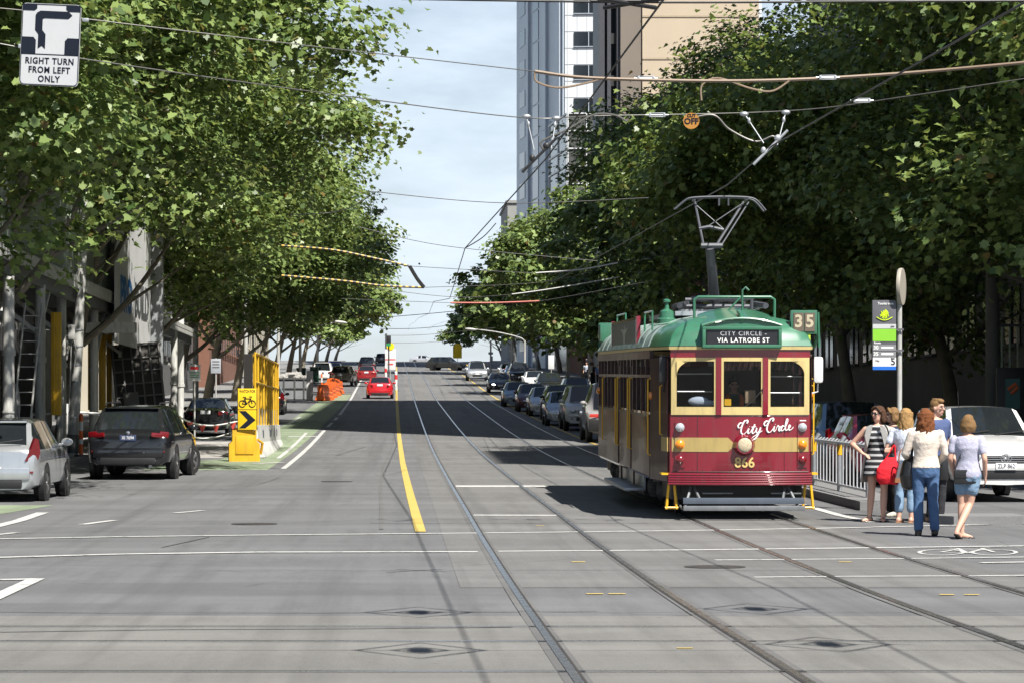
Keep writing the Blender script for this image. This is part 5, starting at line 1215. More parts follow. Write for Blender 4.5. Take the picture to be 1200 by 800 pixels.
# site sign: a tall board facing the street
sg = thing('site_sign', 'large white sign board with blue and grey builder lettering', 'sign', (-8.58, 91.8, gz(92)))
zc0, zc1 = 3.25, 7.7
mb = MB(); mb.box((0, 0, (zc0+zc1)/2), (.10, 11.6, zc1-zc0)); mb.build('board', mat('sign_white_board', (.66, .67, .67), .5, var=.08, scale=.8, streak=.2), sg, False)
mb = MB(); mb.box((.16, 6.0, (zc1+.4)/2+.3), (.62, .35, zc1-.2)); mb.build('end_column', mat('sign_grey_steel', (.25, .26, .27), .5), sg, False)
MR = Matrix.Rotation(R(90), 4, 'Z') @ FRONT
text('PRO', 1.5, 'sign_text', mat('sign_blue', (.01, .16, .48), .5), Matrix.Translation((.06, -3.1, 4.75)) @ MR, sg, .004, .05, sx=1.3)
text('BUILD', 1.5, 'sign_text', mat('sign_dark_grey', (.09, .095, .10), .5), Matrix.Translation((.06, 2.3, 4.75)) @ MR, sg, .004, .05, sx=1.22)
# leaning formwork panel
fwp = thing('formwork_panel', 'dark waffle formwork panel leaning under the sign board', 'panel', (xat(166, 92), 92, gz(92)+.13), R(8))
mb = MB(); W2, H2 = .85, 2.0
mb.at((0, 0, 1.0), rx=R(-14), ry=R(-5)); mb.box((0, 0, 1.0), (W2*1.9, .06, H2*1.35)); mb.build('sheet', mat('formwork_dark', (.05, .047, .043), .8, var=.25), fwp, False)
mb = MB(); mb.at((0, 0, 1.0), rx=R(-14), ry=R(-5))
for i in range(6): mb.box((-.76+i*.305, -.06, 1.0), (.05, .07, 2.7))
for k in range(7): mb.box((0, -.055, -.30+k*.43), (1.62, .06, .045))
mb.box((-.3, -.10, .2), (.5, .03, 1.0)); mb.build('rib', mat('formwork_grey', (.19, .185, .175), .8, var=.2), fwp, False)
# the big grey power pole and its fittings
def pole(name, label, u, y, v_top, r0, r1, m, lean=0, cat='pole', zoff=.13, group=None, x=None):
    x = xat(u, y) if x is None else x; z0 = gz(y)+zoff; zt = HC-(v_top-V0)*y/F
    root = thing(name, label, cat, (x, y, z0), 0, group); mb = MB(); mb.tube([(0, 0, -.1), (lean/2, 0, (zt-z0)/2), (lean, 0, zt-z0)], [r0, (r0+r1)/2, r1], 14); mb.build('shaft', m, root); root['h'] = zt-z0
    return root
M_PGAL = mat('pale_galvanised_pole', (.42, .42, .40), .6, var=.2, scale=2.5, streak=.4); M_PDK = mat('dark_grey_pole', (.075, .078, .078), .6, var=.2)
pp = pole('power_pole', 'pale leaning power pole with steel bands between the two parked cars', 85, 77.5, 235, .155, .12, M_PGAL, lean=.34)
mb = MB()
for z in (1.05, 2.05, 2.5, 3.0, 3.45): mb.lathe([(.165, z), (.165, z+.035)], 14, c=(z*.042, 0, 0))
mb.build('band', M_STEEL, pp); mb = MB(); mb.box((.0, -.16, 3.4), (.18, .14, .4), 0, .02); mb.tube([(.05, -.2, 3.25), (.12, -.22, 2.9), (.06, -.18, 2.4)], .018, 6); mb.tube([(-.12, -.1, .1), (-.02, -.1, 3.2)], .02, 6); mb.build('cable_box', M_PGAL, pp)
mb = MB(); mb.lathe([(.174, .1), (.172, .6)], 14, c=(.012, 0, 0)); mb.build('dark_sleeve', M_PDK, pp)
ld = thing('ladder', 'pale ladder leaning on the gantry beside the silver hatchback', 'ladder', (xat(20, 66), 66, gz(66)+.13), R(14)); mb = MB()
for q in (-.2, .2): mb.tube([(q, 0, 0), (q+.45, .5, 3.9)], .025, 6)
for i in range(12): z = .3+i*.3; mb.tube([(-.2+.115*z, .128*z, z), (.2+.115*z, .128*z, z)], .014, 6)
mb.build('frame', M_PGAL, ld)
hb = thing('cable_bundle', 'pale bundle of hoses hanging beside the leaning ladder', 'hose', (xat(16, 67), 67.2, gz(67)+.13)); mb = MB(); rs_ = np.random.RandomState(3)
for i in range(9): x = rs_.uniform(-.3, .3); mb.tube(crv([(x*.5, 0, 2.0), (x, rs_.uniform(-.1, .1), 1.4), (x+rs_.uniform(-.2, .2), 0, .7), (x*1.4, 0, .05)]), .018, 5)
mb.build('hose', M_PGAL, hb)
# temporary rails and orange posts by the cars
M_ORP = mat('orange_plastic', (.75, .13, .02), .5, var=.12); M_WTP = mat('white_plastic', (.68, .68, .66), .5)
def bollard(u, y, h, label, name='site_bollard', group=None, xo=None):
    x = xat(u, y) if xo is None else xo; t = thing(name, label, 'bollard', (x, y, gz(y)+(.13 if abs(x) > 8.4 else 0)), 0, group)
    mb = MB(); mb.lathe([(.055, .04), (.055, h), (.03, h+.03)], 12); mb.build('tube', M_ORP, t)
    mb = MB(); mb.lathe([(.058, h*.62), (.058, h*.84)], 12); mb.lathe([(.058, h*.30), (.058, h*.42)], 12); mb.build('reflective_band', M_WTP, t); mb = MB(); mb.lathe([(.2, 0), (.19, .05), (.06, .07)], 16); mb.build('base', M_BLACK, t); return t
bollard(95, 77.2, 1.15, 'orange and white site post beside the power pole')
fr_ = thing('site_railing', 'white pipe railing between the power pole and the dark parked car', 'railing', (xat(85, 78.6), 78.6, gz(78)+.13))
mb = MB(); mb.tube([(-1.1, .1, 1.15), (0, 0, 1.22), (1.0, 0, 1.16)], .03, 8); mb.tube([(.2, 0, .45), (1.1, 0, .55)], .03, 8); mb.tube([(-.15, 0, 0), (-.15, 0, 1.45)], .035, 8); mb.tube([(-1.15, .1, 0), (-1.15, .1, 1.2)], .035, 8); mb.tube([(-.25, .1, 0), (-.22, .1, 1.2)], .03, 8); mb.build('rail', M_WTP, fr_)
# yellow sign on a water barrier
yx, yy = gp(286, 540)
M_YPL = mat('yellow_plastic', (.66, .37, .015), .45, var=.12, scale=3, streak=.3)
yb_ = thing('plastic_barrier', 'yellow plastic water barrier under the bicycle arrow sign', 'barrier', (yx, yy, gz(yy)), R(6))
mb = MB(); mb.prism([(-.42, 0), (.42, 0), (.42, .48), (.33, .56), (.33, .86), (-.33, .86), (-.33, .56), (-.42, .48)], 'Y', -.26, .26); mb.box((0, -.27, .45), (.5, .03, .5), 0, .01); mb.tube([(.36, -.2, .6), (.5, -.1, .5), (.46, 0, .2)], .04, 8); mb.box((0, 0, .89), (.5, .3, .06), 0, .02); mb.build('shell', M_YPL, yb_)
sgn = thing('arrow_sign', 'yellow sign with a bicycle and a black chevron on the yellow barrier', 'sign', (xat(290.5, yy), yy-.31, gz(yy)+.80))
sw, sh = 23*yy/F, 48*yy/F
mb = MB(); mb.box((0, 0, sh/2+.07), (sw, .02, sh), 0, .01); mb.build('panel', mat('yellow_sign_sheet', (.78, .50, .01), .5, var=.06), sgn)
mb = MB(); mb.box((0, -.012, sh*.49+.07), (sw*.97, .006, .012)); 
for x in (-sw/2+.01, sw/2-.01): mb.box((x, -.012, sh/2+.07), (.012, .006, sh*.98))
mb.prism([(-sw*.42, .11), (-sw*.1, .11), (sw*.42, .07+sh*.235), (-sw*.08, .07+sh*.455), (-sw*.42, .07+sh*.455), (sw*.02, .07+sh*.235)], 'Y', -.016, -.011); mb.build('chevron', M_INK, sgn, False)
mb = MB(); zb_ = .07+sh*.63
for q in (-1, 1): mb.tube([(q*sw*.25+sw*.165*math.cos(a), -.014, zb_+sw*.165*math.sin(a)) for a in [i*2*math.pi/18 for i in range(19)]], .012, 6)
A_ = (-sw*.25, zb_); B_ = (sw*.25, zb_); C_ = (-.01, zb_-.01); D_ = (-sw*.13, zb_+sw*.26); E_ = (sw*.17, zb_+sw*.26)
for a, b in ((A_, C_), (A_, D_), (D_, C_), (C_, E_), (D_, E_), (E_, B_)): mb.tube([(a[0], -.014, a[1]), (b[0], -.014, b[1])], .012, 6)
mb.tube([(-sw*.22, -.014, zb_+sw*.33), (-sw*.06, -.014, zb_+sw*.33)], .013, 6); mb.tube([(sw*.10, -.014, zb_+sw*.36), (sw*.24, -.014, zb_+sw*.36), (E_[0], -.014, E_[1])], .011, 6); mb.build('bicycle_symbol', M_INK, sgn)
text('WATCH FOR', .105, 'sign_text', M_INK, Matrix.Translation((0, -.013, .07+sh*.93)) @ FRONT, sgn, .001, .002, sx=.70)
# yellow hoarding on concrete barriers
ho = thing('yellow_hoarding', 'yellow ribbed hoarding standing on a white concrete barrier beside the green lane', 'hoarding', (xat(300, 82), 82, gz(82)))
P0 = (xat(298, 80.5), 80.5); P1 = (xat(325, 96), 96)
def hp(t, d=0): 
    x = P0[0]+(P1[0]-P0[0])*t; y = P0[1]+(P1[1]-P0[1])*t; return (x-ho.location.x+d, y-ho.location.y)
a, b = hp(0), hp(1)
mb = MB(); rs = []
for t in (0, 1):
    x, y = hp(t); rs.append([(x+q, y, z) for q, z in ((-.3, 0), (.3, 0), (.28, .12), (.12, .42), (.09, .92), (-.09, .92), (-.12, .42), (-.28, .12))])
mb.loft(rs); bo = mb.build('concrete_barrier', mat('white_barrier_concrete', (.60, .60, .58), .7, var=.15, scale=3, bump=.2, streak=.45), ho, True, 20)
mb = MB()
for t in (.2, .5, .8): x, y = hp(t, .105); mb.box((x, y, .66), (.03, .5, .22))
build_each(mb, 'dark_plate', mat('barrier_plate', (.08, .09, .12), .6), bo)
b2_ = (hp(0)[0]-.1, hp(0)[1]); 
mb = MB()
n = 9
for i in range(n):
    t = (i+.5)/n; x, y = hp(t); x0, y0 = hp(i/n+.01); x1, y1 = hp((i+1)/n-.01)
    mb.prism([(x0-.05, y0), (x1-.05, y1), (x1-.05+.05, y1-.3), ((x0+x1)/2+.03, (y0+y1)/2), (x0, y0+.3)], 'Z', 1.42, 2.95)
mb.build('yellow_panel', M_YPAN, ho, False)
mb = MB()
for i in range(n):
    t = (i+.5)/n; x, y = hp(t); x0, y0 = hp(i/n+.02); x1, y1 = hp((i+1)/n-.02); mb.prism([(x0-.05, y0), (x1-.05, y1), (x1, y1), (x0, y0)], 'Z', .9, 1.44)
build_each(mb, 'grey_panel', mat('hoarding_grey', (.34, .35, .36), .6), ho, False)
mb = MB()
for z in (2.97, 2.15): mb.tube([(*hp(0, .03), z), (*hp(1, .03), z)], .035, 6)
for i in range(n+1): x, y = hp(i/n, .02); mb.tube([(x, y, .9), (x, y, 3.0)], .03, 6)
mb.build('yellow_rail', M_YPAN, ho)
mb = MB(); x, y = hp(0, -.35); mb.box((x+.18, y, 1.95), (.24, .08, 2.0)); mb.build('dark_end_board', mat('dark_board', (.015, .013, .012), .8), ho, False)
# sagging safety tape with red flags
def tape(name, label, pts, flags, m):
    P = crv(pts, 10); c = P[0].copy(); t = thing(name, label, 'rope', c); mb = MB(); mb.tube([p-c for p in P], .022, 6); mb.build('rope', m, t)
    if flags:
        mb = MB()
        for i in range(3, len(P)-2, 6):
            p = P[i]-c; mb.prism([(p.x-.09, p.z), (p.x+.09, p.z), (p.x+.02, p.z-.19), (p.x-.02, p.z-.19)], 'Y', p.y-.006, p.y+.006)
        build_each(mb, 'flag', mat('red_flag', (.45, .05, .035), .6), t, False)
def site(u, v, y): return tuple(wp(u, v, y))
tape('safety_rope', 'upper sagging white rope with red flags from the parked car to the arrow sign', [site(203, 484, 74), site(225, 495, 76), site(250, 498, 77), site(280, 493, 78)], True, M_WTP)
tape('safety_rope', 'lower plain white rope sagging towards the yellow barrier', [site(216, 509, 76), site(235, 513, 77), site(255, 511, 77.5), site(271, 506, 78)], False, M_WTP)
# signs on posts, left footpath
def sign_post(name, label, u, y, v0, v1, w, m, v_post, pm=None, cat='sign', off=.13, txt=None):
    x = xat(u, y); t = thing(name, label, cat, (x, y, gz(y)+off)); zt = HC-(v0-V0)*y/F-gz(y)-off; zb = HC-(v1-V0)*y/F-gz(y)-off
    mb = MB(); mb.tube([(0, .03, -.1), (0, .03, zt+.02)], .03, 8); mb.build('post', pm or M_PGAL, t)
    mb = MB(); mb.box((0, -.012, (zt+zb)/2), (w, .02, zt-zb), 0, .008); so = mb.build('panel', m, t)
    return t, so, zt, zb
M_SGW = mat('white_sign_sheet', (.66, .67, .68), .45, var=.05); M_SGR = mat('red_sign_ink', (.6, .03, .03), .5); M_SGG = mat('green_sign_ink', (.02, .25, .08), .5)
t, so, zt, zb = sign_post('parking_sign', 'white parking sign with red lettering in front of the shaded tree trunk', 228, 100, 427, 446, .42, M_SGW, 0)
mb = MB(); mb.box((0, -.026, zt-.12), (.30, .004, .10)); mb.build('sign_ink', M_SGR, so); mb = MB(); 
for k in range(3): mb.box((0, -.026, zt-.28-k*.08), (.30, .004, .03))
mb.build('sign_ink', M_SGG, so)
t, so, zt, zb = sign_post('parking_sign', 'grey-white parking sign deeper in the shade near the yellow hoarding', 253, 118, 420, 437, .42, mat('grey_sign_sheet', (.36, .38, .42), .5), 0)
mb = MB()
for k in range(3): mb.box((0, -.026, zt-.12-k*.12), (.30, .004, .04))
mb.build('sign_ink', M_PDK, so)
# far median signs beside the left yellow line
t, so, zt, zb = sign_post('median_sign', 'white median sign with yellow disc on top beside the lone red car', 457.5, 252, 409, 433, .95, M_SGW, 0, off=0)
mb = MB(); mb.lathe([(.34, -.06), (.34, -.03)], 20, axis='Y', c=(0, 0, zt+.25)); mb.build('yellow_disc', mat('yellow_signal', (.85, .6, .01), .5), t); mb = MB(); mb.box((0, -.03, (zt+zb)/2), (.9, .006, .10)); mb.box((0, -.03, zb+.5), (.5, .006, .12)); mb.build('sign_ink', M_SGR, so)
pole('signal_pole', 'tall grey pole behind the white median sign', 452.5, 256, 391, .10, .09, M_PDK, zoff=0)
t = thing('traffic_signal', 'dark traffic signal head with green arrow beside the median sign', 'signal', (xat(455.5, 250), 250, gz(250))); mb = MB(); mb.tube([(0, .1, 0), (0, .1, 3.9)], .07, 8); mb.build('pole', M_PDK, t); mb = MB(); mb.box((0, 0, 3.6), (.4, .25, .8), 0, .04); mb.build('head', M_BLACK, t); mb = MB(); mb.box((0, -.14, 3.2), (.4, .03, .25)); mb.build('green_plate', M_SGG, t)
for u, y, nm in ((464, 215, 'white and red median bollard nearest the lone red car'), (452, 248, 'red banded bollard at the foot of the grey median pole')):
    t = thing('median_bollard', nm, 'bollard', (xat(u, y), y, gz(y))); mb = MB(); mb.lathe([(.11, 0), (.11, 1.35), (.05, 1.42)], 12); mb.build('tube', M_WTP, t); mb = MB(); mb.lathe([(.115, .8), (.115, 1.15)], 12); mb.build('red_band', M_SGR, t)
t, so, zt, zb = sign_post('stop_flag', 'tall yellow rounded sign beside the turning dark four-wheel drive', 536, 318, 402.5, 419.5, .2, mat('yellow_signal', (.85, .6, .01), .5), 0, off=0)
mb = MB(); mb.prism([(-.5, zb), (.5, zb), (.5, zt-.4)]+[(.5*math.cos(a), zt-.4+.4*math.sin(a)) for a in [.3, .6, .9, 1.2, 1.57, 1.94, 2.24, 2.54, 2.84]]+[(-.5, zt-.4)], 'Y', -.06, -.03); mb.build('rounded_plate', mat('yellow_signal', (.85, .6, .01), .5), t)
t, so, zt, zb = sign_post('street_sign', 'white sign on the shaded right footpath nearest the tram', 646, 240, 416, 432, .5, M_SGW, 0)
# orange water barriers, skip, bins
OB = 'orange plastic barriers beside the green lane'
for i, (u, y, lb) in enumerate([(381, 181, 'orange plastic barrier nearest the camera, in shade'), (385, 187.5, 'second orange plastic barrier from the shaded one'), (390, 194, 'third orange plastic barrier in the sunlit row'), (394, 201, 'fourth orange plastic barrier, near the taupe four-wheel drive'), (391, 208, 'last orange plastic barrier, standing behind the others')]):
    t = thing('plastic_barrier', lb, 'barrier', (xat(u, y), y, gz(y)), R(84), OB); mb = MB()
    mb.prism([(-.30, 0), (.30, 0), (.26, .25), (.16, .32), (.20, .5), (.13, .58), (.17, .74), (.12, .96), (-.12, .96), (-.17, .74), (-.13, .58), (-.20, .5), (-.16, .32), (-.26, .25)], 'X', -2.6, 2.6); mb.build('shell', M_ORP, t); mb = MB(); mb.box((0, 0, .98), (2.6, .2, .06), 0, .02); mb.build('top_cap', M_ORP, t)
sk = thing('skip_bin', 'grey steel skip heaped with rubble behind the orange barriers', 'skip', (xat(343, 182), 185, gz(184)+.02))
mb = MB(); mb.prism([(-1.0, 0), (1.05, 0), (1.2, 1.35), (-1.25, 1.35)], 'Y', -2, 2); mb.build('tub', mat('skip_grey', (.20, .21, .22), .6, var=.35, scale=1.6), sk, False)
mb = MB(); mb.box((0, -2.02, 1.33), (2.5, .10, .10)); mb.box((0, -2.03, .7), (2.2, .05, .08)); 
for x in (-.6, .1, .7): mb.box((x, -2.03, .68), (.08, .07, 1.25))
mb.build('rim', M_PDK, sk, False)
mb = MB(); rs = np.random.RandomState(4)
for i in range(46):
    a, b = rs.uniform(-.95, .95), rs.uniform(-1.7, 1.7); q = rs.uniform(.10, .27); mb.at((a, b, 1.3+.35*(1-abs(a))*(1-abs(b)/2)+rs.uniform(0, .1)), rs.uniform(0, 3), rs.uniform(0, 3)); mb.box((0, 0, 0), (q*2, q*1.4, q), 0, q*.15)
mb.build('rubble', mat('pale_rubble', (.30, .29, .27), .9, var=.4, scale=2), sk, False)
wb = thing('skip_board', 'white upright board at the right end of the grey skip', 'board', (xat(363, 181), 181, gz(181))); mb = MB(); mb.box((0, 0, .95), (.42, .08, 1.9), 0, .01); mb.box((0, .3, .05), (.4, .7, .08)); mb.build('panel', M_WTP, wb)
for u, y, lb in ((353, 232, 'dark green street bin nearer the skip'), (368.5, 238, 'smaller dark green street bin behind the white four-wheel drive')):
    t = thing('street_bin', lb, 'bin', (xat(u, y), y, gz(y)+.13)); mb = MB(); mb.box((0, 0, .6), (.75, .6, 1.2), 0, .05); mb.build('cabinet', mat('bin_green', (.02, .07, .045), .5), t); mb = MB(); mb.box((0, 0, 1.25), (.8, .65, .12), 0, .04); mb.box((0, -.31, .98), (.4, .02, .14)); mb.build('lid', M_BLACK, t)
t = thing('street_bin', 'black street bin on the right footpath beside the pedestrians', 'bin', (15.95, 232, gz(232)+.13)); mb = MB(); mb.lathe([(.3, 0), (.32, 1.1), (.26, 1.15)], 16); mb.build('drum', M_BLACK, t); mb = MB(); mb.lathe([(.33, 1.1), (.33, 1.16), (.1, 1.25)], 16); mb.build('lid', M_PDK, t)
bollard(377, 196, 1.5, 'tall orange post at the left end of the orange barriers')
# ---------------------------------------------------------------- tram stop on the right
stp = thing('stop_pole', 'galvanised tram stop pole with a round mirror disc behind the pedestrians', 'pole', (xat(1054, 45.9), 45.9, gz(45.9)+.15))
mb = MB(); mb.tube([(0, 0, -.15), (0, 0, 3.78)], .042, 12); mb.build('shaft', M_PGAL, stp)
mb = MB(); mb.at((0.03, 0, 3.5), rz=R(70)); mb.lathe([(.02, -.035), (.30, -.03), (.305, -.01), (.305, .01), (.30, .03), (.02, .035)], 28, axis='Y'); d_ = mb.build('round_sign', mat('weathered_disc', (.33, .30, .25), .5, var=.15), stp)
mb = MB(); mb.lathe([(.045, .88), (.045, 1.35)], 12); mb.build('lime_band', mat('lime_band', (.42, .62, .04), .5), stp)
mb = MB(); mb.box((-.02, -.05, .80), (.28, .03, .18), 0, .01); mb.build('small_plate', mat('green_plate', (.16, .30, .15), .5), stp)
fl = thing('stop_flag', 'tram stop information panel with grey, green and blue bands on the pole', 'sign', (xat(1036, 45.8), 45.8, HC-(433-V0)*45.8/F), R(2))
fw, fh = 28*45.8/F, 81*45.8/F
mb = MB(); mb.box((0, 0, fh/2), (fw, .05, fh), 0, .008); mb.box((fw/2+.06, .02, fh*.58), (.14, .02, .03)); mb.box((fw/2+.06, .02, fh*.28), (.14, .02, .03)); mb.build('panel', mat('panel_dark_grey', (.09, .09, .10), .4), fl)
for z0, z1, c, nm in ((0, .05, (.01, .12, .5), 'blue_band'), (.05, .18, (.62, .62, .62), 'white_band'), (.19, .265, (.2, .2, .21), 'grey_band'), (.275, .36, (.2, .2, .21), 'grey_band'), (.41, .585, (.20, .48, .03), 'green_band'), (.59, .655, (.45, .46, .46), 'pale_band')):
    mb = MB(); mb.box((0, -.028, fh*(z0+z1)/2), (fw*.98, .006, fh*(z1-z0))); mb.build(nm, mat('stop_'+nm, c, .45, var=.05), fl)
def ft(s_, sz, x, z, m, sx=1, b=.001): return text(s_, sz, 'panel_text', m, Matrix.Translation((x*fw, -.033, z*fh)) @ FRONT, fl, .001, b, sx=sx)
ft('5', .16, .36, .115, M_INK, b=.002); ft('30', .085, -.36, .318, M_WHITE); ft('35', .085, -.36, .228, M_WHITE); ft('Route', .045, -.3, .385, M_WHITE); ft('Tourist tram', .055, .05, .95, M_WHITE, .9); ft('City', .04, -.3, .13, M_INK); ft('Stop', .03, .34, .165, M_INK); ft('ptv', .05, .34, .62, M_INK)
for z in (.318, .228): mb = MB(); mb.box((.12*fw, -.033, z*fh), (.5*fw, .003, .03)); mb.build('text_line', M_WHITE, fl)
mb = MB()
for i in range(14): a = i*.45; mb.tube([(.06*math.cos(a)*(1+.2*(i % 3)), -.034, fh*.79+.07*math.sin(a)), (.02*math.cos(a+1), -.034, fh*.82+.05*math.sin(a+2))], .009, 5)
mb.tube([(-.13+.26*i/10, -.034, fh*.755-.05*math.sin(math.pi*i/10)) for i in range(11)], .008, 5); mb.build('lime_emblem', mat('lime_emblem', (.55, .72, .02), .5), fl)
# barrier fence panels
M_FENCE = mat('pale_fence_steel', (.50, .51, .53), .4, metal=.3, var=.15)
FG = 'grey barrier fence panels along the tram stop'
fence_pts = [(8.02, 47.9), (8.05, 51.2), (8.08, 54.5), (8.1, 57.8), (8.1, 61.1)]
for i in range(4):
    (x0, y0), (x1, y1) = fence_pts[i], fence_pts[i+1]
    lb = ['grey barrier fence panel beside the woman in sunglasses', 'second grey barrier fence panel from the woman in sunglasses', 'third grey barrier fence panel, beside the red car', 'last grey barrier fence panel beside the tram, mostly hidden'][i]
    t = thing('barrier_fence', lb, 'fence', (x0, y0, gz(y0)), 0, FG); mb = MB(); n = 8; dz = gz(y1)-gz(y0)
    P = lambda k, z: (( x1-x0)*k/n, (y1-y0)*k/n, z+dz*k/n)
    for k in range(1, n): mb.tube([P(k, .26), P(k, 1.02), (P(k, 1.10)[0]+.09, P(k, 0)[1], 1.08+dz*k/n)], .015, 6)
    mb.build('baluster', M_FENCE, t)
    mb = MB(); mb.tube([P(0, 1.02), P(n, 1.02)], .03, 8); mb.tube([P(0, .26), P(n, .26)], .025, 8); mb.build('rail', M_FENCE, t)
    mb = MB(); mb.tube([P(0, -.05), P(0, 1.0), (P(0, 0)[0]+.1, 0, 1.14)], .045, 10); mb.build('post', M_STEEL, t)
    mb = MB(); mb.lathe([(.05, .80), (.05, .98)], 10); mb.build('yellow_cap', M_YPL, t)
t = thing('end_post', 'thick grey steel post at the end of the stop island behind the pedestrians', 'bollard', (xat(1097, 42.5), 42.5, gz(42.5))); mb = MB(); mb.lathe([(.09, -.05), (.09, 1.05), (.07, 1.10), (.01, 1.12)], 16); mb.build('tube', M_STEEL, t); mb = MB(); mb.lathe([(.15, 0), (.15, .03)], 16); mb.build('base_flange', M_STEEL, t)
ki = MB(); ki.prism([(7.95, 41.6), (8.15, 41.2), (9.1, 41.2), (9.3, 41.6), (9.3, 42.6), (7.95, 42.6)], 'Z', 0, gz(42)+.12); struct('traffic_island', ki, M_KERB)
# right footpath: utility pole, planter, screens, poster
pole('utility_pole', 'thick dark utility pole rising behind the white four-wheel drive', 1163, 72, 120, .19, .16, mat('weathered_pole', (.13, .125, .115), .8, var=.2, scale=2))
psn = thing('street_poster', 'small framed poster with orange artwork on the far right footpath', 'poster', (xat(1185, 70), 70, gz(70)+.13)); mb = MB(); mb.box((0, 0, 1.2), (.75, .12, 2.4), 0, .02); mb.build('frame', M_BLACK, psn); mb = MB(); mb.box((.02, -.068, 1.75), (.36, .012, .75)); mb.build('artwork', mat('poster_teal', (.05, .14, .13), .5, var=.4), psn); mb = MB(); mb.tube([(-.1, -.076, 1.85), (.1, -.076, 2.0), (.14, -.076, 1.9), (-.02, -.076, 1.75)], .05, 6); mb.build('artwork_shape', mat('poster_orange', (.6, .13, .04), .5), psn)
lf = thing('slatted_screen', 'pale green slatted screen under the trees at the right edge', 'screen', (xat(1188, 78), 78, gz(78)+.13)); mb = MB()
for i in range(10): mb.tube([(-.55+i*.22, 0, 1.0), (-.55+i*.22, 0, 3.6)], .03, 6)
mb.build('slat', mat('pale_green_slat', (.35, .40, .32), .6), lf); mb = MB(); mb.box((.4, 0, .95), (2.2, .06, .08)); mb.box((.4, 0, 3.6), (2.2, .06, .08)); mb.build('rail', M_PDK, lf)
# ---------------------------------------------------------------- poles, street lamps, span wires
PL = 'grey tram poles along both kerbs'
tp = [(-9.0, 126, 'slim pale tram pole beside the yellow hoarding on the left kerb', 'L'), (-9.0, 168, 'tram pole on the left kerb behind the yellow hoarding', 'L'), (-9.0, 214, 'tram pole on the left kerb beside the orange barriers', 'L'), (-9.0, 262, 'tram pole on the left kerb beside the green bins', 'L'), (-9.0, 320, 'farthest tram pole on the left kerb', 'L'),
      (15.9, 110, 'tram pole on the right kerb hidden behind the tram', 'R'), (15.9, 168, 'tram pole on the right kerb above the parked silver four-wheel drive', 'R'), (15.9, 212, 'tram pole on the right kerb behind the white parked sedan', 'R'), (15.9, 262, 'tram pole on the right kerb behind the farthest parked sedan', 'R'), (15.9, 320, 'farthest tram pole on the right kerb', 'R')]
for x, y, lb, sd in tp:
    t = thing('tram_pole', lb, 'pole', (x, y, gz(y)+.13), 0, PL); mb = MB(); mb.tube([(0, 0, -.1), (0, 0, 7.6)], [.14, .10], 12); mb.build('shaft', M_PGAL, t); mb = MB(); mb.lathe([(.2, 0), (.2, .25), (.15, .32)], 12); mb.build('base_collar', M_PGAL, t); mb = MB(); mb.lathe([(.12, 7.6), (.02, 7.75)], 10); mb.build('finial', M_PGAL, t)
def lamp(u, y, v_arm, u_tip, label):
    x = xat(u, y); t = thing('street_lamp', label, 'street lamp', (x, y, gz(y)+.13)); zt = HC-(v_arm-V0)*y/F-gz(y)-.13; dx = xat(u_tip, y)-x
    mb = MB(); mb.tube([(0, 0, -.1), (0, 0, zt-.5)], [.11, .08], 10); mb.build('shaft', M_PGAL, t); mb = MB(); mb.tube(crv([(0, 0, zt-.6), (dx*.1, 0, zt-.25), (dx*.5, 0, zt+.2), (dx*.9, 0, zt+.45)]), .05, 8); mb.build('arm', M_PGAL, t); mb = MB(); mb.at((dx, 0, zt+.45), ry=R(6)); mb.ell((0, 0, 0), (.55, .2, .12), 14, 8); mb.build('lamp_head', M_PGAL, t)
lamp(615, 245, 392, 552, 'street lamp with a long arm over the road on the right')
lamp(352, 200, 385, 398, 'street lamp on the left kerb reaching out of the plane trees')
for u, y, v, lb in ((600, 262, 392, 'white pole with crossed fittings among the dark right-hand trunks'), (673, 205, 400, 'white signal pole on the right footpath left of the tram'), (575, 300, 400, 'thin white pole beside the silver wagon')):
    t = pole('white_pole', lb, u, y, v, .10, .09, M_SGW, x=max(14.0, xat(u, y)) if y < 230 else None); mb = MB(); mb.box((0, -.1, t['h']*.62), (.5, .14, .25), 0, .03); mb.box((.1, -.1, t['h']*.45), (.25, .2, .5), 0, .03); mb.build('fitting', M_SGW, t)
# overhead wires -------------------------------------------------------------
M_WIRE = mat('dark_copper_wire', (.03, .03, .03), .5, metal=.3); M_WIREL = mat('pale_insulated_cable', (.13, .125, .115), .45, metal=.3); M_WIREB = mat('weathered_brown_rod', (.22, .16, .11), .6); M_TIGER_Y = mat('tiger_tail_yellow', (.50, .33, .03), .5)
def wire(name, label, pts, r, m, cat='wire', n=10, group=None, smooth=True):
    P = crv(pts, n) if smooth else [Vector(p) for p in pts]; c = P[0].copy(); mb = MB(); mb.tube([p-c for p in P], r, 6); o = mb.build(name, m); o.location = c; return tag(o, label, cat, group)
def sp(u, v, y): return tuple(wp(u, v, y))
# contact wires
wire('contact_wire', 'overhead contact wire of the right-hand track running to the tram pantograph', [(5.3, 6, 5.35), (5.6, 24, 5.34), sp(905, 171, 39), sp(852, 217, 45.3), (5.15, 70, gz(70)+5.35), (5.4, 110, gz(110)+5.5), (5.0, 160, gz(160)+5.5), (5.35, 220, gz(220)+5.5), (5.05, 300, gz(300)+5.5), (5.3, 400, gz(400)+5.5), (5.2, 480, gz(480)+5.5)], .011, M_WIRE, smooth=False)
wire('contact_wire', 'overhead contact wire of the left-hand track crossing the sky', [(2.6, 6, 5.4), sp(776, 2, 25), sp(640, 186, 39.5), sp(545, 291, 62), sp(527, 350, 92), (1.7, 130, gz(130)+5.5), (2.0, 175, gz(175)+5.5), (1.75, 230, gz(230)+5.5), (1.95, 300, gz(300)+5.5), (1.8, 400, gz(400)+5.5), (1.9, 480, gz(480)+5.5)], .011, M_WIRE, smooth=False)
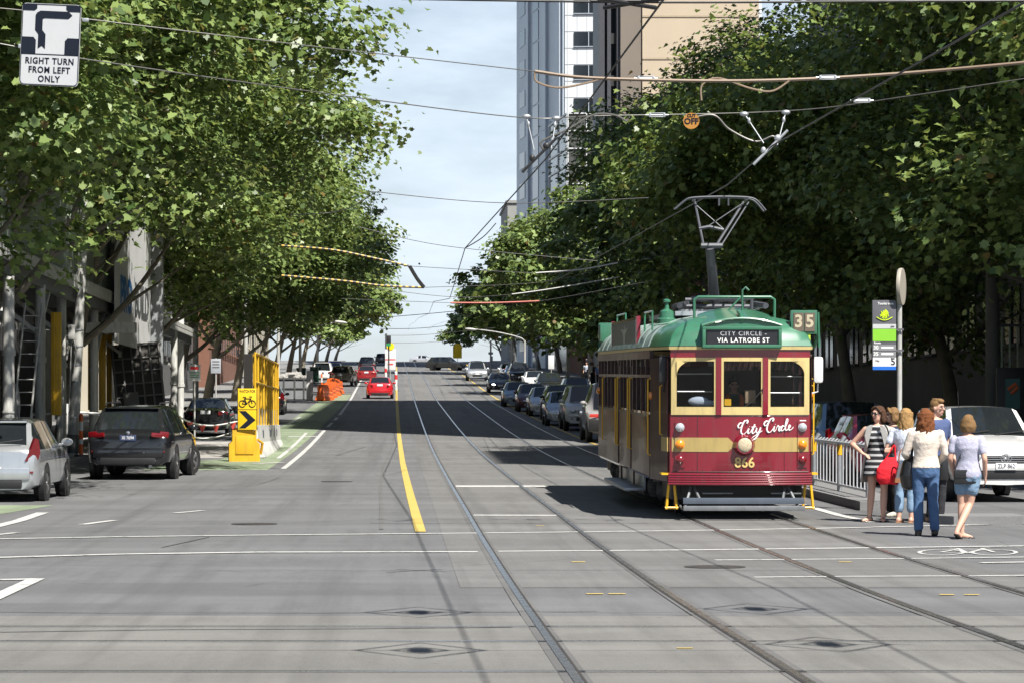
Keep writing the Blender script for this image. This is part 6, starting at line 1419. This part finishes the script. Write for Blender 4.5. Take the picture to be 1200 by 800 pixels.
# crossing frames above the cross street (they throw the diamond shadows in the foreground)
CF = 'diamond wire crossings hung above the intersection'
for (u, v), lb in (((490, 717), 'diamond wire crossing over the left track, farther one'), ((492, 762), 'diamond wire crossing over the left track, nearer one'), ((885, 713), 'diamond wire crossing over the right track, farther one'), ((970, 755), 'diamond wire crossing over the right track, nearer one')):
    x, y = gp(u, v); z = 5.45; k = z/SUN.z; c = (x+SUN.x*k, y+SUN.y*k, z)
    t = thing('wire_crossing', lb, 'wire fitting', c, 0, CF); mb = MB()
    for a in (.46, .2):
        D = [(a, 0, 0), (0, a*1.5, 0), (-a, 0, 0), (0, -a*1.5, 0), (a, 0, 0)]; mb.tube(D, .021, 6)
    mb.ell((0, 0, 0), (.10, .22, .04)); mb.tube([(-.6, 0, 0), (.6, 0, 0)], .012, 6); mb.build('frame', M_BLACK, t)
yc_ = [gp(490, 717), gp(492, 762)]
for (u, v), lb in (((490, 717), 'contact wire of the cross street, farther one'), ((492, 762), 'contact wire of the cross street, nearer one')):
    x, y = gp(u, v); k = 5.45/SUN.z; wire('cross_wire', lb, [(-40, y+SUN.y*k, 5.45), (0, y+SUN.y*k, 5.45), (50, y+SUN.y*k, 5.45)], .009, M_WIRE)
# span wires near the camera
A = 39.5
wire('span_wire', 'long span wire holding the hook turn sign at its upper bolts', [sp(-60, 5, 34.5), sp(22, 12, 34.6), sp(97, 22, 34.7), sp(380, 56, 36), sp(627, 84, 38)], .007, M_WIREL)
wire('span_wire', 'long span wire through the lower edge of the hook turn sign', [sp(-60, 40, 34.5), sp(24, 56, 34.6), sp(96, 69, 34.7), sp(340, 104, 36.5), sp(600, 137, 39.5), sp(700, 136, 39.7), sp(925, 130, 39.5), sp(1070, 112, 38.5), sp(1280, 80, 37)], .008, M_WIREL)
wire('insulator_rod', 'brown sleeved feeder rod crossing in front of the towers', [sp(627, 84, 38), sp(700, 92, 38), sp(880, 95, 38), sp(1060, 86, 38), sp(1280, 66, 37)], .024, M_WIREB, 'cable')
wire('feeder_cable', 'looped feeder cable hanging under the left end of the brown rod', [sp(627, 84, 38), sp(629, 96, 38), sp(655, 103, 38), sp(690, 97, 38), sp(705, 92, 38)], .014, M_WIREB, 'cable')
wire('feeder_cable', 'looped feeder cable hanging under the middle of the brown rod', [sp(822, 118, 38), sp(823, 100, 38), sp(842, 92, 38), sp(880, 104, 38), sp(905, 107, 38), sp(925, 95, 38)], .014, M_WIREB, 'cable')
wire('feeder_cable', 'grey feeder cable arching above the left contact wire', [sp(637, 176, 39.5), sp(635, 166, 39.5), sp(665, 152, 39.5), sp(695, 135, 39.5), sp(720, 135, 39.5), sp(735, 143, 39.5)], .014, M_WIREL, 'cable')
wire('feeder_cable', 'grey feeder cable sagging from the orange disc to the right contact wire', [sp(800, 142, 39.5), sp(835, 135, 39.5), sp(855, 152, 39.5), sp(885, 166, 39.5), sp(906, 160, 39.5), sp(910, 172, 39.5)], .014, M_WIREL, 'cable')
for pts, lb in (([(617, 136), (626, 176)], 'hanger dropping from the span wire onto the left contact wire'), ([(652, 138), (646, 174)], 'second hanger of the left contact wire'), ([(872, 133), (895, 168)], 'hanger dropping from the span wire onto the right contact wire'), ([(921, 131), (911, 170)], 'second hanger of the right contact wire')):
    (u0, v0), (u1, v1) = pts; t = thing('wire_hanger', lb, 'wire fitting', sp(u0, v0, 39.5)); o = Vector(sp(u0, v0, 39.5)); q = Vector(sp(u1, v1, 39.4))-o; mb = MB(); mb.tube([(0, 0, 0), q], .009, 6); mb.ell((0, 0, -.01), (.065, .04, .035)); mb.ell(tuple(q*.25), (.025, .025, .045)); mb.build('link', M_STEEL, t)
for u, v, lb in ((632, 182, 'clamp on the left contact wire'), (903, 173, 'clamp on the right contact wire')):
    t = thing('wire_clamp', lb, 'wire fitting', sp(u, v, 39.4)); mb = MB()
    d = Vector((.30, 0, .30)); mb.tube([-d*.8, d*.8], .02, 8); mb.ell((.10, 0, .13), (.05, .03, .05)); mb.ell((-.10, 0, -.04), (.04, .03, .05)); mb.build('clamp', M_STEEL if 'right' in lb else M_BLACK, t)
for u, v, y, lb in ((757, 92, 38, 'turnbuckle on the brown rod in front of the beige tower'), (1010, 118, 38.9, 'turnbuckle on the span wire at the right'), (970, 91, 38, 'turnbuckle on the brown rod at the right'), (770, 135, 39.5, 'turnbuckle left of the orange disc')):
    t = thing('turnbuckle', lb, 'wire fitting', sp(u, v, y)); mb = MB(); mb.box((0, 0, .025), (.2, .03, .012), 0, .005); mb.box((0, 0, -.025), (.2, .03, .012), 0, .005); mb.box((-.1, 0, 0), (.03, .035, .06), 0, .005); mb.box((.1, 0, 0), (.03, .035, .06), 0, .005); mb.tube([(-.16, 0, 0), (.16, 0, 0)], .010, 6); mb.build('body', M_STEEL, t)
od = thing('cut_off_disc', 'orange half-round disc reading OFF hanging on the span wire', 'sign', sp(810, 142, 39.4)); rr = 9.5*39.4/F
mb = MB(); mb.prism([(rr*math.cos(a), -.0+rr*math.sin(a)) for a in [i*2*math.pi/28 for i in range(28)]], 'Y', -.012, .012); mb.build('disc', mat('orange_disc', (.36, .16, .02), .6), od); text('OFF', .115, 'disc_text', M_INK, Matrix.Translation((0, -.015, -.01)) @ FRONT, od, .001, .004); text('CUT', .06, 'disc_text', M_INK, Matrix.Translation((0, -.015, .07)) @ FRONT, od, .001, .003)
wire('span_wire', 'dark span wire running along the very top edge above the towers', [sp(470, -1, 27), sp(760, 3, 27), sp(1010, 2, 27), sp(1260, 1, 27)], .012, M_WIRE)
t = thing('wire_crossing', 'dark wire crossing fitting at the very top edge above the beige tower', 'wire fitting', sp(735, 4, 27)); mb = MB()
for a, b in (((-.35, 0, .02), (.3, 0, .02)), ((-.3, -.3, 0), (.3, .3, 0)), ((-.2, .3, .0), (.35, -.2, .02))): mb.tube([a, b], .022, 6)
mb.build('frame', M_BLACK, t)
# hook turn sign
hs_ = thing('hook_turn_sign', 'white hook turn sign reading RIGHT TURN FROM LEFT ONLY hanging from span wires', 'sign', sp(59, 53, 34.4)); k = 34.4/F
hs_.rotation_euler = (0, R(2.5), 0)
w2, h2 = 34.5*k, 48*k
def rr_(w, h, r, n=6): return [(sx*(w-r)+r*math.cos(a0+i*math.pi/2/n), sz*(h-r)+r*math.sin(a0+i*math.pi/2/n)) for sx, sz, a0 in ((1, 1, 0), (-1, 1, math.pi/2), (-1, -1, math.pi), (1, -1, 3*math.pi/2)) for i in range(n+1)]
mb = MB(); mb.prism(rr_(w2, h2, 5*k), 'Y', -.012, .012); mb.build('panel', mat('hook_sign_white', (.44, .45, .46), .4, var=.05), hs_)
mb = MB(); pr = rr_(w2*.975, h2*.98, 5*k); pr.append(pr[0]); mb.tube([(a, -.013, b) for a, b in pr], .006, 4); mb.box((0, -.013, -11.5*k), (w2*1.95, .004, .012)); mb.build('border', M_INK, hs_)
mb = MB()
mb.prism([(-34*k, 47*k), (-17*k, 47*k), (-17*k, 42*k), (-20*k, 39.5*k), (-34*k, 39.5*k)], 'Y', -.017, -.0135); mb.prism([(34*k, 47*k), (17*k, 47*k), (17*k, 42*k), (20*k, 39.5*k), (34*k, 39.5*k)], 'Y', -.017, -.0135)
mb.prism([(-34*k, -11*k), (-17*k, -11*k), (-17*k, 5*k), (-20*k, 8.5*k), (-34*k, 8.5*k)], 'Y', -.017, -.0135); mb.prism([(34*k, -11*k), (17*k, -11*k), (17*k, 5*k), (20*k, 8.5*k), (34*k, 8.5*k)], 'Y', -.017, -.0135)
build_each(mb, 'kerb_symbol', M_INK, hs_, False)
mb = MB()
mb.prism([(-14.5*k, -5*k), (-10*k, -1.5*k), (-6*k, -5*k), (-6*k, 12*k), (-14.5*k, 12*k)], 'Y', -.017, -.0135)
mb.prism([(-14.5*k, 12*k), (-6*k, 12*k), (-10*k, 17*k), (-10*k, 26*k), (-10*k, 30*k), (-18.5*k, 30*k), (-18.5*k, 17*k)], 'Y', -.0171, -.0136)
mb.prism([(-18.5*k, 30*k), (-10*k, 30*k), (-8*k, 31*k), (20*k, 31*k), (24.5*k, 35.2*k), (20*k, 39.5*k), (-13*k, 39.5*k), (-17*k, 37*k), (-18.5*k, 34*k)], 'Y', -.0172, -.0137)
mb.build('turn_arrow', M_INK, hs_, False)
for s_, z in (('RIGHT TURN', -19.5), ('FROM LEFT', -30), ('ONLY', -40.5)): text(s_, 10.2*k, 'sign_text', M_INK, Matrix.Translation((0, -.015, z*k)) @ FRONT, hs_, .001, .003, sx=.86, spacing=1.14)
mb = MB(); mb.box((40*k, 0, 31*k), (8*k, .04, 4*k), 0, .01); mb.box((-36*k, 0, -3*k), (3*k, .04, 5*k), 0, .01); build_each(mb, 'clamp', M_STEEL, hs_)
# further span wires over the street
SW = [((430, 224), (590, 238), (760, 232), 60, 'dark span wire crossing the sky below the towers'), ((420, 266), (520, 288), (700, 306), 70, 'span wire dipping onto the left contact wire'), ((480, 312), (628, 320), (680, 316), (724, 308), (790, 296), 78, 'span wire continuing right from the yellow and black sleeves'), ((497, 337), (640, 330), (730, 306), 85, 'lower span wire right of the sleeve bracket'), ((440, 338), (530, 348), (600, 345), (650, 338), (724, 325), (790, 312), 88, 'span wire carrying the lower white insulator rod'), ((400, 350), (528, 355), (580, 355), (632, 353), (770, 328), 95, 'span wire above the red insulator'), ((450, 372), (560, 362), (690, 345), 110, 'span wire below the red insulator'), ((445, 385), (500, 384), (600, 372), 140, 'thin span wire half way up the hill'), ((450, 393), (500, 392), (580, 384), 180, 'thin span wire near the hilltop'), ((455, 402), (500, 401), (560, 396), 230, 'thinnest span wire at the hilltop')]
for *pts_, y, lb in SW: wire('span_wire', lb, [sp(*a, y) for a in pts_], .009 if y < 100 else .014, M_WIRE)
wire('pull_off_wire', 'dark wire bowed from the far building to the left contact wire', [sp(545, 291, 62), sp(566, 278, 64), sp(581, 262, 66)], .012, M_WIRE)
wire('insulator_rod', 'red insulator rod on a span wire over the road', [sp(528, 355, 95), sp(580, 355, 95), sp(632, 353, 95)], .032, mat('red_insulator', (.42, .09, .06), .5), 'cable')
for pts, y, lb in (([(628, 320), (680, 316), (724, 308)], 78, 'white insulator rod high over the tram lane'), ([(600, 345), (650, 338), (724, 325)], 88, 'white insulator rod low over the tram lane')): wire('insulator_rod', lb, [sp(u, v, y) for u, v in pts], .022, mat('white_insulator', (.5, .5, .48), .4), 'cable')
# black and yellow sleeves on the service wires at the left
def tiger(label, pts, y):
    P = crv([sp(u, v, y) for u, v in pts], 12); c = P[0].copy(); t = thing('sleeved_wire', label, 'wire', c); m1, m2 = MB(), MB()
    P = [p-c for p in P]; D = [0]
    for a, b in zip(P[:-1], P[1:]): D.append(D[-1]+(b-a).length)
    def at_(d):
        for i in range(len(P)-1):
            if D[i+1] >= d: return P[i].lerp(P[i+1], (d-D[i])/max(1e-6, D[i+1]-D[i]))
        return P[-1]
    n = int(D[-1]/.085)
    m1.tube([at_(D[-1]*i/n) for i in range(n+1)], .032, 6)
    for i in range(len(m1.m)): m1.m[i] = (i//6) % 2 if i < n*6 else 0
    m1.build('striped_sleeve', [M_TIGER_Y, M_BLACK], t)
tiger('upper black and yellow sleeved wire leading out of the left trees', [(330, 288), (390, 293), (440, 303), (480, 312)], 78)
tiger('lower black and yellow sleeved wire leading out of the left trees', [(330, 323), (400, 329), (450, 335), (497, 337)], 78)
wire('sleeve_bracket', 'dark diagonal bracket joining the two sleeved wires', [sp(480, 312, 78), sp(489, 327, 78), sp(497, 337, 78)], .05, M_BLACK, 'wire fitting')
tiger('short sleeved wire farther up the street on the left', [(410, 368), (440, 371), (457, 371)], 130)
wire('service_wire', 'thin wire leaving the left trees towards the sky', [sp(340, 252, 55), sp(400, 247, 55), sp(440, 226, 60)], .010, M_WIRE)
# ---------------------------------------------------------------- plane trees
def leaf_mat(name, lo, hi, tr):
    m = bpy.data.materials.new(name); m.use_nodes = True; nt = m.node_tree; nt.nodes.clear(); N = nt.nodes.new; L = nt.links.new
    out = N('ShaderNodeOutputMaterial'); ge = N('ShaderNodeNewGeometry'); rp = N('ShaderNodeValToRGB')
    e = rp.color_ramp.elements; e[0].color = lo+(1,); e[1].color = hi+(1,); k = rp.color_ramp.elements.new(.965); k.color = hi+(1,); e[-1].color = (.16, .10, .03, 1)
    L(ge.outputs['Random Per Island'], rp.inputs[0])
    b = N('ShaderNodeBsdfPrincipled'); b.inputs['Roughness'].default_value = .42; b.inputs['Specular IOR Level'].default_value = .45; L(rp.outputs[0], b.inputs['Base Color'])
    t = N('ShaderNodeBsdfTranslucent'); hs = N('ShaderNodeHueSaturation'); hs.inputs['Hue'].default_value = .475; hs.inputs['Value'].default_value = 1.5; hs.inputs['Saturation'].default_value = 1.1; L(rp.outputs[0], hs.inputs['Color']); L(hs.outputs[0], t.inputs['Color'])
    mx = N('ShaderNodeMixShader'); mx.inputs[0].default_value = tr; L(b.outputs[0], mx.inputs[1]); L(t.outputs[0], mx.inputs[2]); L(mx.outputs[0], out.inputs[0])
    return m
M_LEAF = leaf_mat('plane_leaf', (.050, .095, .024), (.245, .325, .105), .30)
M_LEAF2 = leaf_mat('elm_leaf', (.022, .050, .014), (.055, .10, .026), .25)
M_BARK = mat('plane_bark', (.17, .15, .115), .85, var=.5, scale=3.5, bump=.5)
LEAF2D = [(0, -.5), (.20, -.36), (.46, -.22), (.36, -.02), (.52, .16), (.22, .20), (.0, .58)]
LEAF2D = LEAF2D + [(-x, y) for x, y in LEAF2D[-2:0:-1]]
def crown_mesh(name, seed, n, leaf, RX, RZ, lobes=20, simple=False, mat_=None):
    rs = np.random.RandomState(seed); C = []
    for i in range(lobes):
        d = rs.normal(size=3); d /= np.linalg.norm(d); d[2] = d[2]*.9+.05; rr = rs.uniform(.60, .88); C.append((d*np.array([RX, RX, RZ])*rr, rs.uniform(.22, .36)*RX))
    C.append((np.zeros(3), .42*RX)); C.append((np.array([0, 0, -RZ*.3]), .42*RX))
    clumps = []
    tot = sum(r*r for _, r in C)
    nc = n//44
    for c, r in C:
        k = max(4, int(nc*r*r/tot)); d = rs.normal(size=(k*3, 3)); d /= np.linalg.norm(d, axis=1)[:, None]; d = d[d[:, 2] > -.25+rs.normal(size=len(d))*.2][:k]; k = len(d)
        q = c+d*(r*rs.uniform(.55, 1.12, size=(k, 1)))*np.array([1, 1, .85]); clumps.append(np.hstack([q, d]))
    clumps = np.vstack(clumps); clumps = clumps[clumps[:, 2] > -.62*RZ+rs.normal(size=len(clumps))*.4]; m = len(clumps)
    idx = np.repeat(np.arange(m), max(1, n//m)); N_ = len(idx)
    sg = rs.uniform(.26, .62, size=(m, 1))[idx]
    pos = clumps[idx, :3]+rs.normal(size=(N_, 3))*sg*np.array([1, 1, .55])
    nor = clumps[idx, 3:]*.6+np.array([0, 0, .8])+rs.normal(size=(N_, 3))*.42; nor /= np.linalg.norm(nor, axis=1)[:, None]
    tv = rs.normal(size=(N_, 3))+np.array([0, 0, -.6]); tv -= nor*(tv*nor).sum(1)[:, None]; tv /= np.linalg.norm(tv, axis=1)[:, None]; bv = np.cross(nor, tv)
    sz = leaf*rs.uniform(.6, 1.25, size=(N_, 1))
    L2 = np.array([(0, -.5), (.42, -.05), (.25, .4), (0, .55), (-.25, .4), (-.42, -.05)] if simple else LEAF2D); k = len(L2)
    V = pos[:, None, :]+sz[:, None, :]*(bv[:, None, :]*L2[None, :, 0:1]+tv[:, None, :]*L2[None, :, 1:2]+nor[:, None, :]*(np.abs(L2[None, :, 0:1])*.35-.12*L2[None, :, 1:2]**2))
    V = V.reshape(-1, 3); me = bpy.data.meshes.new(name)
    me.vertices.add(len(V)); me.vertices.foreach_set('co', V.ravel().astype(np.float32)); me.loops.add(N_*k); me.loops.foreach_set('vertex_index', np.arange(N_*k, dtype=np.int32)); me.polygons.add(N_)
    me.polygons.foreach_set('loop_start', np.arange(0, N_*k, k, dtype=np.int32)); me.polygons.foreach_set('loop_total', np.full(N_, k, dtype=np.int32)); me.update(calc_edges=True); me.materials.append(mat_ or M_LEAF)
    return me
CN = [crown_mesh('plane_crown', 11+i, 42000, .19, 6.6, 6.3, 27) for i in range(3)]
CF_ = [crown_mesh('plane_crown_far', 31+i, 14000, .34, 6.6, 6.3, 24, True) for i in range(2)]
CX = [crown_mesh('far_crown', 51+i, 7000, .56, 6.6, 6.0, 26, True) for i in range(2)]
def trunk_mesh(name, seed, h, lean):
    rs = np.random.RandomState(seed); mb = MB(); k = h*.42
    P = [(0, 0, -.2), (lean*.15, .05, k*.4), (lean*.45, -.05, k), (lean*.9, 0, h*.75), (lean, .1, h*1.25)]; mb.tube(crv(P, 4), [.30-.25*i/16 for i in range(17)], 10)
    for i in range(7):
        a = i*2.4+rs.uniform(-.4, .4); z0 = k*(.8+.12*i); ln = rs.uniform(2.2, 3.6); ux, uy = math.cos(a), math.sin(a); b0 = Vector((lean*.45+.02*i, 0, z0))
        mb.tube(crv([b0, b0+Vector((ux*ln*.35, uy*ln*.35, ln*.30)), b0+Vector((ux*ln*.7, uy*ln*.7, ln*.75)), b0+Vector((ux*ln, uy*ln, ln*1.2))], 4), [.12-.10*j/12 for j in range(13)], 7)
        mb.tube(crv([b0+Vector((ux*ln*.35, uy*ln*.35, ln*.30)), b0+Vector((ux*ln*.7-uy*.8, uy*ln*.7+ux*.8, ln*.5)), b0+Vector((ux*ln*1.05-uy*1.6, uy*ln*1.05+ux*1.6, ln*.7))], 4), [.06-.05*j/8 for j in range(9)], 6)
    return mb
TR = {}
def tree(label, x, y, cx, cz, sc, scz, mesh, rot, lean, name='plane_tree', group=None, bark=None):
    """crown centre at cx, height cz above the ground"""
    z0 = gz(y)+.1; t = thing(name, label, 'tree', (x, y, z0), 0, group)
    key = (int(rot*10) % 4, lean > 0)
    if key not in TR: TR[key] = trunk_mesh('trunk', 5+key[0], 9.0, 1.4 if lean > 0 else -1.4).build('trunk', bark or M_BARK, t); tk = TR[key]
    else: tk = TR[key].copy(); COL.objects.link(tk); tk.parent = t
    tk.scale = (1, 1, cz/9.0); tk.name = 'trunk'
    c = bpy.data.objects.new('crown', mesh); COL.objects.link(c); c.parent = t; c.location = (cx-x, 0, cz); c.rotation_euler = (0, 0, rot); c.scale = (sc, sc, scz)
    return t
LT = [ # label, y, crown x, crown height, scale, scale z
 ('plane tree added unseen above the top left corner to shade the canopy', 43, -10.6, 14.6, 1.0, .9, 0),  # added above the view to shade the crown behind it
 ('plane tree over the top left corner behind the hook turn sign', 52, -9.4, 8.4, 1.0, 1.0, 0),
 ('large leafy plane tree leaning over the road above the silver hatchback', 66, -6.7, 11.0, 1.0, 1.02, 0),
 ('plane tree with a slanting limb beside the site sign board', 83, -7.0, 9.5, 1.0, .98, 0),
 ('plane tree above the waffle formwork panel', 101, -7.3, 9.0, .98, 1.0, 0),
 ('plane tree with a pale trunk behind the parking sign', 124, -7.3, 8.2, 1.0, 1.0, 0),
 ('sunlit plane tree above the yellow hoarding', 146, -7.2, 8.2, 1.0, 1.0, 1),
 ('bright plane tree behind the upper sleeved wire', 172, -7.3, 8.2, 1.0, 1.0, 1),
 ('plane tree above the grey skip', 198, -6.6, 8.2, 1.0, 1.0, 1),
 ('plane tree above the orange barriers', 226, -6.4, 8.0, 1.0, 1.0, 1),
 ('plane tree above the taupe four-wheel drive', 256, -6.6, 8.0, 1.0, .9, 2),
 ('plane tree above the black four-wheel drive', 292, -7.0, 7.8, .95, .9, 2),
 ('smaller plane tree far up the left kerb', 335, -7.6, 6.8, .85, .8, 2),
 ('last plane tree of the left row below the hilltop', 392, -8.5, 6.0, .8, .7, 2),
 ('little tree right at the hilltop on the left of the street', 452, -8.8, 4.6, .6, .55, 2)]
for i, (lb, y, cx, cz, sc, sz, lod) in enumerate(LT):
    ms = (CN, CF_, CX)[lod]; tree(lb, -9.9, y, cx, cz, sc, sz, ms[i % len(ms)], i*1.3, 1.4)
RT = [
 ('dark plane tree hanging over the tram stop pole in the top right corner', 58, 17.6, 8.6, 1.12, 1.15, 0),
 ('dark plane tree directly above the tram pantograph', 68, 16.4, 9.0, 1.08, 1.15, 0),
 ('sunlit plane tree rising behind the pantograph', 86, 13.7, 8.0, 1.08, 1.3, 0),
 ('shaded plane tree left of the sunlit one behind the orange disc', 106, 15.0, 10.4, 1.0, .95, 0),
 ('shaded plane tree in front of the beige tower', 126, 14.9, 10.9, 1.0, .95, 0),
 ('shaded plane tree above the queue of cars', 148, 14.6, 10.4, 1.0, .95, 1),
 ('plane tree half in sun below the glass annex', 172, 14.4, 8.2, 1.0, 1.15, 1),
 ('sunlit plane tree below the white tower', 198, 14.0, 7.6, 1.0, 1.18, 1),
 ('plane tree behind the white parked sedan', 226, 13.6, 7.4, 1.0, 1.1, 1),
 ('plane tree beside the long-armed street lamp', 258, 13.4, 7.0, 1.0, 1.05, 2),
 ('plane tree above the yellow stop flag', 296, 12.6, 7.6, .95, .85, 2),
 ('plane tree far up the right kerb', 340, 12.4, 6.6, .85, .8, 2),
 ('last plane tree of the right row below the hilltop', 395, 12.4, 6.0, .8, .7, 2),
 ('little tree right at the hilltop on the right of the street', 455, 10.6, 4.2, .6, .5, 2)]
for i, (lb, y, cx, cz, sc, sz, lod) in enumerate(RT):
    ms = (CN, CF_, CX)[lod]; tree(lb, 17.2, y, cx, cz, sc, sz, ms[(i+1) % len(ms)], i*1.7+.4, -1.4)
